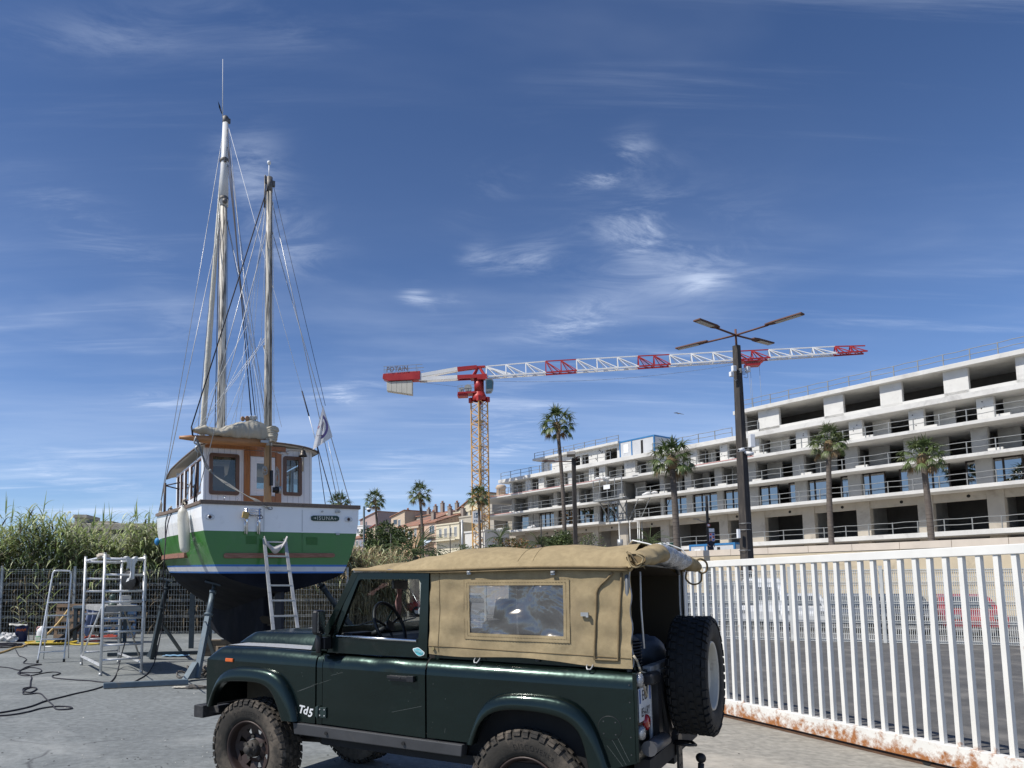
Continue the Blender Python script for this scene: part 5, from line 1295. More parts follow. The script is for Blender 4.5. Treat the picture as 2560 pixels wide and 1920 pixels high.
line('vang',(.05,1.1,6.95),(-1.45,.92,4.72),.0048,M_linew); line('vang',(-.02,1.1,6.80),(-1.42,.92,4.70),.0048,M_linew); line('vang',(.05,1.1,6.95),(MZ[0],1,9.7),.0048,M_linew)
line('headstay',(mx,my,14.2),(0,10.15,4.45),.008,M_wire); line('headstay',(mx-.05,my,12.9),(0,9.2,4.25),.008,M_wire)
line('halyard',(MM[0]-.115,my,11.5),(MM[0]-.16,my,4.9),.012,M_lineb); line('halyard',(MM[0]+.12,my,11.5),(MM[0]+.14,my,4.9),.006,M_wire)
line('halyard',(MZ[0]+.02,.92,9.9),(MZ[0]+.02,.91,3.7),.007,M_lineb); line('halyard',(MZ[0]+.06,.92,9.6),(MZ[0]+.10,.92,4.95),.005,M_linew)
m=MB()
for (x,yv,zz) in ((.05,1.1,6.95),(-.02,1.1,6.75),(-.10,1.08,6.55),(-.06,1.09,6.42)): m.ball((x,yv,zz),.032,8,sc=(.7,.7,1.4))
m.build('tackle_block',M_black,boat)
# mainsheet bundle hanging at the boom end, crossing the wheelhouse corner to the rail
m=MB(); pts=[(-1.47,.85,4.52),(-1.43,.82,4.35),(-1.36,.80,4.18),(-1.30,.75,3.98),(-1.16,.70,3.83),(-.95,.45,3.60),(-.70,.20,3.42),(-.50,.02,3.26),(-.32,-.06,3.15)]
for o in (0,.02,.038): m.tube(smooth([(x+o,y_+o*.6,z+o*.8*(1 if i%2 else -.6)) for i,(x,y_,z) in enumerate(pts)],5),.009,5)
m.ball((-1.22,.72,3.90),.035,8); m.tube(smooth([(-.36,-.08,3.17),(-.30,-.09,3.12),(-.24,-.09,3.13),(-.27,-.09,3.17),(-.36,-.08,3.15)],5),.010,5); m.build('mainsheet',mat('grey_rope',(.22,.22,.21),.9,0,.3,50),boat)
m=MB(); m.tube(smooth([(-1.47,.85,4.56),(-1.50,.86,4.45),(-1.44,.85,4.40),(-1.48,.85,4.33),(-1.42,.85,4.25)],4),.016,6); m.build('mainsheet_chain',M_steel,boat)
# ropes, winch on the mizzen mast
m=MB(); m.cyl((MZ[0]+.08,.93,3.62),(MZ[0]+.22,.90,3.62),.055,14); m.cyl((MZ[0]+.20,.90,3.62),(MZ[0]+.25,.89,3.62),.075,16,1); m.cyl((MZ[0]+.13,.92,3.62),(MZ[0]+.19,.91,3.62),.072,16); m.box((MZ[0]+.05,.90,3.85),(.05,.06,.30)); m.build('winch',[M_black,M_steel],boat)
m=MB(); random.seed(6)
for k in range(9): 
    c=V(MZ[0]+.15+.01*(k%3),.88,3.92-.018*k); m.tube([c+V(.035*math.cos(a),.012*math.sin(a*2+k),.16*math.sin(a)) for a in [i*math.pi/8 for i in range(16)]],.0065,4,0,True)
for k in range(6): 
    c=V(MZ[0]-.09,.88,4.02-.012*k); m.tube([c+V(.045*math.cos(a),.02*math.sin(a+k),.06*math.sin(a)) for a in [i*math.pi/6 for i in range(12)]],.008,5,0,True)
m.build('coiled_line',mat('speckled_rope',(.40,.38,.34),.9,0,.5,70),boat)
m=MB(); m.tube([(-1.05,.20,3.28),(-1.07,.2,3.34),(-1.03,.2,3.36)],.006,5); m.tube([(-.82,.2,3.28),(-.80,.2,3.34),(-.84,.2,3.36)],.006,5); m.build('fairlead',M_chrome,boat)
# port rail gear: cleats, deadeyes, post at the bow, pulpit
m=MB()
for (x,yy) in ((-1.60,1.1),(-1.66,2.6)):
    m=MB(); m.tube(smooth([(x,yy,3.28),(x-.02,yy+.1,3.36),(x+.03,yy+.2,3.42),(x,yy+.25,3.34),(x-.03,yy+.1,3.30)],5),.018,6,0); m.ball((x,yy+.1,3.33),.06,8,1); m.build('belayed_rope',[M_rope,M_lineb],boat)
m=MB(); m.tube([(-1.45,1.05,3.28),(-1.43,1.02,3.75),(-1.42,.98,4.10)],.020,6); m.tube([(-1.40,1.05,3.30),(-1.44,1.02,3.75)],.012,6); m.build('runner_tackle',M_lineb,boat)
m=MB(); m.tube([(-1.52,4.7,3.35),(-1.52,4.7,4.18)],.03,8); m.tube([(-1.52,4.7,4.12),(-1.18,4.6,4.20)],.016,6); m.tube([(-1.52,4.7,4.12),(-1.18,4.9,4.08)],.016,6); m.build('boom_crutch',mat('dark_post',(.05,.035,.035),.6,0,.3,5),boat)
m=MB()
for k in range(5): m.ball((-1.58+.03*k,5.0+.2*k,3.50),.05,8); m.tube([(-1.58+.03*k,5.0+.2*k,3.5),(-1.57+.03*k,5.0+.18*k,3.8)],.012,5)
m.build('deadeye',mat('grey_ball',(.45,.43,.38),.8),boat)
m=MB(); 
m.tube(smooth([(-1.70,2.7,3.30),(-1.76,2.65,3.05),(-1.76,2.6,2.6)],5),.014,6); m.build('hanging_line',M_lineb,boat)
m=MB(); m.ball((-1.70,4.5,2.78),.06,10,sc=(1,1,1.5)); m.build('blue_float',mat('blue_float',(.03,.22,.50),.5),boat)

# ---------------------------------------------------------------- things on and around the boat
# fender
fp_=bw(-1.68,.70,0)
t=thing('boat_fender',(fp_.x,fp_.y,2.33),R(BT),'long cream fender hanging on the port side of the boat','fender')
MB().lathe([(0,0),(.05,.012),(.085,.05),(.095,.10),(.105,.22),(.108,.42),(.105,.62),(.095,.74),(.07,.80),(.035,.83),(.022,.86)],(0,0,0),(0,0,1),24).build('fender_body',mat('fender_cream',(.62,.60,.52),.5,0,.05,2,dirt=(.48,.45,.36),dscale=3),t)
MB().tube([(0,0,.85),(.02,.02,1.0)],.008,5).build('fender_rope',M_rope,t)
t.rotation_euler=(0,-.09,R(BT))
# flag
fl=bw(.0,.05,0)
t=thing('club_flag',(fl.x,fl.y,0),R(BT),'white burgee with a purple ring emblem hanging limp beside the wheelhouse','flag')
m=MB()
def fg(u,v):
    xr=.74+.19*v; xl=.74-.20*v**.9
    z=5.19-(.60+.12*(1-u))*v
    return V(xl+(xr-xl)*u,.03*math.sin(u*9+v*3)*v,z-.16*(1-u)*v)
m.grid(fg,24,24); fo=m.build('flag_cloth',leafmat('flag_white',(.80,.80,.81),(.84,.84,.85),.8,.45),t)
m=MB()
def onflag(u,v): return fg(u,v)+V(0,-.006,0)
R0,R1=.40,.28
vs=[];N_=26
for i in range(N_+1):
    a=-1.9+3.5*i/N_
    for r in (R0,R1): vs.append(onflag(.50+r*math.cos(a)*1.05,.56-.32*r/.4*math.sin(a)*.95))
m.add(vs,[(2*i,2*i+1,2*i+3,2*i+2) for i in range(N_)])
m.build('emblem_ring',mat('emblem_purple',(.16,.12,.30),.8),fo)
m=MB()
for k in range(4): m.tube([onflag(.30+.05*k,.52+.05*k),onflag(.52+.04*k,.40+.03*k)],.004,4)
m.tube([onflag(.08,.70),onflag(.3,.74),onflag(.55,.80)],.004,4); m.tube([onflag(.04,.52),onflag(.16,.48)],.004,4,1); m.build('emblem_lines',[mat('emblem_grey',(.25,.20,.25),.8),mat('emblem_red',(.5,.04,.05),.8)],fo)
# leaning ladder against the transom
M_lad=mat('ladder_aluminium',(.46,.46,.44),.45,.45,.15,6,dirt=(.20,.18,.16),dscale=9,dlo=.58,dhi=.72)
t=thing('leaning_ladder',bw(-.22,-1.35,0),R(BT),'aluminium ladder leaning on the green transom with a cloth over its top','ladder')
a0,a1=V(-.21,0,0),V(-.20,1.26,2.60)
for sx in (-1,1):
    m=MB(); m.beam((sx*.23,0,0),(sx*.195,1.26,2.58),.028,.062,up=(1,0,0)); m.build('stile',M_lad,t,bevel=.004)
for k in range(10):
    f=(.16+.262*k)/2.6; m=MB(); w=.23-.035*f; m.beam((-w,1.26*f,2.6*f),(w,1.26*f,2.6*f),.032,.030); m.build('rung',M_lad,t,bevel=.004)
t=thing('draped_cloth',bw(-.22,-.12,0),R(BT),'crumpled grey cloth draped between the stile tops of the leaning ladder','cloth')
def dc(u,v):
    x=-.22+.43*u; return V(x,.00-.06*math.sin(v*3)-.03+.012*math.sin(x*40+v*9),2.60-.16*math.sin(math.pi*u)**.8-.085*v*(.4+math.sin(math.pi*u))+.012*math.sin(x*33+v*5)+(.02 if u<.05 or u>.95 else 0))
MB().grid(dc,44,14).build('cloth',mat('grey_cloth',(.42,.41,.41),.9,0,.12,14),t,solid=.012)
# boat stands
M_std=mat('stand_paint',(.13,.17,.20),.55,.2,.2,4,dirt=(.22,.20,.17),dscale=7,dlo=.58,dhi=.72)
M_stdd=mat('stand_dark',(.035,.05,.062),.55,.2,.25,4)
def stand(foot,top,bar_a,bar_b,back,label,mt,plate=True,strut=True):
    f=Vector(foot); t_=thing('boat_stand',(f.x,f.y,0),0,label,'boat stand','steel stands holding up the boat'); L=lambda p: Vector(p)-V(f.x,f.y,0)
    a=L(foot)+V(0,0,.03); b=L(top); d=(b-a); mid=a+d*.64
    hd=V(d.x,d.y,0).normalized()
    m=MB(); side=V(-hd.y,hd.x,0)
    m.beam(a,mid,.11,.10,up=tuple(side)); 
    for k in range(9): p=a+d*(.20+.045*k)+side*.056; m.box(p,(.012,.012,.03))
    m.build('lower_leg',mt,t_,bevel=.006)
    m=MB(); m.cyl(mid-d*.02,a+d*.93,.055,14); m.cyl(mid+d*.02,mid+d*.035,.085,12); m.cyl(a+d*.90,a+d*.93,.07,12)
    m.tube([mid-d*.05-hd*.14,mid-d*.05+hd*.14],.012,6); m.build('upper_tube',mt,t_)
    m=MB(); m.cyl(a+d*.93,b,.035,10); m.box(b+V(0,0,.02),(.32,.30,.035),(0,.25,0)); m.build('pad',M_stdd,t_)
    m=MB(); m.beam(L(bar_a)+V(0,0,.055),L(bar_b)+V(0,0,.055),.10,.085); m.build('ground_bar',mt,t_,bevel=.005)
    if plate:
        q=a+d*.17; m=MB(); m.prism([a-hd*.02,a-hd*.34+V(0,0,.02),q-hd*.07],side*.012); m.prism([a-hd*.34+side*.10+V(0,0,.02),a-hd*.02+side*.10,q-hd*.07+side*.10],side*.012); m.prism([a-hd*.34+V(0,0,.02),a-hd*.34+side*.11+V(0,0,.02),q-hd*.09+side*.11,q-hd*.09],hd*.01); m.build('gusset',mt,t_)
    if strut: m=MB(); m.beam(L(back)+V(0,0,.05),a+d*.50,.075,.06); m.build('back_strut',mt,t_,bevel=.004)
    return t_
f2=gnd(360+660/5.03,1400+1508/5.03); stand(f2,bw(-1.0,1.4,1.76),gnd(258,1722),gnd(470,1712),gnd(540,1660),'front blue steel stand under the port quarter, nearest the car bumper',M_std)
f1=gnd(360+90/5.03,1400+1250/5.03); stand(f1,bw(-1.45,4.6,1.86),gnd(268,1642),gnd(520,1636),gnd(360+460/5.03,1400+1165/5.03),'dark steel stand under the port side, left of the cable loop',M_stdd)
stand(bw(2.6,1.6,0),bw(1.08,1.3,1.86),bw(1.6,1.5,0),bw(3.3,1.7,0),bw(1.7,2.2,0),'blue steel stand under the starboard side, seen above the car bonnet',M_stdd)
f3=gnd(360+660/5.03,1400+1110/5.03)
t=thing('boat_trestle',(f3.x,f3.y,0),R(10),'dark trestle with wooden blocks under the keel behind the blue stand','trestle')
m=MB(); m.beam((-.15,0,0),(-.15,0,1.55),.14,.12); m.beam((.35,.3,0),(.35,.3,1.5),.10,.10); m.cyl((-.15,0,1.5),(-.15,0,1.68),.05,10); m.cyl((-.15,-.02,1.02),(-.15,.02,1.02),.12,8); m.build('leg',M_stdd,t,bevel=.004)
m=MB(); m.box((.15,.2,1.73),(1.1,.22,.10)); m.box((.28,.2,1.83),(.7,.2,.09)); m.box((.35,.2,1.93),(.6,.2,.09)); m.build('block',mat('dark_timber',(.05,.04,.032),.85,0,.3,5),t,bevel=.005)
t=thing('keel_blocks',bw(0,3.3,0),R(BT),'stack of old timber blocks carrying the dark keel','timber blocks')
M_tim=mat('old_timber',(.17,.13,.09),.85,0,.3,5,dirt=(.05,.04,.03),dscale=3)
for k in range(3):
    m=MB(); m.box((0,(-.25+.0*k),.065+.13*k),(.9 if k%2==0 else .3,.28,.125)); m.box((0,.45,.065+.13*k),(.9,.25,.125)); m.box((0,2.6,.07+.13*k),(.8,.3,.125)); m.build('block',M_tim,t,bevel=.008)
# ================================================================== YARD PROPS
# aluminium working tower
A_,B_,C_,D_=V(-6.67,16.48,0),V(-5.47,14.45,0),V(-4.85,14.95,0),V(-6.05,17.02,0)
t=thing('scaffold_tower',A_,0,'small aluminium scaffold tower with a work platform standing left of the boat','scaffold')
q=lambda p,z=0: Vector(p)-A_+V(0,0,z)
for p,h in ((A_,2.38),(B_,2.36),(C_,2.34),(D_,2.38)):
    m=MB(); m.cyl(q(p,.05),q(p,h),.028,12); m.cyl(q(p,0),q(p,.06),.034,12,1); m.cyl(q(p,h),q(p,h+.02),.03,12,1); m.build('upright',[M_alu,M_steel],t)
for (p,r,zs) in ((A_,D_,(.28,.56,.84,1.12,1.62,1.90,2.28)),(B_,C_,(.30,.58,.84,1.10,1.42,1.63,1.95,2.26))):
    for z in zs: m=MB(); m.cyl(q(p,z),q(r,z),.022 if z<2.2 else .028,8); m.build('rung',M_alu,t)
for (p,r,z) in ((A_,B_,2.30),(D_,C_,2.30)): m=MB(); m.cyl(q(p,z),q(r,z),.022,8); m.build('guard_rail',M_alu,t)
for (p,r,z) in ((A_,B_,.20),(D_,C_,.22)): m=MB(); m.beam(q(p,z),q(r,z),.05,.035); m.build('base_rail',M_alu,t)
m=MB(); m.cyl(q(A_,.18),q(B_.lerp(A_,.06),1.32),.020,8); m.build('brace',M_alu,t)
m=MB(); m.cyl(q(C_,.20),q(D_.lerp(C_,.08),1.34),.020,8); m.build('brace',mat('worn_brace',(.46,.38,.27),.6,.3,.2,8),t)
m=MB(); 
pa,pb,pc,pd=[q(x,1.31) for x in (A_.lerp(D_,.06),B_.lerp(C_,.06),C_.lerp(B_,.06),D_.lerp(A_,.06))]
m.prism([pa,pb,pc,pd],(0,0,.03)); m.beam(pa-V(0,0,.04),pb-V(0,0,.04),.03,.09); m.beam(pd-V(0,0,.04),pc-V(0,0,.04),.03,.09); m.beam(pb-V(0,0,.04),pc-V(0,0,.04),.03,.09); m.build('platform',mat('platform_deck',(.30,.30,.29),.7,.3,.2,6),t,bevel=.004)
# things on the tower
bc=(B_*.45+C_*.55)
t=thing('cable_reel',(bc.x-.02,bc.y+.30,1.64),R(-25),'black cable reel standing on the front rungs of the scaffold tower','cable reel')
m=MB(); 
for yy in (-.07,.05): m.lathe([(.0,0),(.19,0),(.20,.01),(.19,.02),(0,.02)],(0,yy,.20),(0,1,0),30)
m.cyl((0,-.05,.20),(0,.05,.20),.13,24); rl=m.build('reel_drum',M_black,t)
m=MB(); m.prism([(-.05,-.075,.17),(.03,-.075,.20),(.035,-.075,.26),(-.02,-.075,.24)],(0,-.004,0)); m.build('reel_label',M_white,rl)
m=MB(); m.tube(smooth([(-.15,-.02,.0),(-.16,-.02,.2),(-.05,-.0,.42),(.05,0,.44),(.14,-.02,.30)],5),.012,6); m.build('reel_handle',M_black,rl)
px=A_.lerp(B_,.78).lerp(D_.lerp(C_,.78),.35)
t=thing('disc_sander',(px.x,px.y,1.34),0,'dark round sander standing upright on the tower platform','power tool')
MB().lathe([(0,0),(.085,0),(.09,.02),(.075,.03),(.055,.06),(.05,.13),(.065,.16),(.06,.20),(.03,.225),(0,.23)],(0,0,0),(0,0,1),18).build('sander_body',mat('tool_green',(.04,.07,.06),.5,0,.4,12),t)
px=A_.lerp(B_,.80).lerp(D_.lerp(C_,.80),.68)
t=thing('paint_box',(px.x,px.y,1.34),R(20),'small white carton standing on the tower platform beside the sander','box')
m=MB(); m.b2((-.09,-.06,0),(.09,.06,.20)); bx=m.build('carton',mat('carton_white',(.56,.55,.52),.8,0,.08,6),t,bevel=.004)
m=MB(); m.b2((-.06,-.063,.05),(.06,-.0605,.13)); m.build('carton_print',mat('print_grey',(.34,.34,.36),.8,0,.3,60),bx)
wc=(B_*.36+C_*.64)
t=thing('white_rag',(wc.x,wc.y,0),math.atan2(.5,.62),'white rag hanging over the top bar of the scaffold tower','rag')
def rg(u,v):
    x=-.13+.26*u; hz=2.31+.02*math.sin(u*9); L=.44 if .3<u<.75 else .25
    if v<.35: return V(x*(1+.1*v),.03+.09*(.35-v)*0+.02,hz-.25*(.35-v)*1.0)
    w=(v-.35)/.65; return V(x*(1-.45*w)+.03*math.sin(u*14+w*4)*w,-.035-.02*math.sin(u*19)*w,hz-L*w)
MB().grid(rg,30,16).build('rag',mat('white_cloth',(.66,.67,.68),.9,0,.06,9),t,solid=.008)
ac=B_.lerp(A_,.10)
t=thing('grey_rag',(ac.x,ac.y,2.24),0,'crumpled beige glove lying on the top corner of the scaffold tower','rag')
m=MB(); blob(m,(0,0,.08),.085,(1.5,.8,.7),.12); m.build('glove',mat('beige_cloth',(.42,.37,.31),.9,0,.15,20),t)
# step ladder
t=thing('step_ladder',(-7.87,16.98,0),0,'aluminium step ladder with five steps and a rounded top hoop','step ladder')
a=V(0,0,0); b=V(.48,.28,0); ta=V(.06,.42,1.98); tb=V(.42,.62,1.98); 
m=MB(); m.tube(smooth([a,a.lerp(ta,.5),ta.lerp(a,.03),ta+V(.015,.01,.08),ta+V(.07,.03,.12),tb+V(-.07,-.03,.12),tb+V(-.015,-.01,.08),tb.lerp(b,.03),b.lerp(tb,.5),b],5),.021,8); m.build('front_frame',M_alu,t)
for k,z in enumerate((.24,.52,.79,1.06,1.36)):
    f=z/1.98; p=a.lerp(ta,f); r=b.lerp(tb,f); m=MB(); m.beam(p,r,.09,.03); m.build('tread',M_alu if k<4 else M_white,t,bevel=.004)
for (p,r) in ((a,ta),(b,tb)):
    m=MB(); s0=p+V(-.30,.95,0); m.tube([s0,p.lerp(r,.72)],.014,6); m.cyl(p-V(0,0,0),p+V(0,0,.07),.028,8,1); m.build('rear_leg',[M_alu,M_black],t)
m=MB(); m.tube([(-.27,.9,.30),(.22,1.16,.30)],.011,6); m.build('rear_brace',M_alu,t)
# bucket, lid, jug, waste, table, pallets, bars, hoses
p=gnd(290/5.53,1360+1350/5.53)
t=thing('paint_bucket',(p.x,p.y,0),R(20),'dark blue bucket with orange print and a white plastered lid','bucket')
bk=MB().lathe([(0,0),(.17,0),(.20,.42),(.205,.50),(.19,.50)],(0,0,0),(0,0,1),24).build('bucket_body',mat('bucket_blue',(.012,.018,.07),.5,0,.3,5),t)
m=MB(); rp=random.Random(3)
for k in range(8):
    a=-.75+.2*k
    for j in range(3): b_=a+.05*j; w_=rp.uniform(.008,.02); z0=rp.choice((.34,.36)); m.box((.202*math.sin(b_),-.202*math.cos(b_),z0+.03),(w_,.004,.07 if j!=1 else .03),(0,0,b_))
m.build('bucket_print',mat('print_orange',(.45,.10,.03),.6),bk)
m=MB(); 
def ld(u,v): a=2*math.pi*u; r=.27*v*(1+.08*math.sin(a*3)); return V(-.10+r*math.cos(a),r*math.sin(a),.53+.02*math.sin(a*5)*v+.02*(1-v)+.05*math.cos(a)*v*-.4)
m.grid(ld,36,6); m.build('crusted_lid',mat('plaster_crust',(.58,.57,.52),.9,0,.15,8,dirt=(.12,.11,.10),dscale=9,bump=1,bscale=40),t,solid=.025)
MB().tube(smooth([(-.19,0,.48),(-.1,-.1,.62),(.1,-.1,.66),(.20,0,.48)],5),.006,5).build('bail',M_steel,t)
p=gnd(570/5.53,1360+1395/5.53)
t=thing('sprayer_jug',(p.x,p.y,0),R(-20),'white plastic jug with a green label behind the step ladder','jug')
jb=MB().lathe([(0,0),(.13,0),(.145,.02),(.148,.38),(.12,.47),(.05,.52),(.045,.56),(0,.565)],(0,0,0),(0,0,1),22).build('jug_body',mat('jug_white',(.62,.62,.60),.45,0,.06,6),t)
MB().tube(smooth([(-.05,0,.52),(-.15,0,.53),(-.20,0,.46),(-.16,0,.40)],5),.018,6).build('jug_handle',mat('pink_handle',(.62,.38,.36),.5),jb)
m=MB(); m.grid(lambda u,v:V(.150*math.sin((u-.5)*1.7),-.150*math.cos((u-.5)*1.7),.05+.22*v),10,2); 
for k in range(5): m.b2((-.09+.04*k,-.156,.12),(-.07+.04*k,-.148,.25),1)
m.build('jug_label',[mat('label_green',(.05,.30,.12),.5,0,.4,40),mat('label_white',(.6,.62,.58),.5)],jb)
random.seed(31)
for (uu,vv,lb) in ((12,1603,'crumpled white paper bag at the left photo edge by the fence'),(30,1605,'second crumpled white bag beside the blue bucket')):
    p=gnd(uu,vv); m=MB(); k=random.random()*5
    def cr(u,v): a=u*2*math.pi; e=v*math.pi; w=1+.22*math.sin(a*4+k+e*5)+.15*math.sin(a*7-e*6); return V(.20*math.sin(e)*math.cos(a)*w,.14*math.sin(e)*math.sin(a)*w,.12+.14*math.cos(e)*w)
    m.grid(cr,18,9,0,False); tag(m.build('paper_bag',mat('paper_white',(.55,.54,.53),.9,0,.1,8),loc=(p.x,p.y,0)),lb,'bag')
p0=gnd(780/5.53,1360+1300/5.53); 
M_pal=mat('pallet_wood',(.23,.155,.10),.85,0,.25,5,dirt=(.10,.08,.06),dscale=4,sxyz=(1,5,5)); M_palb=mat('pallet_blue',(.02,.065,.14),.8,0,.3,5,dirt=(.15,.12,.09),dscale=5,dlo=.5,dhi=.6)
def pallet(x,y,tilt,mt,label):
    t=thing('pallet',(x,y,0),R(3),label,'pallet','pallets leaning on the fence'); t.rotation_euler=(R(-tilt),0,R(3))
    for k,z in enumerate((.07,.37,.62,.87,1.12)): m=MB(); m.b2((-.6,-.012,z-.06),(.6,.012,z+.06)); m.build('slat',mt,t,bevel=.003)
    for x_ in (-.55,0,.55): m=MB(); m.b2((x_-.05,.014,.02),(x_+.05,.10,1.16)); m.build('stringer',mt,t)
pallet(-10.75,25.6,9,M_pal,'brown pallet leaning on the fence behind the step ladder'); pallet(-9.15,25.5,9,M_palb,'blue and brown pallet leaning on the fence behind the scaffold tower')
p=gnd(1110/5.53,1360+1365/5.53)
t=thing('work_table',(p.x,p.y,0),R(4),'low grey work table behind the scaffold tower with clothes over its edge','table')
m=MB(); m.b2((-.15,-.35,1.08),(1.35,.35,1.16)); m.build('tabletop',M_std,t,bevel=.005)
for (x_,y_) in ((-.08,-.28),(1.28,-.28),(-.08,.28),(1.28,.28)): m=MB(); m.b2((x_-.05,y_-.05,0),(x_+.05,y_+.05,1.079)); m.build('leg',M_stdd,t)
def jc(u,v): x=.25+.32*u; return V(x+.04*math.sin(v*5),-.37-.03*math.sin(u*12)-.02*v,1.165-.95*v*(.75+.25*math.sin(u*5)))
t2=thing('hung_jacket',(p.x,p.y,0),R(4),'faded blue jacket hanging over the work table edge','jacket'); MB().grid(jc,20,16).build('jacket',mat('faded_blue',(.13,.16,.26),.9,0,.25,5),t2,solid=.02)
p=gnd(1000/5.53,1360+1375/5.53)
t=thing('metal_bars',(p.x,p.y,0),R(-6),'black slanted bundle of bars leaning against the work table','bars')
for k in range(4): m=MB(); m.beam((-.55+.10*k,-.1+.06*k,.03),(.42+.05*k,.0+.05*k,.72+.07*k),.12,.05); m.build('bar',M_black,t,bevel=.006)
for (uu,vv,r,lb,mt) in ((1270,1350,(.22,.12,.10),'orange tool box with a dark handle under the tower, left one','box_orange'),(1525,1318,(.26,.13,.08),'flat orange box on the ground seen right of the tower middle','box_orange')):
    p=gnd(uu/5.53,1360+vv/5.53); m=MB(); m.b2((-r[0],-r[1],0),(r[0],r[1],r[2]*1.3)); m.b2((-r[0]*.9,-r[1]*.9,r[2]*1.31),(r[0]*.9,r[1]*.9,r[2]*1.7)); m.b2((-.1,-.02,r[2]*1.7),(.1,.02,r[2]*2.1)); tag(m.build('tool_box',mat(mt,(.42,.07,.045),.6,0,.25,9),loc=(p.x,p.y,0),bevel=.01),lb,'tool box')
p=gnd(1365/5.53,1360+1345/5.53); m=MB(); m.lathe([(0,0),(.09,0),(.10,.16),(.05,.22),(0,.23)],(0,0,0),(0,0,1),14); m.tube([(0,0,.2),(.12,0,.32)],.03,6); tag(m.build('polisher',M_black,loc=(p.x,p.y,0)),'black polishing machine lying between the two orange boxes','power tool')
# hoses and cables on the ground
def zpt(a,b,z=.012): p=gnd(a/4.254,1580+b/4.254,z); return (p.x,p.y,z)
def cable(name,pts,r,mt,label,cat,n=6):
    m=MB(); m.tube(smooth([zpt(*p) if len(p)==2 else zpt(p[0],p[1],p[2]) for p in pts],n),r,6); return tag(m.build(name,mt),label,cat)
M_yel=mat('yellow_hose',(.55,.40,.05),.5,0,.15,8); M_och=mat('ochre_hose',(.50,.33,.12),.6,0,.15,8)
m=MB(); a=[Vector(zpt(*p)) for p in ((-40,235),(0,225),(80,200),(150,172),(230,162),(270,140))]
e=a[-1]; a+= [e+V(.30,.35,.15),e+V(.62,.75,.62),e+V(.85,1.0,1.08)]
m.tube(smooth(a,6),.035,8); tag(m.build('air_hose',M_och),'ochre hose rising from the ground beside the blue bucket','hose')
m=MB(); random.seed(8)
for k in range(5):
    c=V(-10.15,22.75,.02+.012*k); m.tube([c+V((.55+.05*k)*math.cos(a),(.42+.04*k)*math.sin(a),.01*math.sin(a*3)) for a in [i*math.pi/12 for i in range(24)]],.022,6,0,True)
m.tube(smooth([(-9.6,22.6,.03),(-9.1,22.2,.03),(-8.7,22.25,.03),(-8.65,22.6,.03),(-9.3,22.8,.03)],6),.022,6)
tag(m.build('coiled_hose',M_yel),'yellow hose coiled on the ground behind the step ladder','hose')
cable('power_cable',[(-60,860),(0,857),(160,830),(330,790),(480,735),(660,690),(800,655),(960,620),(1090,580),(1170,535),(1220,480),(1255,400),(1290,250,.25),(1330,110,.75)],.012,M_lineb,'black cable running from the left photo edge up to the tower reel','cable')
# the part of that cable that climbs to the reel is straight up to the tower
cable('power_cable',[(-60,890),(0,888),(120,880),(290,850),(420,815),(560,793),(660,790),(740,795),(765,808),(720,820),(600,820),(560,775),(500,720),(470,690),(440,660),(395,650),(300,660),(245,655),(260,615),(330,590),(390,600),(330,640),(250,628),(250,600),(320,585)],.011,M_lineb,'black cable with small loops in the left foreground','cable')
cable('power_cable',[(320,585),(325,520),(335,485),(310,455),(230,440),(205,440),(215,410),(300,365),(440,345),(360,340),(250,330),(280,290),(240,265),(200,250),(165,185)],.011,M_lineb,'black zigzag cable in front of the step ladder','cable')
cable('power_cable',[(-50,360),(0,370),(100,380),(210,405),(320,375),(430,395),(410,430),(200,430),(230,460),(330,462),(440,440),(560,425),(640,435),(600,455),(560,462),(570,485),(700,500),(850,512),(960,518),(1060,530),(1180,535),(1390,535),(1480,500),(1570,440),(1630,350),(1660,260,.2),(1700,60,.9)],.011,M_lineb,'black cable hanging from the boat rail and looping to the tangle on the left','cable')
a=bw(-1.70,2.3,3.3); e=Vector(zpt(1640,330)); m=MB(); m.tube(smooth([a,bw(-1.82,2.2,2.9),bw(-1.9,1.9,2.0),e+V(.12,.2,1.0),e+V(.04,.08,.35),e],6),.011,6); tag(m.build('hanging_cable',M_lineb),'black cable hanging down the port side of the boat','cable')
m=MB(); random.seed(14)
for k in range(7):
    c=Vector(zpt(30+random.randint(0,110),150+random.randint(-12,14))); r=.25+.12*random.random(); m.tube([c+V(r*math.cos(a)*(1+.2*math.sin(a*3+k)),r*1.1*math.sin(a),.01*k) for a in [i*math.pi/10 for i in range(20)]],.013,5,0,True)
tag(m.build('cable_tangle',M_lineb),'tangle of black cable by the ochre hose','cable')
m=MB()
p=gnd(480+60/4.608,1560+745/4.608)
for k in range(6): m.tube([V((.13+.01*k)*math.cos(a)*(1+.25*math.sin(a*2+k)),(.07+.012*k)*math.sin(a+k),.012+.008*k) for a in [i*math.pi/9 for i in range(18)]],.008,5,0,True)
tag(m.build('rope_heap',mat('dirty_rope',(.12,.11,.10),.9,0,.5,30),loc=(p.x,p.y,0)),'small coil of dirty rope by the stand foot near the car bumper','rope')
p=gnd(480+110/4.608,1560+610/4.608); m=MB(); random.seed(15)
for k in range(16):
    c=V(random.uniform(-.25,.25),random.uniform(-.2,.2),.04+.25*random.random()*.6); r=random.uniform(.10,.2); m.tube([c+V(r*math.cos(a),r*math.sin(a)*.7,.05*math.sin(a*2+k)) for a in [i*math.pi/7 for i in range(14)]],.018,5,0,True)
tag(m.build('rope_heap',MATS['dirty_rope'],loc=(p.x,p.y,0)),'heap of dark netting and rope behind the blue stand foot','rope')
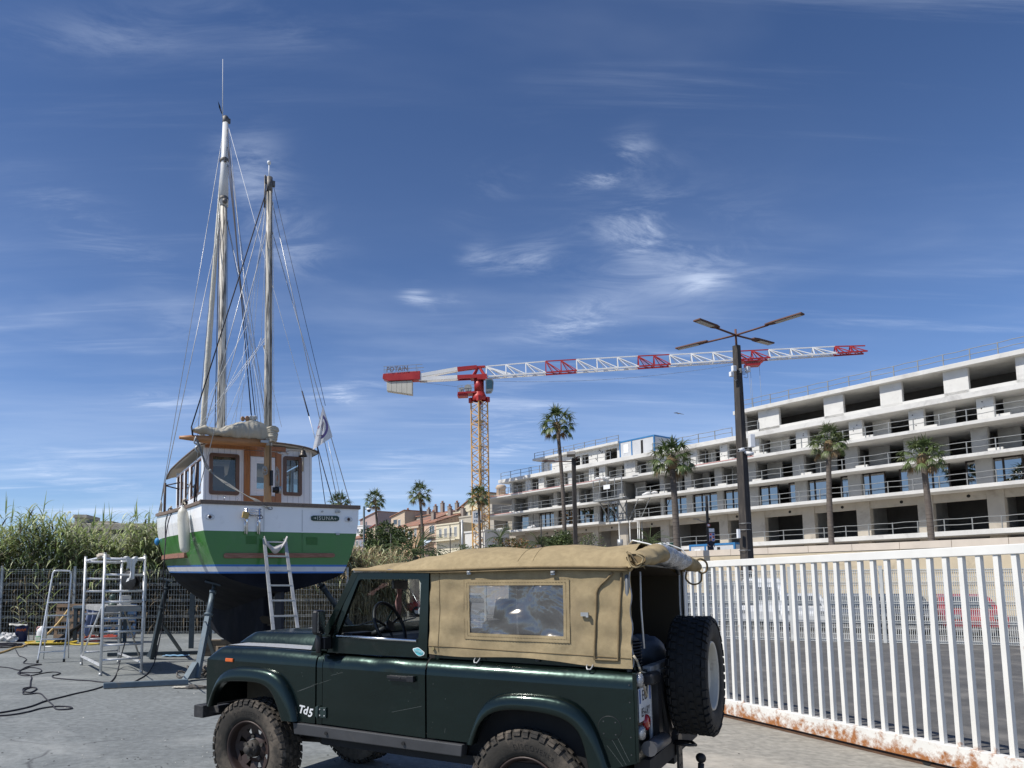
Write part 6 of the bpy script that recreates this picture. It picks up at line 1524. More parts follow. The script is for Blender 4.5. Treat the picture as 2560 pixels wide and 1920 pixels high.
for (a,b,lb,mt,s) in ((1870,260,'crumpled light blue sheet on the ground by the dark stand','sheet_blue',.30),(1915,598,'torn pale scrap at the foot of the front stand','sheet_pale',.12)):
    c=Vector(zpt(a,b,0)); m=MB(); m.grid(lambda u,v:V(s*(u-.5)*2,s*(v-.5)*1.3,.02+.05*s*abs(math.sin(u*9+v*5))),12,8,0,False)
    tag(m.build('scrap_sheet',mat(mt,(.16,.30,.45) if 'blue' in mt else (.5,.47,.40),.8),loc=c),lb,'scrap')
# ================================================================== BUILDING SITE
FA=Vector((44.4,85,0)); FD=Vector((.536,-.844,0)); FN=Vector((.844,.536,0)); FRZ=math.atan2(FD.y,FD.x)
def xl(u,yl=0):
    r=(u-960)/FPX; return (r*(FA.y+FN.y*yl)-(FA.x+FN.x*yl))/(FD.x-r*FD.y)
def zl(v,x,yl=0): Y=FA.y+FD.y*x+FN.y*yl; X=FA.x+FD.x*x+FN.x*yl; return aty(960+FPX*X/Y,v,Y).z
def zx(a): return xl(1240+a/3.253)
M_cw=mat('raw_concrete_light',(.60,.59,.56),.85,0,.10,.5,dirt=(.40,.39,.37),dscale=.45,dlo=.52,dhi=.72)
M_cg=mat('raw_concrete_grey',(.36,.355,.34),.9,0,.14,.6,dirt=(.24,.235,.22),dscale=.5,dlo=.5,dhi=.7)
M_cb=mat('raw_concrete_beige',(.42,.38,.32),.9,0,.12,.5,dirt=(.28,.25,.21),dscale=.4,dlo=.5,dhi=.7)
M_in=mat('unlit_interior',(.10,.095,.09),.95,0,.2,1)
M_frame=mat('dark_bronze_frame',(.03,.022,.018),.5,.3,.2,4)
M_pane=glassmat('facade_glass',(.10,.13,.15),.32,.02)
M_pink=mat('pink_strip',(.52,.24,.22),.8)
M_scaf=mat('scaffold_tube',(.24,.25,.25),.6,.3,.2,3)
bd=thing('unfinished_building',FA,FRZ,'long unfinished concrete apartment block with terraced floors, guard rails and glazed first storey','building')
XL,XR=-50.0,42.0; MID0,MID1=zx(945),zx(1225)
def slab(x0,x1,z,th=.32,yf=-1.7,yb=14,name='floor_slab',mi=M_cw):
    MB().b2((x0,yf,z-th),(x1,yb,z)).build(name,mi,bd,bevel=.02)
def rail(x0,x1,z,yf=-1.6,h=1.1):
    m=MB(); n=max(1,int(abs(x1-x0)/2.1)); 
    for k in range(n+1):
        x=x0+(x1-x0)*k/n; m.beam((x,yf,z),(x,yf,z+h+.05),.075,.075); 
    for f in (.5,1.0): m.tube([(x0+(x1-x0)*k/(n*2),yf,z+h*f+.03*math.sin(k*2.3)) for k in range(n*2+1)],.036,5)
    m.build('guard_rail',M_scaf,bd)
zB,z1,z2,z3,z4=7.05,11.15,14.10,17.10,20.0
# base storey
slab(zx(1480),XR,zB,.45,-2.4,14,'base_slab')
slab(XL+3,MID0,z1,.35,-2.6); slab(MID0+.01,MID1,z1-.12,.25,-1.2); slab(MID1+.01,XR,z1,.35,-2.4)
slab(XL-.5,MID0,z2,.32,-2.3); slab(MID1+.01,XR,z2,.32,-1.9); slab(MID0+.01,MID1,z2,.32,0.2)
slab(XL-1.5,zx(985),z3,.34,-2.4); slab(zx(985)+.01,zx(1250),z3+.05,.3,-1.2); slab(zx(1250)+.01,XR,z3,.34,-1.9)
slab(zx(60),XR,z4,.55,-.9,14,'roof_slab')
for (a,b,z) in ((XL-1.5,zx(985),z3),(zx(1450),zx(2212),z3),(XL+3,zx(780),z1),(XL-.5,zx(230),z2)):
    MB().b2((a,-2.43 if z!=z3 or a<-20 else -1.93,z-.10),(b,-2.40 if z!=z3 or a<-20 else -1.90,z-.02)).build('pink_edge_strip',M_pink,bd)
for (a,b,z,yf) in ((XL+3.2,MID0-.2,z1,-2.5),(MID0,MID1,z1-.12,-1.1),(MID1+.2,XR,z1,-2.3),(XL,MID0-.2,z2,-2.2),(MID1+.2,XR,z2,-1.8),(zx(120),zx(980),z3,-2.3),(zx(990),zx(1245),z3,-1.1),(zx(1260),XR,z3,-1.8),(zx(1480),XR,zB,-2.3),(zx(80),zx(330),z4,-.8),(zx(1340),zx(2000),z4,-.8)): rail(a,b,z,yf)
# back wall and cross walls
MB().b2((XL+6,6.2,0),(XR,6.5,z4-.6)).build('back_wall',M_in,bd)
cols3=[(125,140),(255,295),(362,407),(545,565),(603,648),(778,820),(862,912),(1070,1160),(1335,1415),(1620,1675),(1863,1925),(2130,2190)]
cols2=[(128,150),(260,300),(305,345),(470,500),(655,680),(795,848),(990,1045),(1345,1378),(1550,1605),(1798,1858),(2065,2140)]
cols1=[(128,142),(262,300),(305,345),(470,500),(640,660),(798,845),(1000,1055),(1345,1372),(1558,1605),(1810,1860),(2068,2150)]
cols0=[(240,318),(470,500),(795,836),(1010,1078),(1345,1415),(1825,1895),(2060,2200)]
def ext(c,step=5.6,w=1.3): 
    x=zx(c[-1][1])+step-w; out=[]
    while x<XR-1: out.append((x,x+w)); x+=step
    return out
def cols(c,z0,z1_,mt,y0=.2,dp=.5,deep=5.9):
    L=[(zx(a),zx(b)) for a,b in c]+ext(c)
    for i,(a,b) in enumerate(L):
        MB().b2((a,y0,z0+.002),(b,y0+dp,z1_)).build('column',mt,bd,bevel=.015)
        MB().b2((a+.1,y0+dp+.002,z0+.002),(a+.35,deep,z1_)).build('cross_wall',M_cg,bd)
    return L
C0=cols(cols0,3,z1-.36,M_cb,.0,.7); C1=cols(cols1,z1,z2-.33,M_cg); C2=cols(cols2,z2,z3-.35,M_cg); C3=cols(cols3,z3,z4-.56,M_cw,-.1)
# concrete upstands on the floor edges and spots
m=MB()
for (c,z) in ((C3,z3),(C2,z2)):
    for (a,b) in c[::1]: m.b2((b+.4,-1.3,z),(b+1.5,-1.0,z+.32))
m.build('upstand',M_cw,bd)
# ground storey lintels
m=MB(); 
for i in range(len(C0)-1): m.b2((C0[i][1]+.001,.1,z1-1.15),(C0[i+1][0]-.001,.5,z1-.352))
m.build('lintel',M_cb,bd)
MB().b2((XL+4,3.4,0),(MID0,3.6,z1-.36)).build('ground_wall',M_cb,bd)
# first storey glazing
def glaz(a,b,z0,z1_,n=3):
    x0,x1=a,b; w=(x1-x0)/n; f=MB(); 
    for k in range(n+1): f.b2((x0+w*k-.07,.50,z0),(x0+w*k+.07,.62,z1_))
    f.b2((x0+.07,.50,z1_-.14),(x1-.07,.62,z1_-.001)); f.b2((x0+.07,.5,z0),(x1-.07,.62,z0+.12))
    o=f.build('glazed_door',M_frame,bd)
    MB().face([(x0,.57,z0),(x1,.57,z0),(x1,.57,z1_),(x0,.57,z1_)]).build('pane',M_pane,o)
for (a,b,n) in ((195,255,1),(350,465,3),(505,625,3),(668,795,3),(850,998,3),(1378,1556,3),(1608,1808,3),(1864,2062,3),(2153,2300,2)): glaz(zx(a),zx(b),z1+.003,z2-.33,n)
x=zx(2310)+1.2
while x<XR-5: glaz(x,x+4.2,z1+.003,z2-.33,3); x+=5.6
# inner walls part of the way in some open bays, with dark doorways
random.seed(44)
for (CL,z0,z1_,dep) in ((C2,z2,z3-.35,2.6),(C3,z3,z4-.56,2.2)):
    for i in range(len(CL)-1):
        a,b=CL[i][1]+.01,CL[i+1][0]-.01
        if b-a<1: continue
        w=(b-a)*random.uniform(.3,.55); MB().b2((a,dep,z0),(a+w,dep+.2,z1_)).build('partition_wall',M_cg if z0<z3 else M_cw,bd)
# roof-level penthouse, left part
xa,xb=zx(300),zx(1275)
yp=1.6
zt=lambda x: 22.55
op=[(zx(345),zx(412),20.3,21.9),(zx(580),zx(645),20.2,22.0),(zx(655),zx(715),20.2,22.0),(zx(848),zx(950),20.3,22.1)]
m=MB(); x=xa+2.2
for (a,b,c,d) in op:
    m.b2((x,yp,z4),(a-.001,yp+.35,22.5)); m.b2((a,yp,z4),(b,yp+.35,c)); m.b2((a,yp,d),(b,yp+.35,22.5)); x=b+.001
m.b2((x,yp,z4),(zx(985),yp+.35,22.5)); m.b2((xa+.6,yp+.1,z4),(xa+.95,yp+.4,22.1)); m.build('penthouse_wall',M_cw,bd)
MB().b2((xa-.6,.9,22.5),(zx(985),12,22.85)).build('penthouse_roof',M_cw,bd,bevel=.02)
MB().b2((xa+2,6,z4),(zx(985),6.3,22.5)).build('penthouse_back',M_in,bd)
rail(xa-.4,zx(980),22.85,1.2,.9)
for k in range(5): rail(xa+2+k*1.3,xa+3+k*1.3,22.85,3+.5*k,1.0)
rail(xa+.3,zx(985),z4,-.75)
m=MB(); xr=zx(2018)
m.b2((xr,.3,z4),(xr+.8,.7,22.7)); m.b2((zx(2180),.3,z4),(zx(2212)+2,.7,22.7)); m.b2((xr,.3,z4),(XR,.65,z4+.55)); m.build('penthouse_wall',M_cw,bd)
for k in range(4): MB().b2((zx(2212)+7+5.6*k,.3,z4),(zx(2212)+9+5.6*k,.7,22.7)).build('penthouse_wall',M_cw,bd)
MB().b2((xr-.3,-.4,22.7),(XR,12,23.15)).build('penthouse_roof',M_cw,bd,bevel=.02)
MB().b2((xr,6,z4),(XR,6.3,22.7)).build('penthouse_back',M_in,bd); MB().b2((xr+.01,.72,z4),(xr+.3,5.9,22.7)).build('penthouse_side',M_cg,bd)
rail(xr,XR,23.15,-.2,1.1); rail(xr+.9,zx(2180),20.55,.1,1.0)
# props, ducts, stains: small round openings in the white walls
m=MB(); random.seed(2)
for k in range(26):
    x=random.uniform(zx(400),zx(980)); z=random.uniform(20.6,22.2); 
    if all(not(a-.3<x<b+.3) for a,b,_,_ in op): m.cyl((x,yp-.01,z),(x,yp+.02,z),.09,8)
for (a,b) in C3:
    for k in range(3): z=random.uniform(z3+.6,z4-.9); x=a+(b-a)*random.uniform(.2,.8); m.cyl((x,-.11,z),(x,-.08,z),.06,8)
for (a,b) in C0[1:]: m.cyl((a-1.4,.09,z1-.75),(a-1.4,.12,z1-.75),.16,10)
o=m.build('wall_hole',M_dark,bd); tag(o,kind='stuff')
# hoisting platform in the middle
hp=thing('loading_platform',FA,FRZ,'grey steel loading platform with framed guard rail on the middle of the unfinished building','platform')
a,b=zx(935),zx(1180); m=MB(); m.b2((a,-3.4,z2-.25),(b,-1.95,z2-.05)); m.build('deck',M_scaf,hp)
m=MB(); 
for (x,h0,h1) in ((a+.1,0,2.7),(b-.1,0,2.9),((a+b)/2,0,2.8),(a+(b-a)*.25,0,2.7),(a+(b-a)*.75,0,2.8)): m.beam((x,-3.35,z2),(x,-3.35,z2+h1),.09,.09)
for z in (.1,.9,1.8,2.7): m.beam((a,-3.35,z2+z),(b,-3.35,z2+z+.12),.07,.07)
m.build('guard_frame',MATS['scaffold_tube'],hp)
m=MB()
for x in (a+1,(a+b)/2,b-1): m.beam((x,-3.2,z2-.3),(x,-1.3,z1+.3),.12,.12); m.beam((x,-1.4,z1-.1),(x,-1.4,z2-.3),.12,.12)
for k in range(4): m.beam((a+.8+k*1.9,-1.5,z1),(a+2.4+k*1.9,-1.5,z2-.3),.07,.07)
m.build('truss',M_scaf,hp)
m=MB(); m.b2(((a+b)/2-.6,-3.42,z2+1.3),((a+b)/2+.5,-3.39,z2+1.9)); m.build('notice',M_white,hp)
for i,aa in enumerate((1055,1143,1207,1220,1243)):
    m=MB(); m.cyl((zx(aa),-1.2,4.3),(zx(aa),-1.2,z1-.4),.07,8); tag(m.build('steel_prop',M_steel,loc=FA,rot=(0,0,FRZ)),['thin steel prop under the platform, leftmost of five','thin steel prop second from the left under the platform','middle steel prop under the platform','fourth steel prop under the platform','rightmost steel prop under the platform'][i],'prop','props under the loading platform')
# site cabins: blue framed, one on the roof, one on the promenade
M_cabb=mat('cabin_blue',(.03,.16,.36),.5,0,.12,2); M_cabw=mat('cabin_grey_panel',(.50,.51,.52),.6,0,.06,.8)
def cabin(x0,x1,y0,z0,h,dp,label,win=True):
    t=thing('site_cabin',FA+FD*x0+FN*y0,FRZ,label,'site cabin'); w=x1-x0
    MB().b2((.05,.05,z0+.1),(w-.05,dp-.05,z0+h-.1)).build('panel',M_cabw,t)
    m=MB(); 
    for x in (.09,w-.09,w*.36): 
        for yv in (0.09,dp-.09): m.b2((x-.09,yv-.09,z0),(x+.09,yv+.09,z0+h))
    for z in (z0+.1,z0+h-.1):
        for yv in (.08,dp-.08): m.b2((.18,yv-.078,z-.1),(w-.18,yv+.078,z+.1))
        for x in (.08,w-.08): m.b2((x-.078,.17,z-.1),(x+.078,dp-.17,z+.1))
    m.build('frame',M_cabb,t)
    if win: MB().b2((w*.12,.02,z0+h*.35),(w*.26,.06,z0+h*.8)).build('window',M_white,t); MB().b2((w*.62,.02,z0+.2),(w*.68,.06,z0+h*.85)).build('door',M_dark,t)
    return t
cabin(zx(985),zx(1275),1.2,z4,2.75,5,'blue framed grey cabin on the roof of the unfinished building')
cabin(xl(1723,-15),xl(1838,-15),-15,TZ-.55,2.55,2.6,'blue framed white cabin behind the promenade wall by the standing person')
# promenade level fence rail in front of the base
# ================================================================== CRANE
M_cy=mat('crane_yellow',(.58,.34,.11),.5,.1,.12,.6); M_cr=mat('crane_red',(.34,.02,.02),.45,.1,.12,.5); M_cwh=mat('crane_white',(.68,.68,.67),.45,.1,.06,.5)
CX=15.2; CYY=115.0
cr=thing('tower_crane',(CX,CYY,0),0,'tall tower crane with yellow lattice mast and red and white jib','crane')
def latt(m,p0,p1,w,ax,ay,n,chord=.16,br=.09,mi=0):
    p0=Vector(p0);p1=Vector(p1); c=[(-1,-1),(1,-1),(1,1),(-1,1)]
    P_=[[p0.lerp(p1,k/n)+ax*w*i/2+ay*w*j/2 for (i,j) in c] for k in range(n+1)]
    for j in range(4): m.beam(P_[0][j],P_[n][j],chord,chord,mi,up=tuple(ax))
    for k in range(n):
        for j in range(4):
            a,b=(j,(j+1)%4); 
            if k%2: a,b=b,a
            m.beam(P_[k][a],P_[k+1][b],br,br,mi)
        if k%4==0:
            for j in range(4): m.beam(P_[k][j],P_[k][(j+1)%4],br,br,mi)
yaw=R(33); ax=V(math.cos(yaw),math.sin(yaw),0); ay=V(-math.sin(yaw),math.cos(yaw),0)
zm0,zm1=4.3,31.6
m=MB(); latt(m,(0,0,zm0+1.2),(0,0,zm1),1.85,ax,ay,28,.17,.09); m.build('mast',M_cy,cr)
m=MB()
for k in range(7): m.box((0,0,zm0+4+k*4),(1.5,1.5,.06),(0,0,yaw)) if k%2 else m.box((.3*ax.x,.3*ax.y,zm0+4+k*4),(.9,.9,.06),(0,0,yaw))
m.tube([(ax.x*.4,ax.y*.4,zm0),(ax.x*.4,ax.y*.4,zm1)],.06,5); m.tube([(ax.x*.7,ax.y*.7,zm0),(ax.x*.7,ax.y*.7,zm1)],.06,5); m.build('mast_ladder',M_scaf,cr)
m=MB(); m.box((0,0,zm0+.6),(5.5,5.5,1.3),(0,0,yaw)); m.build('crane_base',M_cw,cr,bevel=.05)
JD=Vector((40.7,-8,0)).normalized(); JS=V(-JD.y,JD.x,0)
m=MB(); m.lathe([(1.0,0),(1.12,.1),(1.18,.55),(1.05,.9),(.95,1.1),(.88,1.4)],(0,0,zm1),(0,0,1),24); 
for j in range(4): p=ax*.95*(1 if j in(0,3) else -1)+ay*.95*(1 if j<2 else -1); m.box(V(p.x,p.y,zm1+.15),(.5,.5,.8),(0,0,yaw))
m.cyl((0,0,zm1+1.3),(0,0,zm1+3.7),.80,20); m.build('slewing_ring',M_cr,cr)
zj=35.6
m=MB(); 
apx=V(0,0,zj+1.55)
for s in (-1,1):
    m.beam(V(0,0,zj-.3)-JD*1.1+JS*s*.7,apx-JD*.1,.30,.30); m.beam(V(0,0,zj-.3)+JD*1.15+JS*s*.7,apx+JD*.1,.30,.30)
m.box((0,0,zj-.15),(2.6,1.9,.55),(0,0,math.atan2(JD.y,JD.x))); m.box(apx+JD*.2,(1.6,.5,.30),(0,0,math.atan2(JD.y,JD.x))); m.build('apex_frame',M_cr,cr)
# counter jib: low beam, sloping upper beam
def J(s,h=0,o=0): 
    return JD*s+JS*o+V(0,0,zj+h)
m=MB()
for o in (-.55,.55):
    m.beam(J(-1.1,-.05,o),J(-3.4,-.03,o),.22,.6); m.beam(J(-.3,1.55,o*.3),J(-3.4,1.38,o*.6),.30,.55)
m.build('counter_jib',M_cr,cr)
m=MB()
for o in (-.55,.55):
    m.beam(J(-3.4,-.03,o),J(-9.6,-.02,o),.22,.6); m.beam(J(-3.4,1.38,o*.6),J(-9.6,.55,o),.26,.58)
m.build('counter_jib',M_cwh,cr)
m=MB(); m.prism([J(-9.4,-.15,-.8),J(-14.6,-.12,-.8),J(-15.6,.35,-.8),J(-15.5,1.15,-.8),J(-9.4,1.25,-.8)],JS*1.6); m.build('counter_tray',M_cr,cr,bevel=.05)
m=MB()
for k in range(5):
    x0=-10.75-.84*k; m.prism([J(x0,-.2,-.6),J(x0-.81,-.2,-.6),J(x0-.81,-2.35+.17*k,-.6),J(x0,-2.5+.17*k,-.6)],JS*1.2)
m.build('counterweight',mat('weight_concrete',(.46,.45,.40),.85,0,.1,.8),cr,bevel=.03)
sg=MB()
for q_ in (-10.0,-11.5,-13,-14.3,-15.3):
    for o in (-.85,.85): sg.beam(J(q_,1.2,o),J(q_,2.35,o),.06,.06)
for h in (1.75,2.3):
    for o in (-.85,.85): sg.beam(J(-9.0,h,o),J(-15.4,h,o),.06,.06)
sg.build('tray_rail',M_scaf,cr)
text_mb('POTAIN',1.12,lambda a,b:J(-13.1+a*.82+.02*(1 if b>0 else -1),1.70+b,-.95),0,None,1.1).build('crane_lettering',mat('sign_dark',(.10,.08,.08),.6),cr)
text_mb('POTAIN',.34,lambda a,b:Vector((math.sin(a/.82)*.82,-math.cos(a/.82)*.82,zm1+3.15+b)),0,None,1.2).build('crane_lettering',mat('sign_darkred',(.12,.01,.01),.6),cr)
m=MB(); 
for h in (.95,): m.beam(J(-3.6,h+.1,.62),J(-9.3,h,.62),.05,.05)
for k in range(7): m.beam(J(-3.6-.9*k,.1,.62),J(-3.6-.9*k,1.05,.62),.04,.04)
m.build('walkway_rail',M_cwh,cr)
# machinery deck and cab
ja=math.atan2(JD.y,JD.x)
m=MB(); m.box(J(-1.9,-2.75),(2.9,2.0,.28),(0,0,ja)); m.box(J(-2.6,-3.05),(1.6,1.6,.35),(0,0,ja)); m.build('machine_deck',M_cr,cr)
m=MB(); m.cyl(J(-1.7,-2.0,-.7),J(-1.7,-2.0,.3),.50,18); m.cyl(J(-1.7,-2.0,-.78),J(-1.7,-2.0,-.70),.62,20); m.box(J(-2.8,-2.25,-.3),(.7,.8,.8),(0,0,ja)); 
for k in range(5): m.beam(J(-3.3+.65*k,-2.6,-.98),J(-3.3+.65*k,-1.55,-.98),.05,.05)
m.beam(J(-3.3,-1.55,-.98),J(-.7,-1.55,-.98),.05,.05); m.beam(J(-3.3,-2.05,-.98),J(-.7,-2.05,-.98),.05,.05); m.build('hoist_winch',mat('machine_grey',(.28,.29,.29),.6,.2,.3,3),cr)
m=MB(); m.prism([J(1.1,-2.95,-1.3),J(1.95,-2.90,-1.3),J(2.25,-2.4,-1.3),J(2.35,-1.2,-1.3),J(2.1,-.8,-1.3),J(1.1,-.8,-1.3)],JS*1.2); cb=m.build('operator_cab',mat('cab_frame',(.14,.16,.17),.4,.2,.2,3),cr,bevel=.05)
m=MB(); m.prism([J(1.25,-2.4,-1.33),J(2.15,-2.4,-1.33),J(2.22,-1.3,-1.33),J(2.0,-1.0,-1.33),J(1.25,-1.0,-1.33)],JS*.02); m.build('cab_window',mat('cab_glass',(.03,.07,.08),.08,.3,.1,3,coat=1),cb)
m=MB(); m.box(J(.6,-.6,-.6),(1.6,.9,.3),(0,0,ja)); m.build('cab_bracket',M_cr,cr)
# jib sections, triangular lattice, white and red
def jsec(s0,s1,n,mt,h0,h1,w=1.3,zt0=0):
    m=MB(); L=(s1-s0)/n
    bz=lambda s: -.25+.012*s
    for k in range(n):
        a=s0+L*k; b=a+L; hh=h0+(h1-h0)*(k+.0)/n
        for o in (-w/2,w/2):
            m.beam(J(a,bz(a),o),J(b,bz(b),o),.17,.20); m.beam(J(a,bz(a)+hh),J(a+.0,bz(a),o),.13,.13); m.beam(J(a,bz(a)+hh),J(b,bz(b),o),.12,.12); m.beam(J(a,bz(a)+hh),J(a+L*.5,bz(a+L*.5),o),.08,.08)
        m.beam(J(a,bz(a)+hh),J(b,bz(b)+h0+(h1-h0)*(k+1)/n),.15,.15); m.beam(J(a,bz(a),-w/2),J(b,bz(b),w/2),.07,.07); m.beam(J(a,bz(a),w/2),J(a,bz(a),-w/2),.09,.09)
    m.build('jib_section',mt,cr)
m=MB(); m.beam(J(1.0,1.5,0),J(5.0,-.05,-.4),.22,.34); m.build('jib_strut',M_cwh,cr)
for (a,b,n,mt,h0,h1) in ((1.2,10.5,3,M_cwh,1.85,2.0),(10.5,15.2,2,M_cr,2.0,1.95),(15.2,24.4,3,M_cwh,1.95,1.8),(24.4,29,2,M_cr,1.8,1.7),(29,38.3,3,M_cwh,1.65,1.55),(38.3,43,2,M_cr,1.5,1.4),(43,52,3,M_cwh,1.4,1.2),(52,56,2,M_cr,1.2,1.0)): jsec(a,b,n,mt,h0,h1)
m=MB()
for k in range(40): m.beam(J(1.4+1.35*k,-.12+.016*k,.62),J(1.4+1.35*(k+1),-.12+.016*(k+1),.62),.035,.035)
m.build('jib_walkway',mat('rusty_walkway',(.36,.27,.17),.8),cr)
m=MB(); m.box(J(40.6,-.05),(3.2,1.5,.14),(0,0,ja)); m.box(J(40.6,-.55),(2.0,1.2,.4),(0,0,ja))
for k in (-1.4,1.4): m.beam(J(40.6+k,.3,-.7),J(40.6+k*.7,-.6,-.6),.12,.12)
m.build('trolley',M_cr,cr)
m=MB()
for (o,s0,s1) in ((0,40.1,40.5),(.3,40.4,40.75),(0,41.6,41.7),(.2,38.9,39.6)): m.tube([J(s0,-.6,o),J(s1,-13,o)],.022,4)
m.tube([J(1.5,-.75,.1)+V(0,0,-.9*4*t*(1-t)) if False else J(1.5+37*t,-.75+.5*t-1.9*4*t*(1-t)*.55,.1) for t in [i/16 for i in range(17)]],.022,4); m.tube([J(-1.7,-1.8,0),J(-9,-.5,0)],.02,4); m.build('hoist_rope',M_scaf,cr)

# sign on the mast
sgp=aty(1184,1293,112); t=thing('company_sign',(sgp.x,112.6,0),0,'white company sign with a framed S mark fixed to the crane mast','sign')
zs=aty(1184,1308,112.6).z; z2_=aty(1184,1278,112.6).z; xs1=aty(1203,1290,112.6).x-sgp.x
m=MB(); m.b2((-.1,0,zs),(xs1,.08,z2_)); sb=m.build('sign_board',mat('sign_white',(.70,.72,.74),.5,0,.04,2),t)
h=z2_-zs; w=xs1+.1
M_nav=mat('sign_navy',(.03,.08,.13),.5)
m=MB(); cx_=.56; cz_=zs+h*.66; q_=h*.21
for (a,b,c,d) in ((-1,-1,1,-.82),(-1,.82,1,1),(-1,-.82,-.82,.82),(.82,-.82,1,.82)): m.b2((cx_+a*q_,-.012,cz_+b*q_),(cx_+c*q_,0,cz_+d*q_))
m.build('sign_frame_mark',M_nav,sb)
text_mb('S',q_*2.0,lambda a,b:V(cx_+a,-.014,cz_+b)).build('sign_lettering',M_nav,sb)
text_mb('STAM',h*.24,lambda a,b:V(cx_+.16+a,-.014,zs+h*.18+b),0,None,1.1).build('sign_lettering',M_nav,sb)

# ================================================================== OLD HOUSES (all on the street line of the building)
M_tile=mat('roof_tile',(.36,.165,.10),.8,0,.22,2.5,dirt=(.17,.12,.09),dscale=.8,dlo=.42,dhi=.62,bump=.6,bscale=3,bdist=.1)
M_shut=mat('shutter_grey_blue',(.22,.25,.30),.6); M_pw2=mat('window_white',(.62,.62,.60),.5); M_gl=mat('window_dark_glass',(.05,.06,.07),.12,0,.3,2,coat=.5)
M_irn=mat('wrought_iron',(.03,.03,.03),.6); M_awn=mat('awning_cloth',(.45,.52,.60),.8)
def hmat(n,c): return mat(n,c,.9,0,.07,.5,dirt=tuple(x*.72 for x in c),dscale=.5,dlo=.55,dhi=.8)
def house(label,u0,u1,v,yl,dep,wm,roof='flat',rh=1.5,wins=(),name='house',eave=.35,rm=None):
    x0,x1=xl(u0,yl),xl(u1,yl); zt_=zl(v,(x0+x1)/2,yl)
    t=thing(name,FA+FD*x0+FN*yl,FRZ,label,'house'); w=x1-x0; rm=rm or M_tile
    MB().b2((0,0,TZ-.3),(w,dep,zt_)).build('wall',wm,t)
    if roof=='flat':
        m=MB(); m.b2((-.12,-.15,zt_),(w+.12,dep+.1,zt_+.28)); m.build('cornice',wm,t,bevel=.03)
    elif roof=='gable':     # ridge parallel to the street
        m=MB(); m.prism([(-.15,-eave,zt_-.02),(-.15,dep/2,zt_+rh),(-.15,dep+eave,zt_-.02),(-.15,dep+eave,zt_+.14),(-.15,dep/2,zt_+rh+.18),(-.15,-eave,zt_+.14)],(w+.3,0,0)); m.build('roof',rm,t)
        MB().prism([(.02,.02,zt_),(.02,dep-.02,zt_),(.02,dep/2,zt_+rh-.05)],(w-.04,0,0)).build('gable_wall',wm,t)
    elif roof=='shed':
        m=MB(); m.prism([(-.2,-eave,zt_),(-.2,dep,zt_+rh),(-.2,dep,zt_+rh+.16),(-.2,-eave,zt_+.16)],(w+.4,0,0)); m.build('roof',rm,t); MB().prism([(.02,.02,zt_-.01),(.02,dep-.02,zt_-.01),(.02,dep-.02,zt_+rh-.02)],(w-.04,0,0)).build('gable_wall',wm,t)
    elif roof=='shedx':
        m=MB(); m.prism([(-.3,-eave,zt_),(w+.2,-eave,zt_+rh),(w+.2,-eave,zt_+rh+.16),(-.3,-eave,zt_+.16)],(0,dep+2*eave,0)); m.build('roof',rm,t); MB().prism([(.02,.01,zt_-.01),(w-.02,.01,zt_-.01),(w-.02,.01,zt_+rh-.02)],(0,dep-.02,0)).build('gable_wall',wm,t)
    for k,(a,b,c,d,kind) in enumerate(wins):
        xa_,xb_=xl(a,yl)-x0,xl(b,yl)-x0; zb_,za_=zl(d,x0+xa_,yl),zl(c,x0+xa_,yl)
        f=MB(); e=.10
        f.b2((xa_-e,-.06,za_),(xb_+e,.0,za_+e)); f.b2((xa_-e,-.09,zb_-e),(xb_+e,.0,zb_)); f.b2((xa_-e,-.05,zb_),(xa_,.0,za_)); f.b2((xb_,-.05,zb_),(xb_+e,.0,za_))
        wd=f.build('window',{'w':M_pw2,'s':M_shut,'d':M_pw2,'a':wm}.get(kind,wm),t)
        g_=MB(); g_.b2((xa_,-.03,zb_),(xb_,-.012,za_)); g_.build('pane' if kind!='s' else 'shutter',M_gl if kind!='s' else M_shut,wd)
        if kind in 'wd': b_=MB(); b_.b2(((xa_+xb_)/2-.05,-.045,zb_),((xa_+xb_)/2+.05,-.031,za_)); b_.build('sash_bar',M_pw2,wd)
    t['_z']=zt_; return t,w,zt_,x0
def chimney(t,x,y,z0,h,w=.9,d=.6,mt=None):
    m=MB(); m.b2((x,y,z0),(x+w,y+d,z0+h)); m.b2((x-.06,y-.06,z0+h),(x+w+.06,y+d+.06,z0+h+.12))
    c=m.build('chimney',mt or hmat('chimney_render',(.27,.23,.20)),t)
    for k in range(2): q2=MB(); q2.cyl((x+w*(.28+.44*k),y+d/2,z0+h+.12),(x+w*(.28+.44*k),y+d/2,z0+h+.6),.14,8,r2=.11); q2.build('chimney_pot',M_tile,c)
def aerial(t,x,y,z,h):
    m=MB(); m.cyl((x,y,z),(x,y,z+h),.04,5)
    for k,hh in enumerate((.97,.85,.6)): m.beam((x-.7+.15*k,y,z+h*hh),(x+.6-.1*k,y,z+h*hh),.04,.04)
    m.build('aerial',M_scaf,t)
H_mauve=hmat('render_mauve',(.35,.27,.25)); H_beige=hmat('render_beige',(.50,.40,.30)); H_tan=hmat('render_tan',(.44,.29,.18)); H_salm=hmat('render_salmon',(.55,.40,.30)); H_yel=hmat('render_pale_yellow',(.60,.55,.42)); H_crm=hmat('render_cream',(.58,.53,.40)); H_gry=hmat('render_grey',(.38,.35,.30)); H_pch=hmat('render_peach',(.55,.43,.31)); H_wht=hmat('render_white',(.62,.61,.60))
M_tiler=mat('roof_tile_dark_red',(.30,.07,.06),.8,0,.2,3)
t,w,z,x=house('mauve gabled house with a stepped white side, leftmost of the old houses',900,944,1298,30,8,H_mauve,'shedx',1.9,[(914,917,1305,1316,'a')]); chimney(t,.3,3,z-.5,1.0)
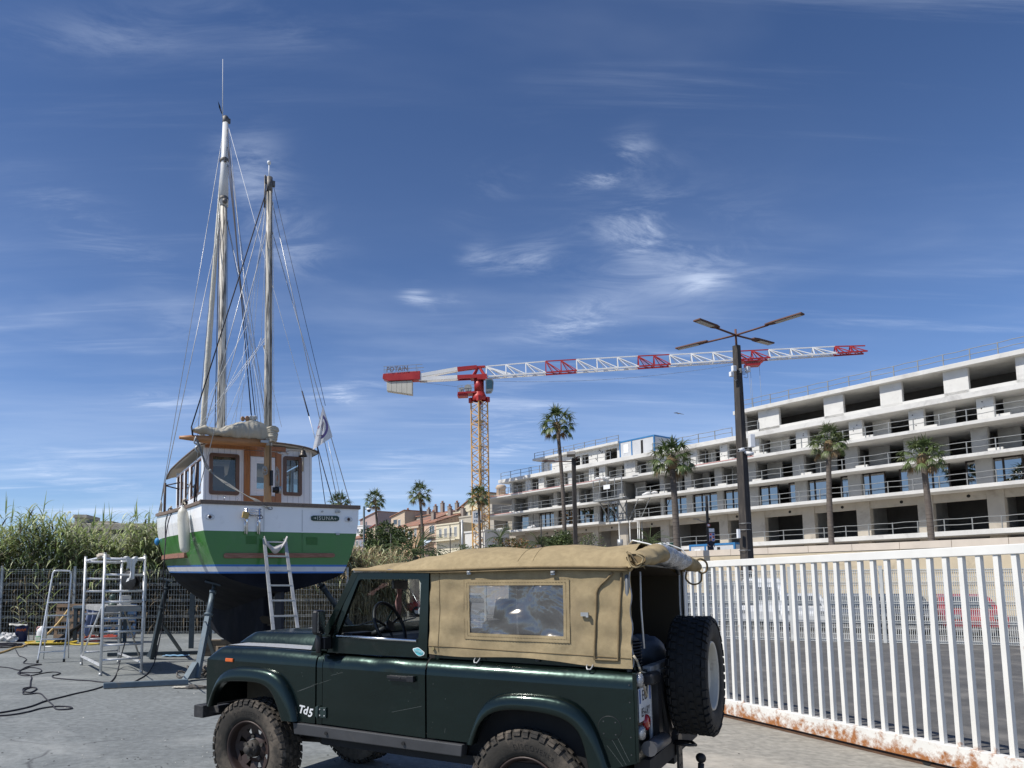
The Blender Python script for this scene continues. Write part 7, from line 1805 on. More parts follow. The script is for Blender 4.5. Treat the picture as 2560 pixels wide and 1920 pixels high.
t,w,z,x=house('white stepped annexe in front of the mauve gabled house',890,908,1316,26,5,H_wht,'flat',1,[(893,897,1323,1333,'a')])
t,w,z,x=house('low mauve house with shuttered windows behind the camera pole',878,918,1346,20,7,H_mauve,'shed',2.6,[(882,887,1352,1366,'s'),(891,896,1352,1366,'d'),(899,904,1352,1366,'s'),(907,911,1352,1366,'s')])
t,w,z,x=house('small terracotta roofed house seen behind the tree top',918,938,1325,19,6,H_beige,'shedx',1.2,(),rm=M_tiler)
t,w,z,x=house('tall narrow beige house with a sloping roof and an open loggia',978,1012,1291,14,13,H_beige,'shedx',1.2,[(984,993,1300,1312,'a'),(996,1001,1300,1316,'d')]); chimney(t,3.4,2,z+.6,.9); aerial(t,5.0,8,z+.5,3.4)
t,w,z,x=house('tan house with three arched windows and a tiled roof beside the tree',988,1014,1320,3.2,9,H_tan,'shed',3.0,[(991,995,1326,1348,'d'),(999,1004,1324,1348,'d'),(1009,1013,1322,1348,'d')])
t,w,z,x=house('ochre house with a big white framed window behind the tall palm',1014,1049,1316,3,9,H_tan,'shed',3.3,[(1021,1031,1330,1346,'w'),(1037,1041,1321,1341,'d')]); chimney(t,5.6,2.5,z+.6,2.1); m=MB(); m.b2((-.1,-.35,z-.45),(w+.1,0,z-.05)); m.build('cornice',H_beige,t)
t,w,z,x=house('salmon house with a white shuttered balcony door, pots and a blue awning',1061,1091,1308,2.2,9,H_salm,'shed',2.8,[(1075,1086,1316,1333,'w')]); chimney(t,1.2,5,z+1.2,1.8); chimney(t,4,6,z+1.4,1.6)
m=MB(); a,b=xl(1060,2.2)-x,xl(1084,2.2)-x; zz=zl(1352,x,2.2); m.prism([(a,-.05,zz+.2),(b,-.05,zz+.2),(b,-1.9,zz-1.1),(a,-1.9,zz-1.1)],(0,0,-.06)); m.build('awning',M_awn,t)
m=MB(); a,b=xl(1068,2.2)-x,xl(1088,2.2)-x; zz=zl(1346,x,2.2); m.b2((a,-.9,zz-.15),(b,-.02,zz)); 
for k in range(9): m.beam((a+(b-a)*k/8,-.87,zz),(a+(b-a)*k/8,-.87,zz+1),.04,.04)
m.beam((a,-.87,zz+1),(b,-.87,zz+1),.05,.05); m.build('balcony',M_irn,t)
t,w,z,x=house('pale yellow house with four shuttered windows and a long balcony',1091,1149,1312,1.5,9,H_yel,'flat',1,[(1099,1104,1324,1343,'d'),(1112,1117,1322,1342,'d'),(1125,1129,1320,1341,'d'),(1137,1142,1318,1340,'d')])
m=MB(); zz=zl(1353,x,1.5); m.b2((0,-1.1,zz-.18),(w,-.02,zz)); m.build('balcony_slab',H_yel,t)
m=MB(); 
for k in range(22): m.beam((w*k/21,-1.05,zz),(w*k/21,-1.05,zz+1.05),.035,.035)
m.beam((0,-1.05,zz+1.05),(w,-1.05,zz+1.05),.06,.06); m.beam((0,-1.05,zz+.2),(w,-1.05,zz+.2),.04,.04)
for k in range(16): m.beam((w*.05+w*.9*k/15,.1,z+.28),(w*.05+w*.9*k/15,.1,z+1.4),.035,.035)
m.beam((0,.1,z+1.4),(w,.1,z+1.4),.05,.05); m.build('balcony_rail',M_irn,t)
t,w,z,x=house('set back cream house with tall shuttered openings above the pale yellow one',1118,1176,1283,9,8,H_crm,'flat',1,[(1126,1130,1286,1302,'a'),(1140,1143,1284,1300,'a'),(1152,1157,1280,1290,'d'),(1166,1171,1278,1290,'d')]); 
t,w,z,x=house('row of small brown roofs and chimneys behind the ochre house',1042,1122,1287,17,8,H_gry,'shed',1.6,()); 
for k in range(5): chimney(t,2.0+k*2.7,1.5,z+.2,1.4+.5*(k%3))
aerial(t,1.0,1,z+.5,3); aerial(t,3.6,1,z+.6,2.6)
t,w,z,x=house('house with a long red tiled roof behind the crane mast',1146,1200,1272,15,10,H_crm,'shedx',3.2,[(1166,1171,1278,1288,'d')]); aerial(t,3,3,z+1.0,3.4)
t,w,z,x=house('tall blank grey rendered house front between palm and crane',1149,1236,1290,5,9,H_gry,'flat',1,())
t,w,z,x=house('blank grey gable wall rising behind the crane mast',1196,1232,1258,6.5,9,H_gry,'flat',1,[(1226,1229,1280,1294,'d')])
t,w,z,x=house('peach house with a round chimney left of the unfinished building',1232,1262,1238,12,10,H_pch,'shedx',-.9,[(1250,1262,1272,1285,'a')]); m=MB(); m.lathe([(.9,0),(1.0,.2),(.9,2.2),(1.15,2.4),(.8,3.0),(.3,3.1)],(1.0,1.5,z-.8),(0,0,1),10); m.build('chimney',H_beige,t); 
for k in range(3):
    m=MB(); m.b2((3.2+1.2*k,-.10,z-3.4),(4.0+1.2*k,-.02,z-2.3)); m.build('brick_panel',mat('bare_brick',(.42,.18,.10),.9,0,.4,6),t)
t,w,z,x=house('grey lower house with one barred window left of the unfinished building',1240,1290,1300,8,9,H_gry,'flat',1,[(1258,1262,1304,1320,'d'),(1265,1269,1304,1320,'d')])
t,w,z,x=house('low white concrete site hut at the foot of the crane',1163,1212,1331,-9,5,M_cw,'flat',1,()); 

# bags and steel props left about on the floors
M_bag=mat('white_sack',(.62,.62,.62),.85,0,.08,3)
for i,(u,z,yf,lb) in enumerate(((1250,z1,-2.0,'heap of white sacks on the left end of the first floor slab'),(1330,z1,-1.6,'long white tarpaulin lying on the first floor edge behind the palm trunk'),(1512,z3,-1.2,'white sacks on the third floor near the middle setback'),(1700,z3,-1.2,'white bundle on the third floor right of the stout palm'),(1630,z2,-1.0,'pale pack on the second floor left of the stout palm trunk'))):
    x=xl(u,yf); t=thing('sack_heap',FA+FD*x+FN*yf+V(0,0,z),FRZ,lb,'sacks'); rnd=random.Random(i)
    for k in range(4):
        m=MB(); m.ball((rnd.uniform(-.8,.8),rnd.uniform(-.2,.2),.22+.12*(k%2)),.42,10,sc=(1.2,.8,.55)); m.build('sack',M_bag,t)
for i,(a,z,h,lb) in enumerate(((700,z2,2.6,'thin steel prop in the open second floor bay right of the tall palm trunk'),(1450,z2,2.6,'thin steel prop in the open second floor bay right of the stout palm'),(1700,z3,2.3,'thin steel prop under the roof slab between stout palm and big lamp post'),(1915,z2,2.6,'thin steel prop in the second floor bay just left of the big lamp post'))):
    x=zx(a); m=MB(); m.cyl((0,0,0),(0,0,h),.06,6); m.box((0,0,h),(.2,.2,.04)); m.box((0,0,.02),(.2,.2,.04)); o=m.build('steel_prop',M_steel,loc=FA+FD*x+FN*1.0+V(0,0,z),rot=(0,0,FRZ)); tag(o,lb,'prop')
# ================================================================== PALMS, TREES, LAMPS, CARS, PEOPLE
M_pleaf=leafmat('palm_leaf',(.045,.085,.022),(.13,.17,.06),.45,.2,1.2); M_pleafp=leafmat('palm_leaf_light',(.09,.13,.05),(.19,.21,.10),.45,.2,1.2)
M_pdry=leafmat('palm_skirt',(.13,.085,.045),(.24,.17,.09),.9,.05,3); M_ptr=mat('palm_trunk',(.125,.105,.09),.95,0,.25,2.5,dirt=(.09,.07,.055),dscale=3,sxyz=(1,1,5),bump=.6,bscale=9,bdist=.05)
def palm(loc,h,label,r=1.8,seed=1,lean=(0,0),tr=.16,n=38,tall=True,group='palm trees'):
    rnd=random.Random(seed); t=thing('palm_tree',loc,rnd.uniform(0,6),label,'palm tree',group); t.rotation_euler=(0,0,0)
    top=V(lean[0],lean[1],h)
    m=MB(); pts=[V(0,0,0).lerp(top,k/10)+V(lean[0],0,0)*(-.4*math.sin(math.pi*k/10)) for k in range(11)]
    m.tube(pts,[tr*1.5]+[tr*(1.12-.25*k/10)*(1+.05*(k%2)) for k in range(1,11)],10); 
    for k in range(int(h*3)): 
        f=k/(h*3); p=pts[min(9,int(f*10))].lerp(pts[min(10,int(f*10)+1)],f*10-int(f*10)); rr=tr*(1.14-.25*f); m.tube([p,p+V(0,0,.05)],[rr+.012,rr+.004],10)
    m.build('trunk',M_ptr,t)
    m=MB(); m.ball(top-V(0,0,.15),tr*1.9,10,2,(1,1,1.5))
    for k in range(40):
        a=rnd.uniform(0,6.28); e=rnd.uniform(-.9,.6); d=V(math.cos(a)*math.cos(e),math.sin(a)*math.cos(e),math.sin(e)); m.beam(top-V(0,0,.15)+d*tr,top-V(0,0,.10)+d*tr*2.6,.05,.04,2)
    for k in range(n):
        a=2.399*k+rnd.uniform(-.2,.2); f=(k+.5)/n; el=R(82)-f*R(118)+rnd.uniform(-.12,.12)
        d=V(math.cos(a)*math.cos(el),math.sin(a)*math.cos(el),math.sin(el)); L=r*rnd.uniform(.48,.62)
        p0=top+V(0,0,rnd.uniform(-.1,.15)); p1=p0+d*L*.6+V(0,0,.02); d2=(d+V(0,0,-.22)).normalized(); p2=p1+d2*L*.45
        m.tube([p0,p1,p2],[.03,.02,.014],4,0)
        side=d2.cross(V(0,0,1)); side=side.normalized() if side.length>.05 else V(1,0,0); upv=side.cross(d2)
        nl=15; mi=2 if f>.93 else (1 if rnd.random()<.22 else 0)
        for j in range(nl):
            b=(j/(nl-1)-.5)*R(215); ld=(d2*math.cos(b)+side*math.sin(b)+upv*.18*math.cos(b*1.2)).normalized()
            m.blade(p2,ld,r*rnd.uniform(.36,.50)*(1-.22*abs(b)/1.9),.115*r/1.8,rnd.uniform(.5,1.6)+(.9 if f>.6 else 0),4,mi,side=ld.cross(upv).normalized() if j%2 else None)
    m.build('crown',[M_pleaf,M_pleafp,M_pdry],t)
    return t
def pl(ucrown,vcrown,ubase,Y,base=TZ,**k):
    k['r']=k.get('r',2)*1.14
    c=aty(ucrown,vcrown,Y); b=aty(ubase,1370,Y); 
    x0=b.x+(b.x-c.x)*.1
    return palm((x0,Y,base),c.z-base,lean=(c.x-x0,0),**k)
pl(1393,1062,1411,75,label='tall slender palm standing in front of the unfinished building left of the lamp post',r=2.05,seed=1,tr=.19)
pl(1679,1152,1692,62,label='stout palm with upright fan leaves in front of the unfinished building, nearest to the wall',r=2.05,seed=2,tr=.25,n=40)
pl(938,1253,944,118,label='leftmost full palm, above the dark tree and behind the camera pole',r=2.0,seed=3,tr=.2)
pl(1049,1238,1056,112,label='palm in front of the orange tiled roofs, second of the row',r=2.15,seed=4,tr=.22)
pl(1196,1245,1200,108,label='palm standing right in front of the yellow crane mast',r=2.0,seed=5,tr=.2)
pl(849,1262,850,100,label='palm of which only the crown shows above the boat rail beside the flag',r=1.9,seed=6,tr=.2)
palm(aty(2080,1370,66)*1.0+V(0,0,TZ-aty(2080,1370,66).z),10.5,'palm right of the big square lamp post',r=2.1,seed=7,lean=(.3,0),tr=.22)
palm(aty(2330,1370,62)*1.0+V(0,0,TZ-aty(2330,1370,62).z),8.5,'rightmost palm of the promenade',r=2.2,seed=8,lean=(-.2,0),tr=.24)
# low feather and fan palms, bushes
def lowpalm(u,v,Y,h,label,seed,fr=26,L=2.2,z0=TZ,mt=None):
    rnd=random.Random(seed); p=aty(u,v,Y); t=thing('low_palm',(p.x,Y,z0),0,label,'low palm'); m=MB(); top=p.z-z0
    m.tube([(0,0,0),(0,0,top)],[.35,.28],8,2)
    for k in range(fr):
        a=rnd.uniform(0,6.28); el=rnd.uniform(.1,1.35); d=V(math.cos(a)*math.cos(el),math.sin(a)*math.cos(el),math.sin(el)); q=V(0,0,top); LL=L*rnd.uniform(.75,1.1); n=9
        for s in range(n):
            q2=q+d*LL/n; m.beam(q,q2,.03,.03,0); sd=d.cross(V(0,0,1)).normalized()
            for sg_ in (-1,1):
                ln=.55*math.sin(math.pi*(.15+.8*s/n))*L/2.2
                m.blade(q2,(sd*sg_+d*.7+V(0,0,.15)),ln,.055,.6,2,0 if rnd.random()<.6 else 1)
            q=q2; d=(d+V(0,0,-.17)).normalized()
    m.build('fronds',[M_pleaf,M_pleafp,M_ptr],t); return t
lowpalm(1036,1392,48,3,'low feather palm spilling over the car roof, right of the dark tree',21,60,2.6,0)
lowpalm(1003,1402,46,3,'low feather palm between the dry reeds and the larger one',22,40,1.9,0)
lowpalm(1250,1347,76,3,'small spiky palm above the car roof left of the reddish bush',23,30,2.0)
lowpalm(1348,1362,74,3,'low palm between the reddish bush and the green shrub',24,30,1.8)
lowpalm(1625,1358,68,3,'low palm rising behind the back of the canvas roof',25,34,1.9)
M_leafd=leafmat('leaf_dark',(.018,.038,.013),(.06,.09,.03),.5,.15,.9); M_leafm=leafmat('leaf_mid',(.05,.085,.022),(.13,.17,.05),.5,.2,.9); M_leafr=leafmat('leaf_red',(.20,.10,.04),(.32,.18,.06),.6,.2,1.5); M_leafg=leafmat('leaf_olive',(.12,.13,.09),(.22,.22,.16),.7,.15,1.5)
M_bark=mat('bark',(.10,.08,.06),.95,0,.3,4)
def tree(name,label,cat,u,vt,Y,w,z0,mats_,seed,ls=.22,n=2600,trunk=True,squash=1.0,group=None,weights=(.6,.4)):
    rnd=random.Random(seed); p=aty(u,vt,Y); H_=p.z-z0; t=thing(name,(p.x,Y,z0),0,label,cat,group)
    if trunk:
        m=MB(); m.tube([(0,0,0),(.1,0,H_*.3),(0,.1,H_*.6)],[.22,.16,.07],8)
        for k in range(6): a=rnd.uniform(0,6.28); m.tube([(0,0,H_*(.25+.06*k)),(math.cos(a)*w*.2,math.sin(a)*w*.2,H_*(.45+.06*k)),(math.cos(a)*w*.38,math.sin(a)*w*.38,H_*(.6+.05*k))],[.08,.05,.02],6)
        m.build('trunk',M_bark,t)
    m=MB(); lobes=[]
    for k in range(16):
        a=rnd.uniform(0,6.28); rr=w*.5*rnd.uniform(.1,.72); zz=H_*(rnd.uniform(.35,.80) if trunk else rnd.uniform(.25,.92)); lobes.append((V(rr*math.cos(a),rr*math.sin(a)*.8,zz),w*rnd.uniform(.15,.27)))
    lobes.append((V(0,0,H_-w*.2),w*.2))
    for k in range(n):
        c,r=rnd.choice(lobes); d=V(rnd.gauss(0,1),rnd.gauss(0,1),rnd.gauss(0,1)).normalized(); q=c+d*r*rnd.uniform(.62,1.06)
        if q.z<.05: q.z=rnd.uniform(.05,.4)
        if q.z>H_*1.02: continue
        x=V(rnd.gauss(0,1),rnd.gauss(0,1),rnd.gauss(0,.6)).normalized(); y=(d*.6+V(rnd.gauss(0,1),rnd.gauss(0,1),rnd.gauss(0,1))).cross(x).normalized(); s=ls*rnd.uniform(.5,1.1)
        m.add([q-x*s*.5,q+y*s*.28,q+x*s*.5,q-y*s*.28],[(0,1,2,3)],0 if rnd.random()<weights[0] else 1)
    m.build('crown' if trunk else 'foliage',mats_,t); return t
tree('tree','dark round tree in front of the mauve and tan houses','tree',965,1302,72,4.9,0,[M_leafd,M_leafm],31,.34,9000)
tree('tree','lighter green tree touching the left side of the dark round tree','tree',915,1318,70,3.2,0,[M_leafm,M_leafd],32,.3,4200)
tree('tree','dark low tree top seen left of the pole, right of the boat stern','tree',882,1358,66,2.2,0,[M_leafd,M_leafm],33,.25,900)
for i,(u,vt,Y,w,z0,mt,lb,n) in enumerate(((1090,1372,60,2.6,0,[M_leafd,M_leafm],'dark green bush under the blue awning',1300),(1165,1362,90,3.2,TZ,[M_leafd,M_leafm],'dark bush at the foot of the white site hut',900),(1278,1347,76,4.2,TZ,[M_leafr,M_leafm],'reddish orange bush above the car roof',1700),(1230,1362,74,3,TZ,[M_leafd,M_leafm],'small dark bush left of the reddish bush',700),(1312,1352,78,3.0,TZ,[M_leafr,M_leafg],'brownish bush right of the reddish one',900),(1410,1326,74,3.6,TZ,[M_leafm,M_leafd],'bright green shrub beside the second lamp post',2200),(1378,1342,75,2.8,TZ,[M_leafm,M_leafd],'green shrub left of the bright one',1100),(1472,1335,75,4.2,TZ,[M_leafg,M_leafm],'thin grey olive bush right of the lamp post',1100),(1120,1385,58,2.4,0,[M_leafm,M_leafd],'green bush touching the car roof ridge',900))):
    tree('bush',lb,'bush',u,vt,Y,w,z0,mt,50+i,.26,n,False)
# ------------------------------------------------------------------ lamps and poles
M_pole=mat('charred_wood_pole',(.035,.030,.027),.8,0,.3,3,dirt=(.10,.085,.07),dscale=2,dlo=.5,dhi=.75,sxyz=(4,4,.6)); M_cort=mat('corten_arm',(.12,.055,.04),.7,.1,.2,6); M_lmp=mat('lamp_grey',(.22,.21,.20),.6,.1,.12,4)
LP=aty(1867.5,1400,33); LX=LP.x; 
t=thing('street_lamp',(LX,33,0),0,'big square dark timber lamp post with four flat lamp arms and white boxes','street lamp')
tx=aty(1841,864,33); dx=tx.x-LX; tz=tx.z
m=MB(); vs=[]; 
for (zz,r,ox) in ((0,.225,-dx*.12),(tz,.125,dx)):
    for (i,j) in ((-1,-1),(1,-1),(1,1),(-1,1)): a=R(28); vs.append((ox+r*(i*math.cos(a)-j*math.sin(a)),r*(i*math.sin(a)+j*math.cos(a)),zz))
m.add(vs,[(3,2,1,0),(4,5,6,7),(0,1,5,4),(1,2,6,5),(2,3,7,6),(3,0,4,7)]); m.build('post',M_pole,t,bevel=.012)
zc=aty(1839.4,838,33).z; cx_=aty(1839.4,838,33).x-LX
m=MB(); m.cyl((dx,0,tz-.1),(cx_,0,zc+.28),.05,8); m.build('spigot',M_cort,t)
c=V(cx_,0,zc)
for (ax_,ay_,L) in ((-2.65,-1.7,1),(-1.75,2.3,1),(2.65,1.7,1),(1.75,-2.3,1)):
    d=V(ax_,ay_,0).normalized(); Lt=2.95
    m=MB(); m.cyl(c,c+d*Lt*.5+V(0,0,.05),.045,8); ar=m.build('lamp_arm',M_cort,t)
    s=V(-d.y,d.x,0); m=MB(); p0=c+d*Lt*.46+V(0,0,.06); p1=c+d*Lt+V(0,0,.10)
    m.prism([p0-s*.10,p0-s*.17+d*.3,p1-s*.17,p1+s*.17,p0+s*.17+d*.3,p0+s*.10],(0,0,.07)); hd=m.build('lamp_head',M_cort,ar,bevel=.01)
    m=MB(); q0=p0+d*.45-V(0,0,.008); q1=p1-d*.08-V(0,0,.008); m.prism([q0-s*.13,q1-s*.13,q1+s*.13,q0+s*.13],(0,0,-.01)); m.build('lamp_lens',mat('lamp_lens',(.42,.42,.40),.4,0,.1,6),hd)
def on(u,v): p=aty(u,v,33); return V(p.x-LX,0,p.z)
m=MB()
for (u,v,w,h) in ((1829,925,.20,.26),(1823,939,.17,.22),(1864,927,.19,.25)): p=on(u,v)+V(0,-.22,0); m.box(p,(w,.14,h),(0,0,.3))
m.build('antenna_box',M_white,t,bevel=.02,seg=3)
m=MB()
for k,v in enumerate((925,928,931,934,1121,1127,1309,1325,1376)):
    p=on(1853 if v<1000 else 1862,v); m.tube([V(p.x+.24*math.cos(a),.26*math.sin(a),p.z) for a in [i*math.pi/6 for i in range(12)]],.012,4,0,True)
m.tube(smooth([on(1828,948)+V(0,-.25,0),on(1831,955)+V(0,-.25,0),on(1838,952)+V(0,-.2,0)],5),.012,4); m.tube(smooth([on(1862,935)+V(0,-.25,0),on(1862,948)+V(0,-.25,0),on(1853,945)+V(0,-.2,0)],5),.012,4); m.build('steel_band',M_steel,t)
p=on(1872,1105); m=MB(); m.b2((p.x-.10,-.35,p.z-.30),(p.x+.12,-.1,p.z+.30)); m.build('cabinet_box',M_white,t,bevel=.02)
for (u,v,s) in ((1845,1129,-1),(1864,1137,1)):
    p=on(u,v)+V(0,-.3,0); m=MB(); m.cyl(p+V(-.12*s,0,.03),p+V(.16*s,-.1,-.02),.075,12); m.cyl(p+V(.161*s,-.1,-.02),p+V(.17*s,-.104,-.022),.055,12,1); m.box(p+V(-.1*s,.1,.08),(.1,.12,.1)); m.build('camera',[M_white,M_black],t)
p=on(1843,1335); m=MB(); m.b2((p.x-.10,-.3,p.z-.2),(p.x,-.15,p.z+.2)); m.build('notice_box',M_white,t)
def post_lamp(u0,v0,u1,Y,z0,r,label,arms=True,head=True,dbl=False):
    a=aty(u1,1372,Y); b=aty(u0,v0,Y); t=thing('street_lamp',(a.x,Y,z0),0,label,'street lamp'); H_=b.z-z0; ox=b.x-a.x
    m=MB(); m.beam((0,0,0),(ox,0,H_),r*2,r*2); m.build('post',M_pole,t)
    if arms:
        m=MB(); m.cyl((ox,0,H_-.3),(ox-2.6,0,H_-.25),.05,6); m.cyl((ox,0,H_-.3),(ox+.3,-.5,H_+.1),.05,6); ar=m.build('lamp_arm',M_cort,t)
        m=MB(); m.box((ox-2.3,0,H_-.24),(1.1,.35,.08)); m.build('lamp_head',M_cort,ar,bevel=.02); m=MB(); m.box((ox-.35,-.5,H_+.30),(.75,.5,.32),(R(-20),0,R(-15))); m.build('lamp_head',M_lmp,ar,bevel=.03)
    return t,ox,H_
post_lamp(1434,1146,1439,66,TZ,.16,'dark square lamp post right of the tall slender palm')
t,ox,H_=post_lamp(1766,1240,1772,64.6,TZ,.085,'thin dark post with a round sign and coloured site notices',False)
m=MB(); m.cyl((0,0,6.0-TZ+1.5),(-.9,0,H_-2.1),.03,6); m.box((-1.0,0,H_-2.05),(.5,.2,.07)); m.build('lamp_arm',M_lmp,t)
def rel(u,v,Y=64.4): p=aty(u,v,Y); return V(p.x-t.location.x,-.15,p.z-TZ)
p=rel(1772,1313); rs=MB().lathe([(0,0),(.15,0),(.15,.02),(0,.02)],p,(0,-1,0),20).build('round_sign',M_white,t); MB().lathe([(.10,.022),(.15,.022)],p,(0,-1,0),20,0,False).build('sign_ring',M_red,rs)
a,b=rel(1773,1330),rel(1786,1321); m=MB(); m.b2((a.x,-.16,a.z),(b.x,-.13,b.z)); m.build('notice',M_white,t)
a,b=rel(1774,1353),rel(1787,1332); nb=MB().b2((a.x,-.16,a.z),(b.x,-.13,b.z)).build('notice_board',mat('board_pinkish',(.55,.46,.50),.6),t)
m=MB(); W_=b.x-a.x; Hh=b.z-a.z
for i in range(2):
    for j in range(3): m.b2((a.x+W_*(.08+.48*i),-.166,a.z+Hh*(.06+.32*j)),(a.x+W_*(.44+.48*i),-.1605,a.z+Hh*(.30+.32*j)),(i+j)%2)
m.build('pictogram',[M_red,M_pb],nb)
for (u,vt,Y,r,lb,z0) in ((1352,1290,80,.07,'thin dark pole in front of the first storey, left of the tall palm trunk',TZ),(1125,1312,95,.06,'thin black pole in front of the pale yellow house',TZ),(1155,1300,96,.15,'pale concrete pole at the corner of the pale yellow house',TZ),(977,1334,70,.06,'thin pole in front of the dark round tree',0),(1550,1340,76,.05,'thin pole with a small grey cylinder behind the canvas roof',TZ)):
    p=aty(u,vt,Y); m=MB(); m.cyl((0,0,0),(0,0,p.z-z0),r,8); 
    if u==977: m.box((.0,-.1,2.6),(.3,.2,.5)); 
    if u==1550: m.cyl((0,0,p.z-z0-1.1),(0,0,p.z-z0-.35),.28,12)
    if u==1125: m.beam((-.9,0,2.4),(.2,0,2.4),.05,.05)
    tag(m.build('thin_pole',M_steel if u in(1155,1550) else M_irn,loc=(p.x,Y,z0)),lb,'pole')
p=aty(910,1266,44); t=thing('camera_pole',(p.x,44,0),0,'dark blue green pole with a white dome camera right of the boat stern','camera pole')
MB().cyl((0,0,0),(0,0,p.z),.06,12).build('pole',mat('pole_bluegreen',(.035,.06,.07),.5,.1,.2,3),t)
m=MB(); m.cyl((.0,0,p.z-.17),(.22,0,p.z-.17),.035,8); m.lathe([(0,0),(.13,.02),(.15,.10),(.14,.12)],(.30,0,p.z-.10),(0,0,-1),14); cm=m.build('camera_housing',M_white,t)
m=MB(); m.lathe([(.12,.12),(.10,.20),(.05,.245),(0,.25)],(.30,0,p.z-.10),(0,0,-1),14); m.build('camera_dome',mat('dome_dark',(.05,.05,.06),.15,0,.1,9,coat=.5),cm)
# back of a big road sign fixed to its own posts
p=gnd(1806,1590); t=thing('road_sign',(p.x-.05,p.y-1.2,0),math.atan2(-.385,.92),'back of a big grey road sign on steel posts beyond the white gate','road sign')
Y_=p.y-1.2; zt_=aty(1806,1452,Y_).z; zb_=aty(1806,1513,Y_).z; hw=.60
m=MB(); m.prism([(-hw,0,zb_),(hw,0,zb_),(hw,0,zt_),(-hw+.18,0,zt_),(-hw,0,zt_-.25)],(0,.03,0)); m.build('sign_panel',mat('sign_back',(.36,.36,.35),.5,.3,.1,3),t)
for z in (zb_+.14,zt_-.16): m=MB(); m.beam((-hw+.05,-.04,z),(hw-.05,-.04,z),.05,.05); m.box((0,-.07,z),(.28,.04,.06)); m.build('bracket',M_steel,t)
m=MB(); m.cyl((0,-.09,0),(0,-.09,zt_-.05),.035,10); m.build('sign_post',M_steel,t)
# ------------------------------------------------------------------ parked cars
def parked(loc,rz,paint,label,L=4.2,van=False,H_=1.48):
    t=thing('parked_car',loc,rz,label,'car','cars parked behind the pale mesh fence'); W_=1.76
    if van: prof=[(0,.35),(0,.75),(.12,.95),(.75,1.12),(1.35,1.75),(1.6,H_),(L-.15,H_),(L,H_-.2),(L,.35)]; cab0=4
    else: prof=[(0,.35),(0,.62),(.12,.78),(.95,.93),(1.75,1.38),(2.2,H_),(3.3,H_-.02),(3.95,1.02),(L-.08,.92),(L,.62),(L,.35)]
    m=MB(); n=len(prof); ins=[0 if z<1.0 else .16*(z-.95)/(H_-.95) for x,z in prof]
    vs=[(x,-W_/2+i,z) for (x,z),i in zip(prof,ins)]+[(x,W_/2-i,z) for (x,z),i in zip(prof,ins)]
    m.add(vs,[tuple(range(n)),tuple(range(2*n-1,n-1,-1))]+[(i,n+i,n+(i+1)%n,(i+1)%n) for i in range(n)]); m.build('body',paint,t,bevel=.05,seg=3)
    g=MB()
    if van: wins=[[(1.05,1.14),(1.62,1.14),(1.62,1.66),(1.45,1.66)],[(1.75,1.14),(2.6,1.14),(2.6,1.66),(1.75,1.66)]]
    else: wins=[[(1.42,.99),(2.42,.99),(2.42,1.38),(1.95,1.36)],[(2.52,.99),(3.55,.99),(3.25,1.38),(2.52,1.38)]]
    for w in wins:
        for s in (-1,1): g.prism([(x,s*(W_/2+.006-(.16*(z-.95)/(H_-.95))),z) for x,z in w],(0,s*.01,0))
    a,b=(prof[3],prof[4]) 
    g.prism([(a[0]+.12*(b[0]-a[0])-.01,-.66,a[1]+.12*(b[1]-a[1])+.015),(a[0]+.12*(b[0]-a[0])-.01,.66,a[1]+.12*(b[1]-a[1])+.015),(b[0]-.02,.6,b[1]+.01),(b[0]-.02,-.6,b[1]+.01)],(-.01,0,.012))
    g.build('window',M_gl,t)
    for x in (.82,L-.80):
        for s in (-1,1):
            w=MB(); w.lathe([(.16,-.10),(.22,-.11),(.31,-.10),(.32,-.04),(.32,.08)],(x,s*(W_/2-.10),.32),(0,s*-1,0),20); o=w.build('wheel',M_rubber,t); w=MB(); w.lathe([(0,.09),(.12,.10),(.20,.085)],(x,s*(W_/2-.10),.32),(0,s,0),16); w.build('rim',M_alu,o)
    l_=MB(); 
    for s in (-.62,.62): l_.b2((.005,s-.16,.66),(-.02,s+.16,.80))
    l_.build('headlight',M_clear,t); l_=MB()
    for s in (-.68,.68): l_.b2((L-.005,s-.1,.66),(L+.02,s+.1,.88))
    l_.build('tail_light',M_red,t); return t
P_w=mat('paint_white',(.66,.67,.68),.25,0,.04,2,coat=.6); P_b=mat('paint_blue',(.02,.06,.20),.25,.2,.05,2,coat=.6); P_k=mat('paint_black',(.015,.016,.02),.25,.2,.1,2,coat=.6); P_g=mat('paint_grey',(.16,.17,.18),.3,.5,.1,2,coat=.6); P_r=mat('paint_red',(.35,.02,.02),.3,0,.1,2,coat=.6)
pa_=math.atan2(-.385,.92)
for (u,Y,rz,pt_,van,lb) in ((1690,37,pa_+R(80),P_b,False,'blue parked car behind the far left end of the white gate'),(1735,34,pa_+R(86),P_k,False,'black parked car left of the back of the road sign'),(1790,33,pa_+R(84),P_g,False,'dark grey parked car hidden behind the road sign'),(1850,35,pa_+R(84),P_b,False,'dark blue parked car behind the big lamp post'),(1905,31,pa_+R(85),P_w,True,'white van parked right of the big lamp post'),(2010,30,pa_+R(86),P_w,False,'white parked car right of the white van'),(2130,28.5,pa_+R(84),P_g,False,'light grey parked car two places right of the van'),(2270,27,pa_+R(85),P_k,False,'black parked car near the right edge'),(2440,25.5,pa_+R(85),P_r,False,'red parked car at the right edge'),(1046,40,pa_+R(20),P_w,False,'white car seen through the windscreen of the green off-road car'),(1010,47,pa_+R(20),P_r,False,'red car far behind, seen through the windscreen of the green off-road car')):
    p=aty(u,1500,Y); parked((p.x,Y,0),rz,pt_,lb,van=van,H_=2.15 if van else 1.5,L=4.9 if van else 4.2)
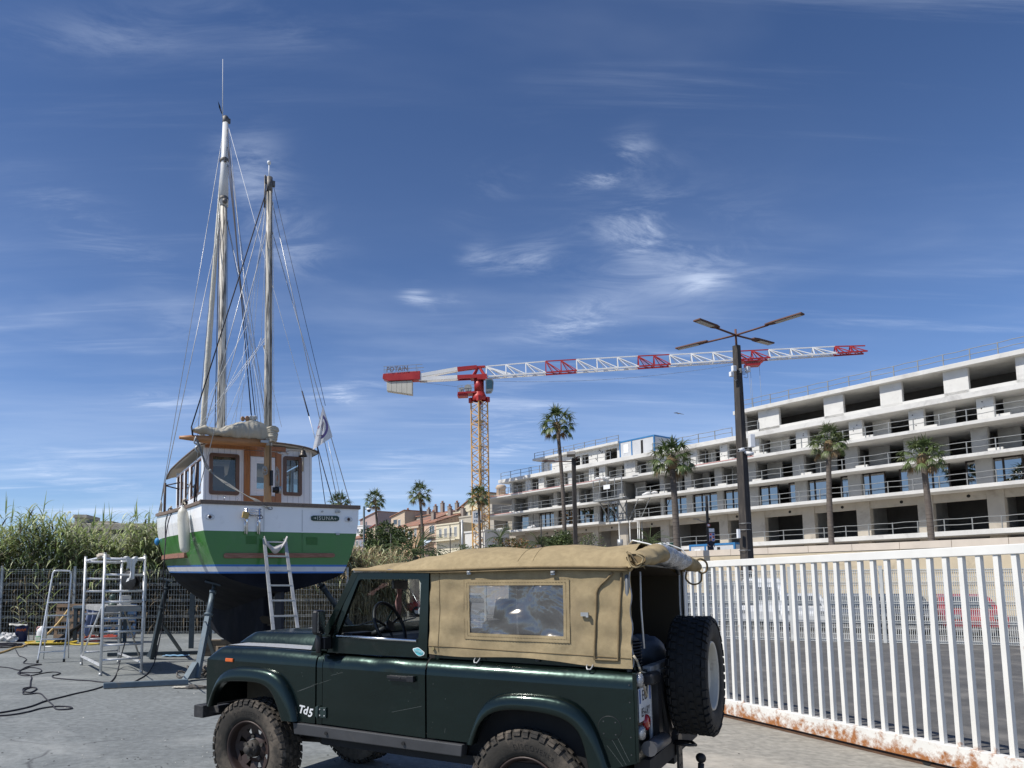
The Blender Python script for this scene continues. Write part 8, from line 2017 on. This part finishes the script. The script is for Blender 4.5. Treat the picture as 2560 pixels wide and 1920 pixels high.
# truck behind the promenade wall
p=aty(1652,1375,69); t=thing('small_truck',(p.x,69,TZ),0,'dark green truck with a white cab standing behind the promenade wall','truck')
m=MB(); m.b2((0,0,.5),(.9,2,1.75)); m.build('cab',M_white,t,bevel=.12,seg=3); m=MB(); m.b2((.15,-.01,1.1),(.75,.02,1.6)); m.build('window',M_gl,t); m=MB(); m.b2((.95,-.05,.5),(1.9,2.05,1.75)); m.build('load_box',mat('truck_green',(.02,.07,.05),.6),t,bevel=.05)
for x in (.45,1.5): m=MB(); m.cyl((x,-.05,.45),(x,.3,.45),.45,18); m.build('wheel',M_rubber,t)
# ------------------------------------------------------------------ the standing man
p=aty(1777,1345,63.35)
t=thing('person',(p.x,63.35,TZ),0,'man in a dark blue T-shirt seen from behind above the promenade wall','person')
def skin(name,verts,edges,rad,mt,parent):
    me=bpy.data.meshes.new(name); me.from_pydata(verts,edges,[]); o=bpy.data.objects.new(name,me); col.objects.link(o); o.parent=parent
    sk=o.modifiers.new('skin','SKIN'); 
    for i,r in enumerate(rad): me.skin_vertices[0].data[i].radius=(r,r) if not isinstance(r,tuple) else r
    me.skin_vertices[0].data[0].use_root=True
    ss=o.modifiers.new('sub','SUBSURF'); ss.levels=2; ss.render_levels=2; me.materials.append(mt); 
    for pl_ in me.polygons: pl_.use_smooth=True
    return o
Sc=1.0
vb=[(0,0,.98),(0,.01,1.15),(0,.02,1.36),(0,.02,1.50),(0,-.01,1.60),(0,-.03,1.70),(0,-.02,1.80),(-.10,0,.90),(-.11,-.02,.50),(-.12,.02,.08),(-.12,-.12,.04),(.10,0,.90),(.11,-.02,.50),(.12,.02,.08),(.12,-.12,.04),(-.19,.02,1.45),(-.26,.02,1.18),(-.20,-.18,1.05),(-.14,-.26,1.08),(.19,.02,1.45),(.27,.04,1.17),(.22,-.14,1.00),(.16,-.22,1.02)]
eb=[(0,1),(1,2),(2,3),(3,4),(4,5),(5,6),(0,7),(7,8),(8,9),(9,10),(0,11),(11,12),(12,13),(13,14),(2,15),(15,16),(16,17),(17,18),(2,19),(19,20),(20,21),(21,22)]
rb=[(.15,.11),(.15,.11),(.17,.11),.07,.055,.085,.07,.085,.06,.045,.035,.085,.06,.045,.035,.06,.042,.032,.03,.06,.042,.032,.03]
try:
    me=bpy.data.meshes.new('body'); me.from_pydata(vb,eb,[]); o=bpy.data.objects.new('body',me); col.objects.link(o); o.parent=t
    sk=o.modifiers.new('skin','SKIN')
    for i,r in enumerate(rb): me.skin_vertices[0].data[i].radius=r if isinstance(r,tuple) else (r,r)
    ss=o.modifiers.new('sub','SUBSURF'); ss.levels=2; ss.render_levels=2; me.materials.append(mat('skin_tone',(.42,.24,.17),.6))
except Exception as ex: print('skin failed',ex)
m=MB(); m.lathe([(.16,.93),(.175,1.0),(.17,1.15),(.20,1.32),(.205,1.43),(.12,1.50),(.075,1.53)],(0,.01,0),(0,0,1),18); m.tube([(-.19,.02,1.45),(-.255,.02,1.24)],[.085,.07],10); m.tube([(.19,.02,1.45),(.265,.035,1.23)],[.085,.07],10); m.build('t_shirt',mat('navy_cloth',(.02,.024,.04),.9,0,.2,9),t)
m=MB(); m.tube([(-.10,0,.97),(-.11,-.02,.5),(-.12,.02,.1)],[.115,.09,.07],10); m.tube([(.10,0,.97),(.11,-.02,.5),(.12,.02,.1)],[.115,.09,.07],10); m.lathe([(.16,.86),(.17,.95),(.165,1.0)],(0,.01,0),(0,0,1),16); m.build('trousers',mat('dark_denim',(.03,.035,.05),.9,0,.2,9),t)
m=MB(); m.ball((0,0,1.765),.098,12,sc=(.9,1,.75)); m.build('hair',mat('dark_hair',(.03,.025,.02),.8),t)
# gull
p=aty(1697,1034,70); t=thing('gull',p,0,'small gull gliding above the stout palm','bird')
m=MB(); m.prism([(-.5,0,.05),(-.2,0,.10),(0,0,.02),(.22,0,-.02),(.5,0,-.10),(.2,.12,.02),(0,.18,.04),(-.2,.12,.12)],(0,0,.03)); m.build('wings',mat('gull_grey',(.20,.20,.21),.8),t); m=MB(); m.tube([(0,-.18,0),(0,0,.03),(0,.22,.0)],[.02,.06,.02],8); m.build('body',MATS['gull_grey'],t)

# pieces of one kind that were drawn together become parts of their own
def split_islands(o):
    me=o.data; n=len(me.vertices); par=list(range(n))
    def f(i):
        while par[i]!=i: par[i]=par[par[i]]; i=par[i]
        return i
    for p in me.polygons:
        v=p.vertices; a=f(v[0])
        for b in v[1:]: par[f(b)]=a
    groups={}
    for p in me.polygons: groups.setdefault(f(p.vertices[0]),[]).append(p.index)
    if len(groups)<2: return
    first=True; mats_=list(me.materials)
    for g in groups.values():
        idx={}; b=MB()
        for pi in g:
            p=me.polygons[pi]; q=[]
            for v in p.vertices:
                if v not in idx: idx[v]=len(b.v); b.v.append(tuple(me.vertices[v].co))
                q.append(idx[v])
            b.f.append(q); b.m.append(p.material_index); b.s.append(p.use_smooth)
        c=b.build(o.name.split('.')[0],mats_,o.parent); c.location=o.location; c.rotation_euler=o.rotation_euler
        for md in o.modifiers:
            if md.type=='BEVEL': m2=c.modifiers.new('bevel','BEVEL'); m2.width=md.width; m2.segments=md.segments; m2.limit_method='ANGLE'
    bpy.data.objects.remove(o)
SPLIT={'block','opening_edge','hanging_strap','hull_patch','flap_strap','roller','opening','rivet','roof_piping','gutter','roof_seam','headlight','tail_light','drain_hole','hull_seam','lintel','upstand','counterweight','bolt_hole','plate_band','tackle_block','fairlead','counter_jib','pictogram','halyard_bundle','deadeye','curtain'}
for o in list(col.objects):
    if o.type=='MESH' and o.name.split('.')[0] in SPLIT: split_islands(o)
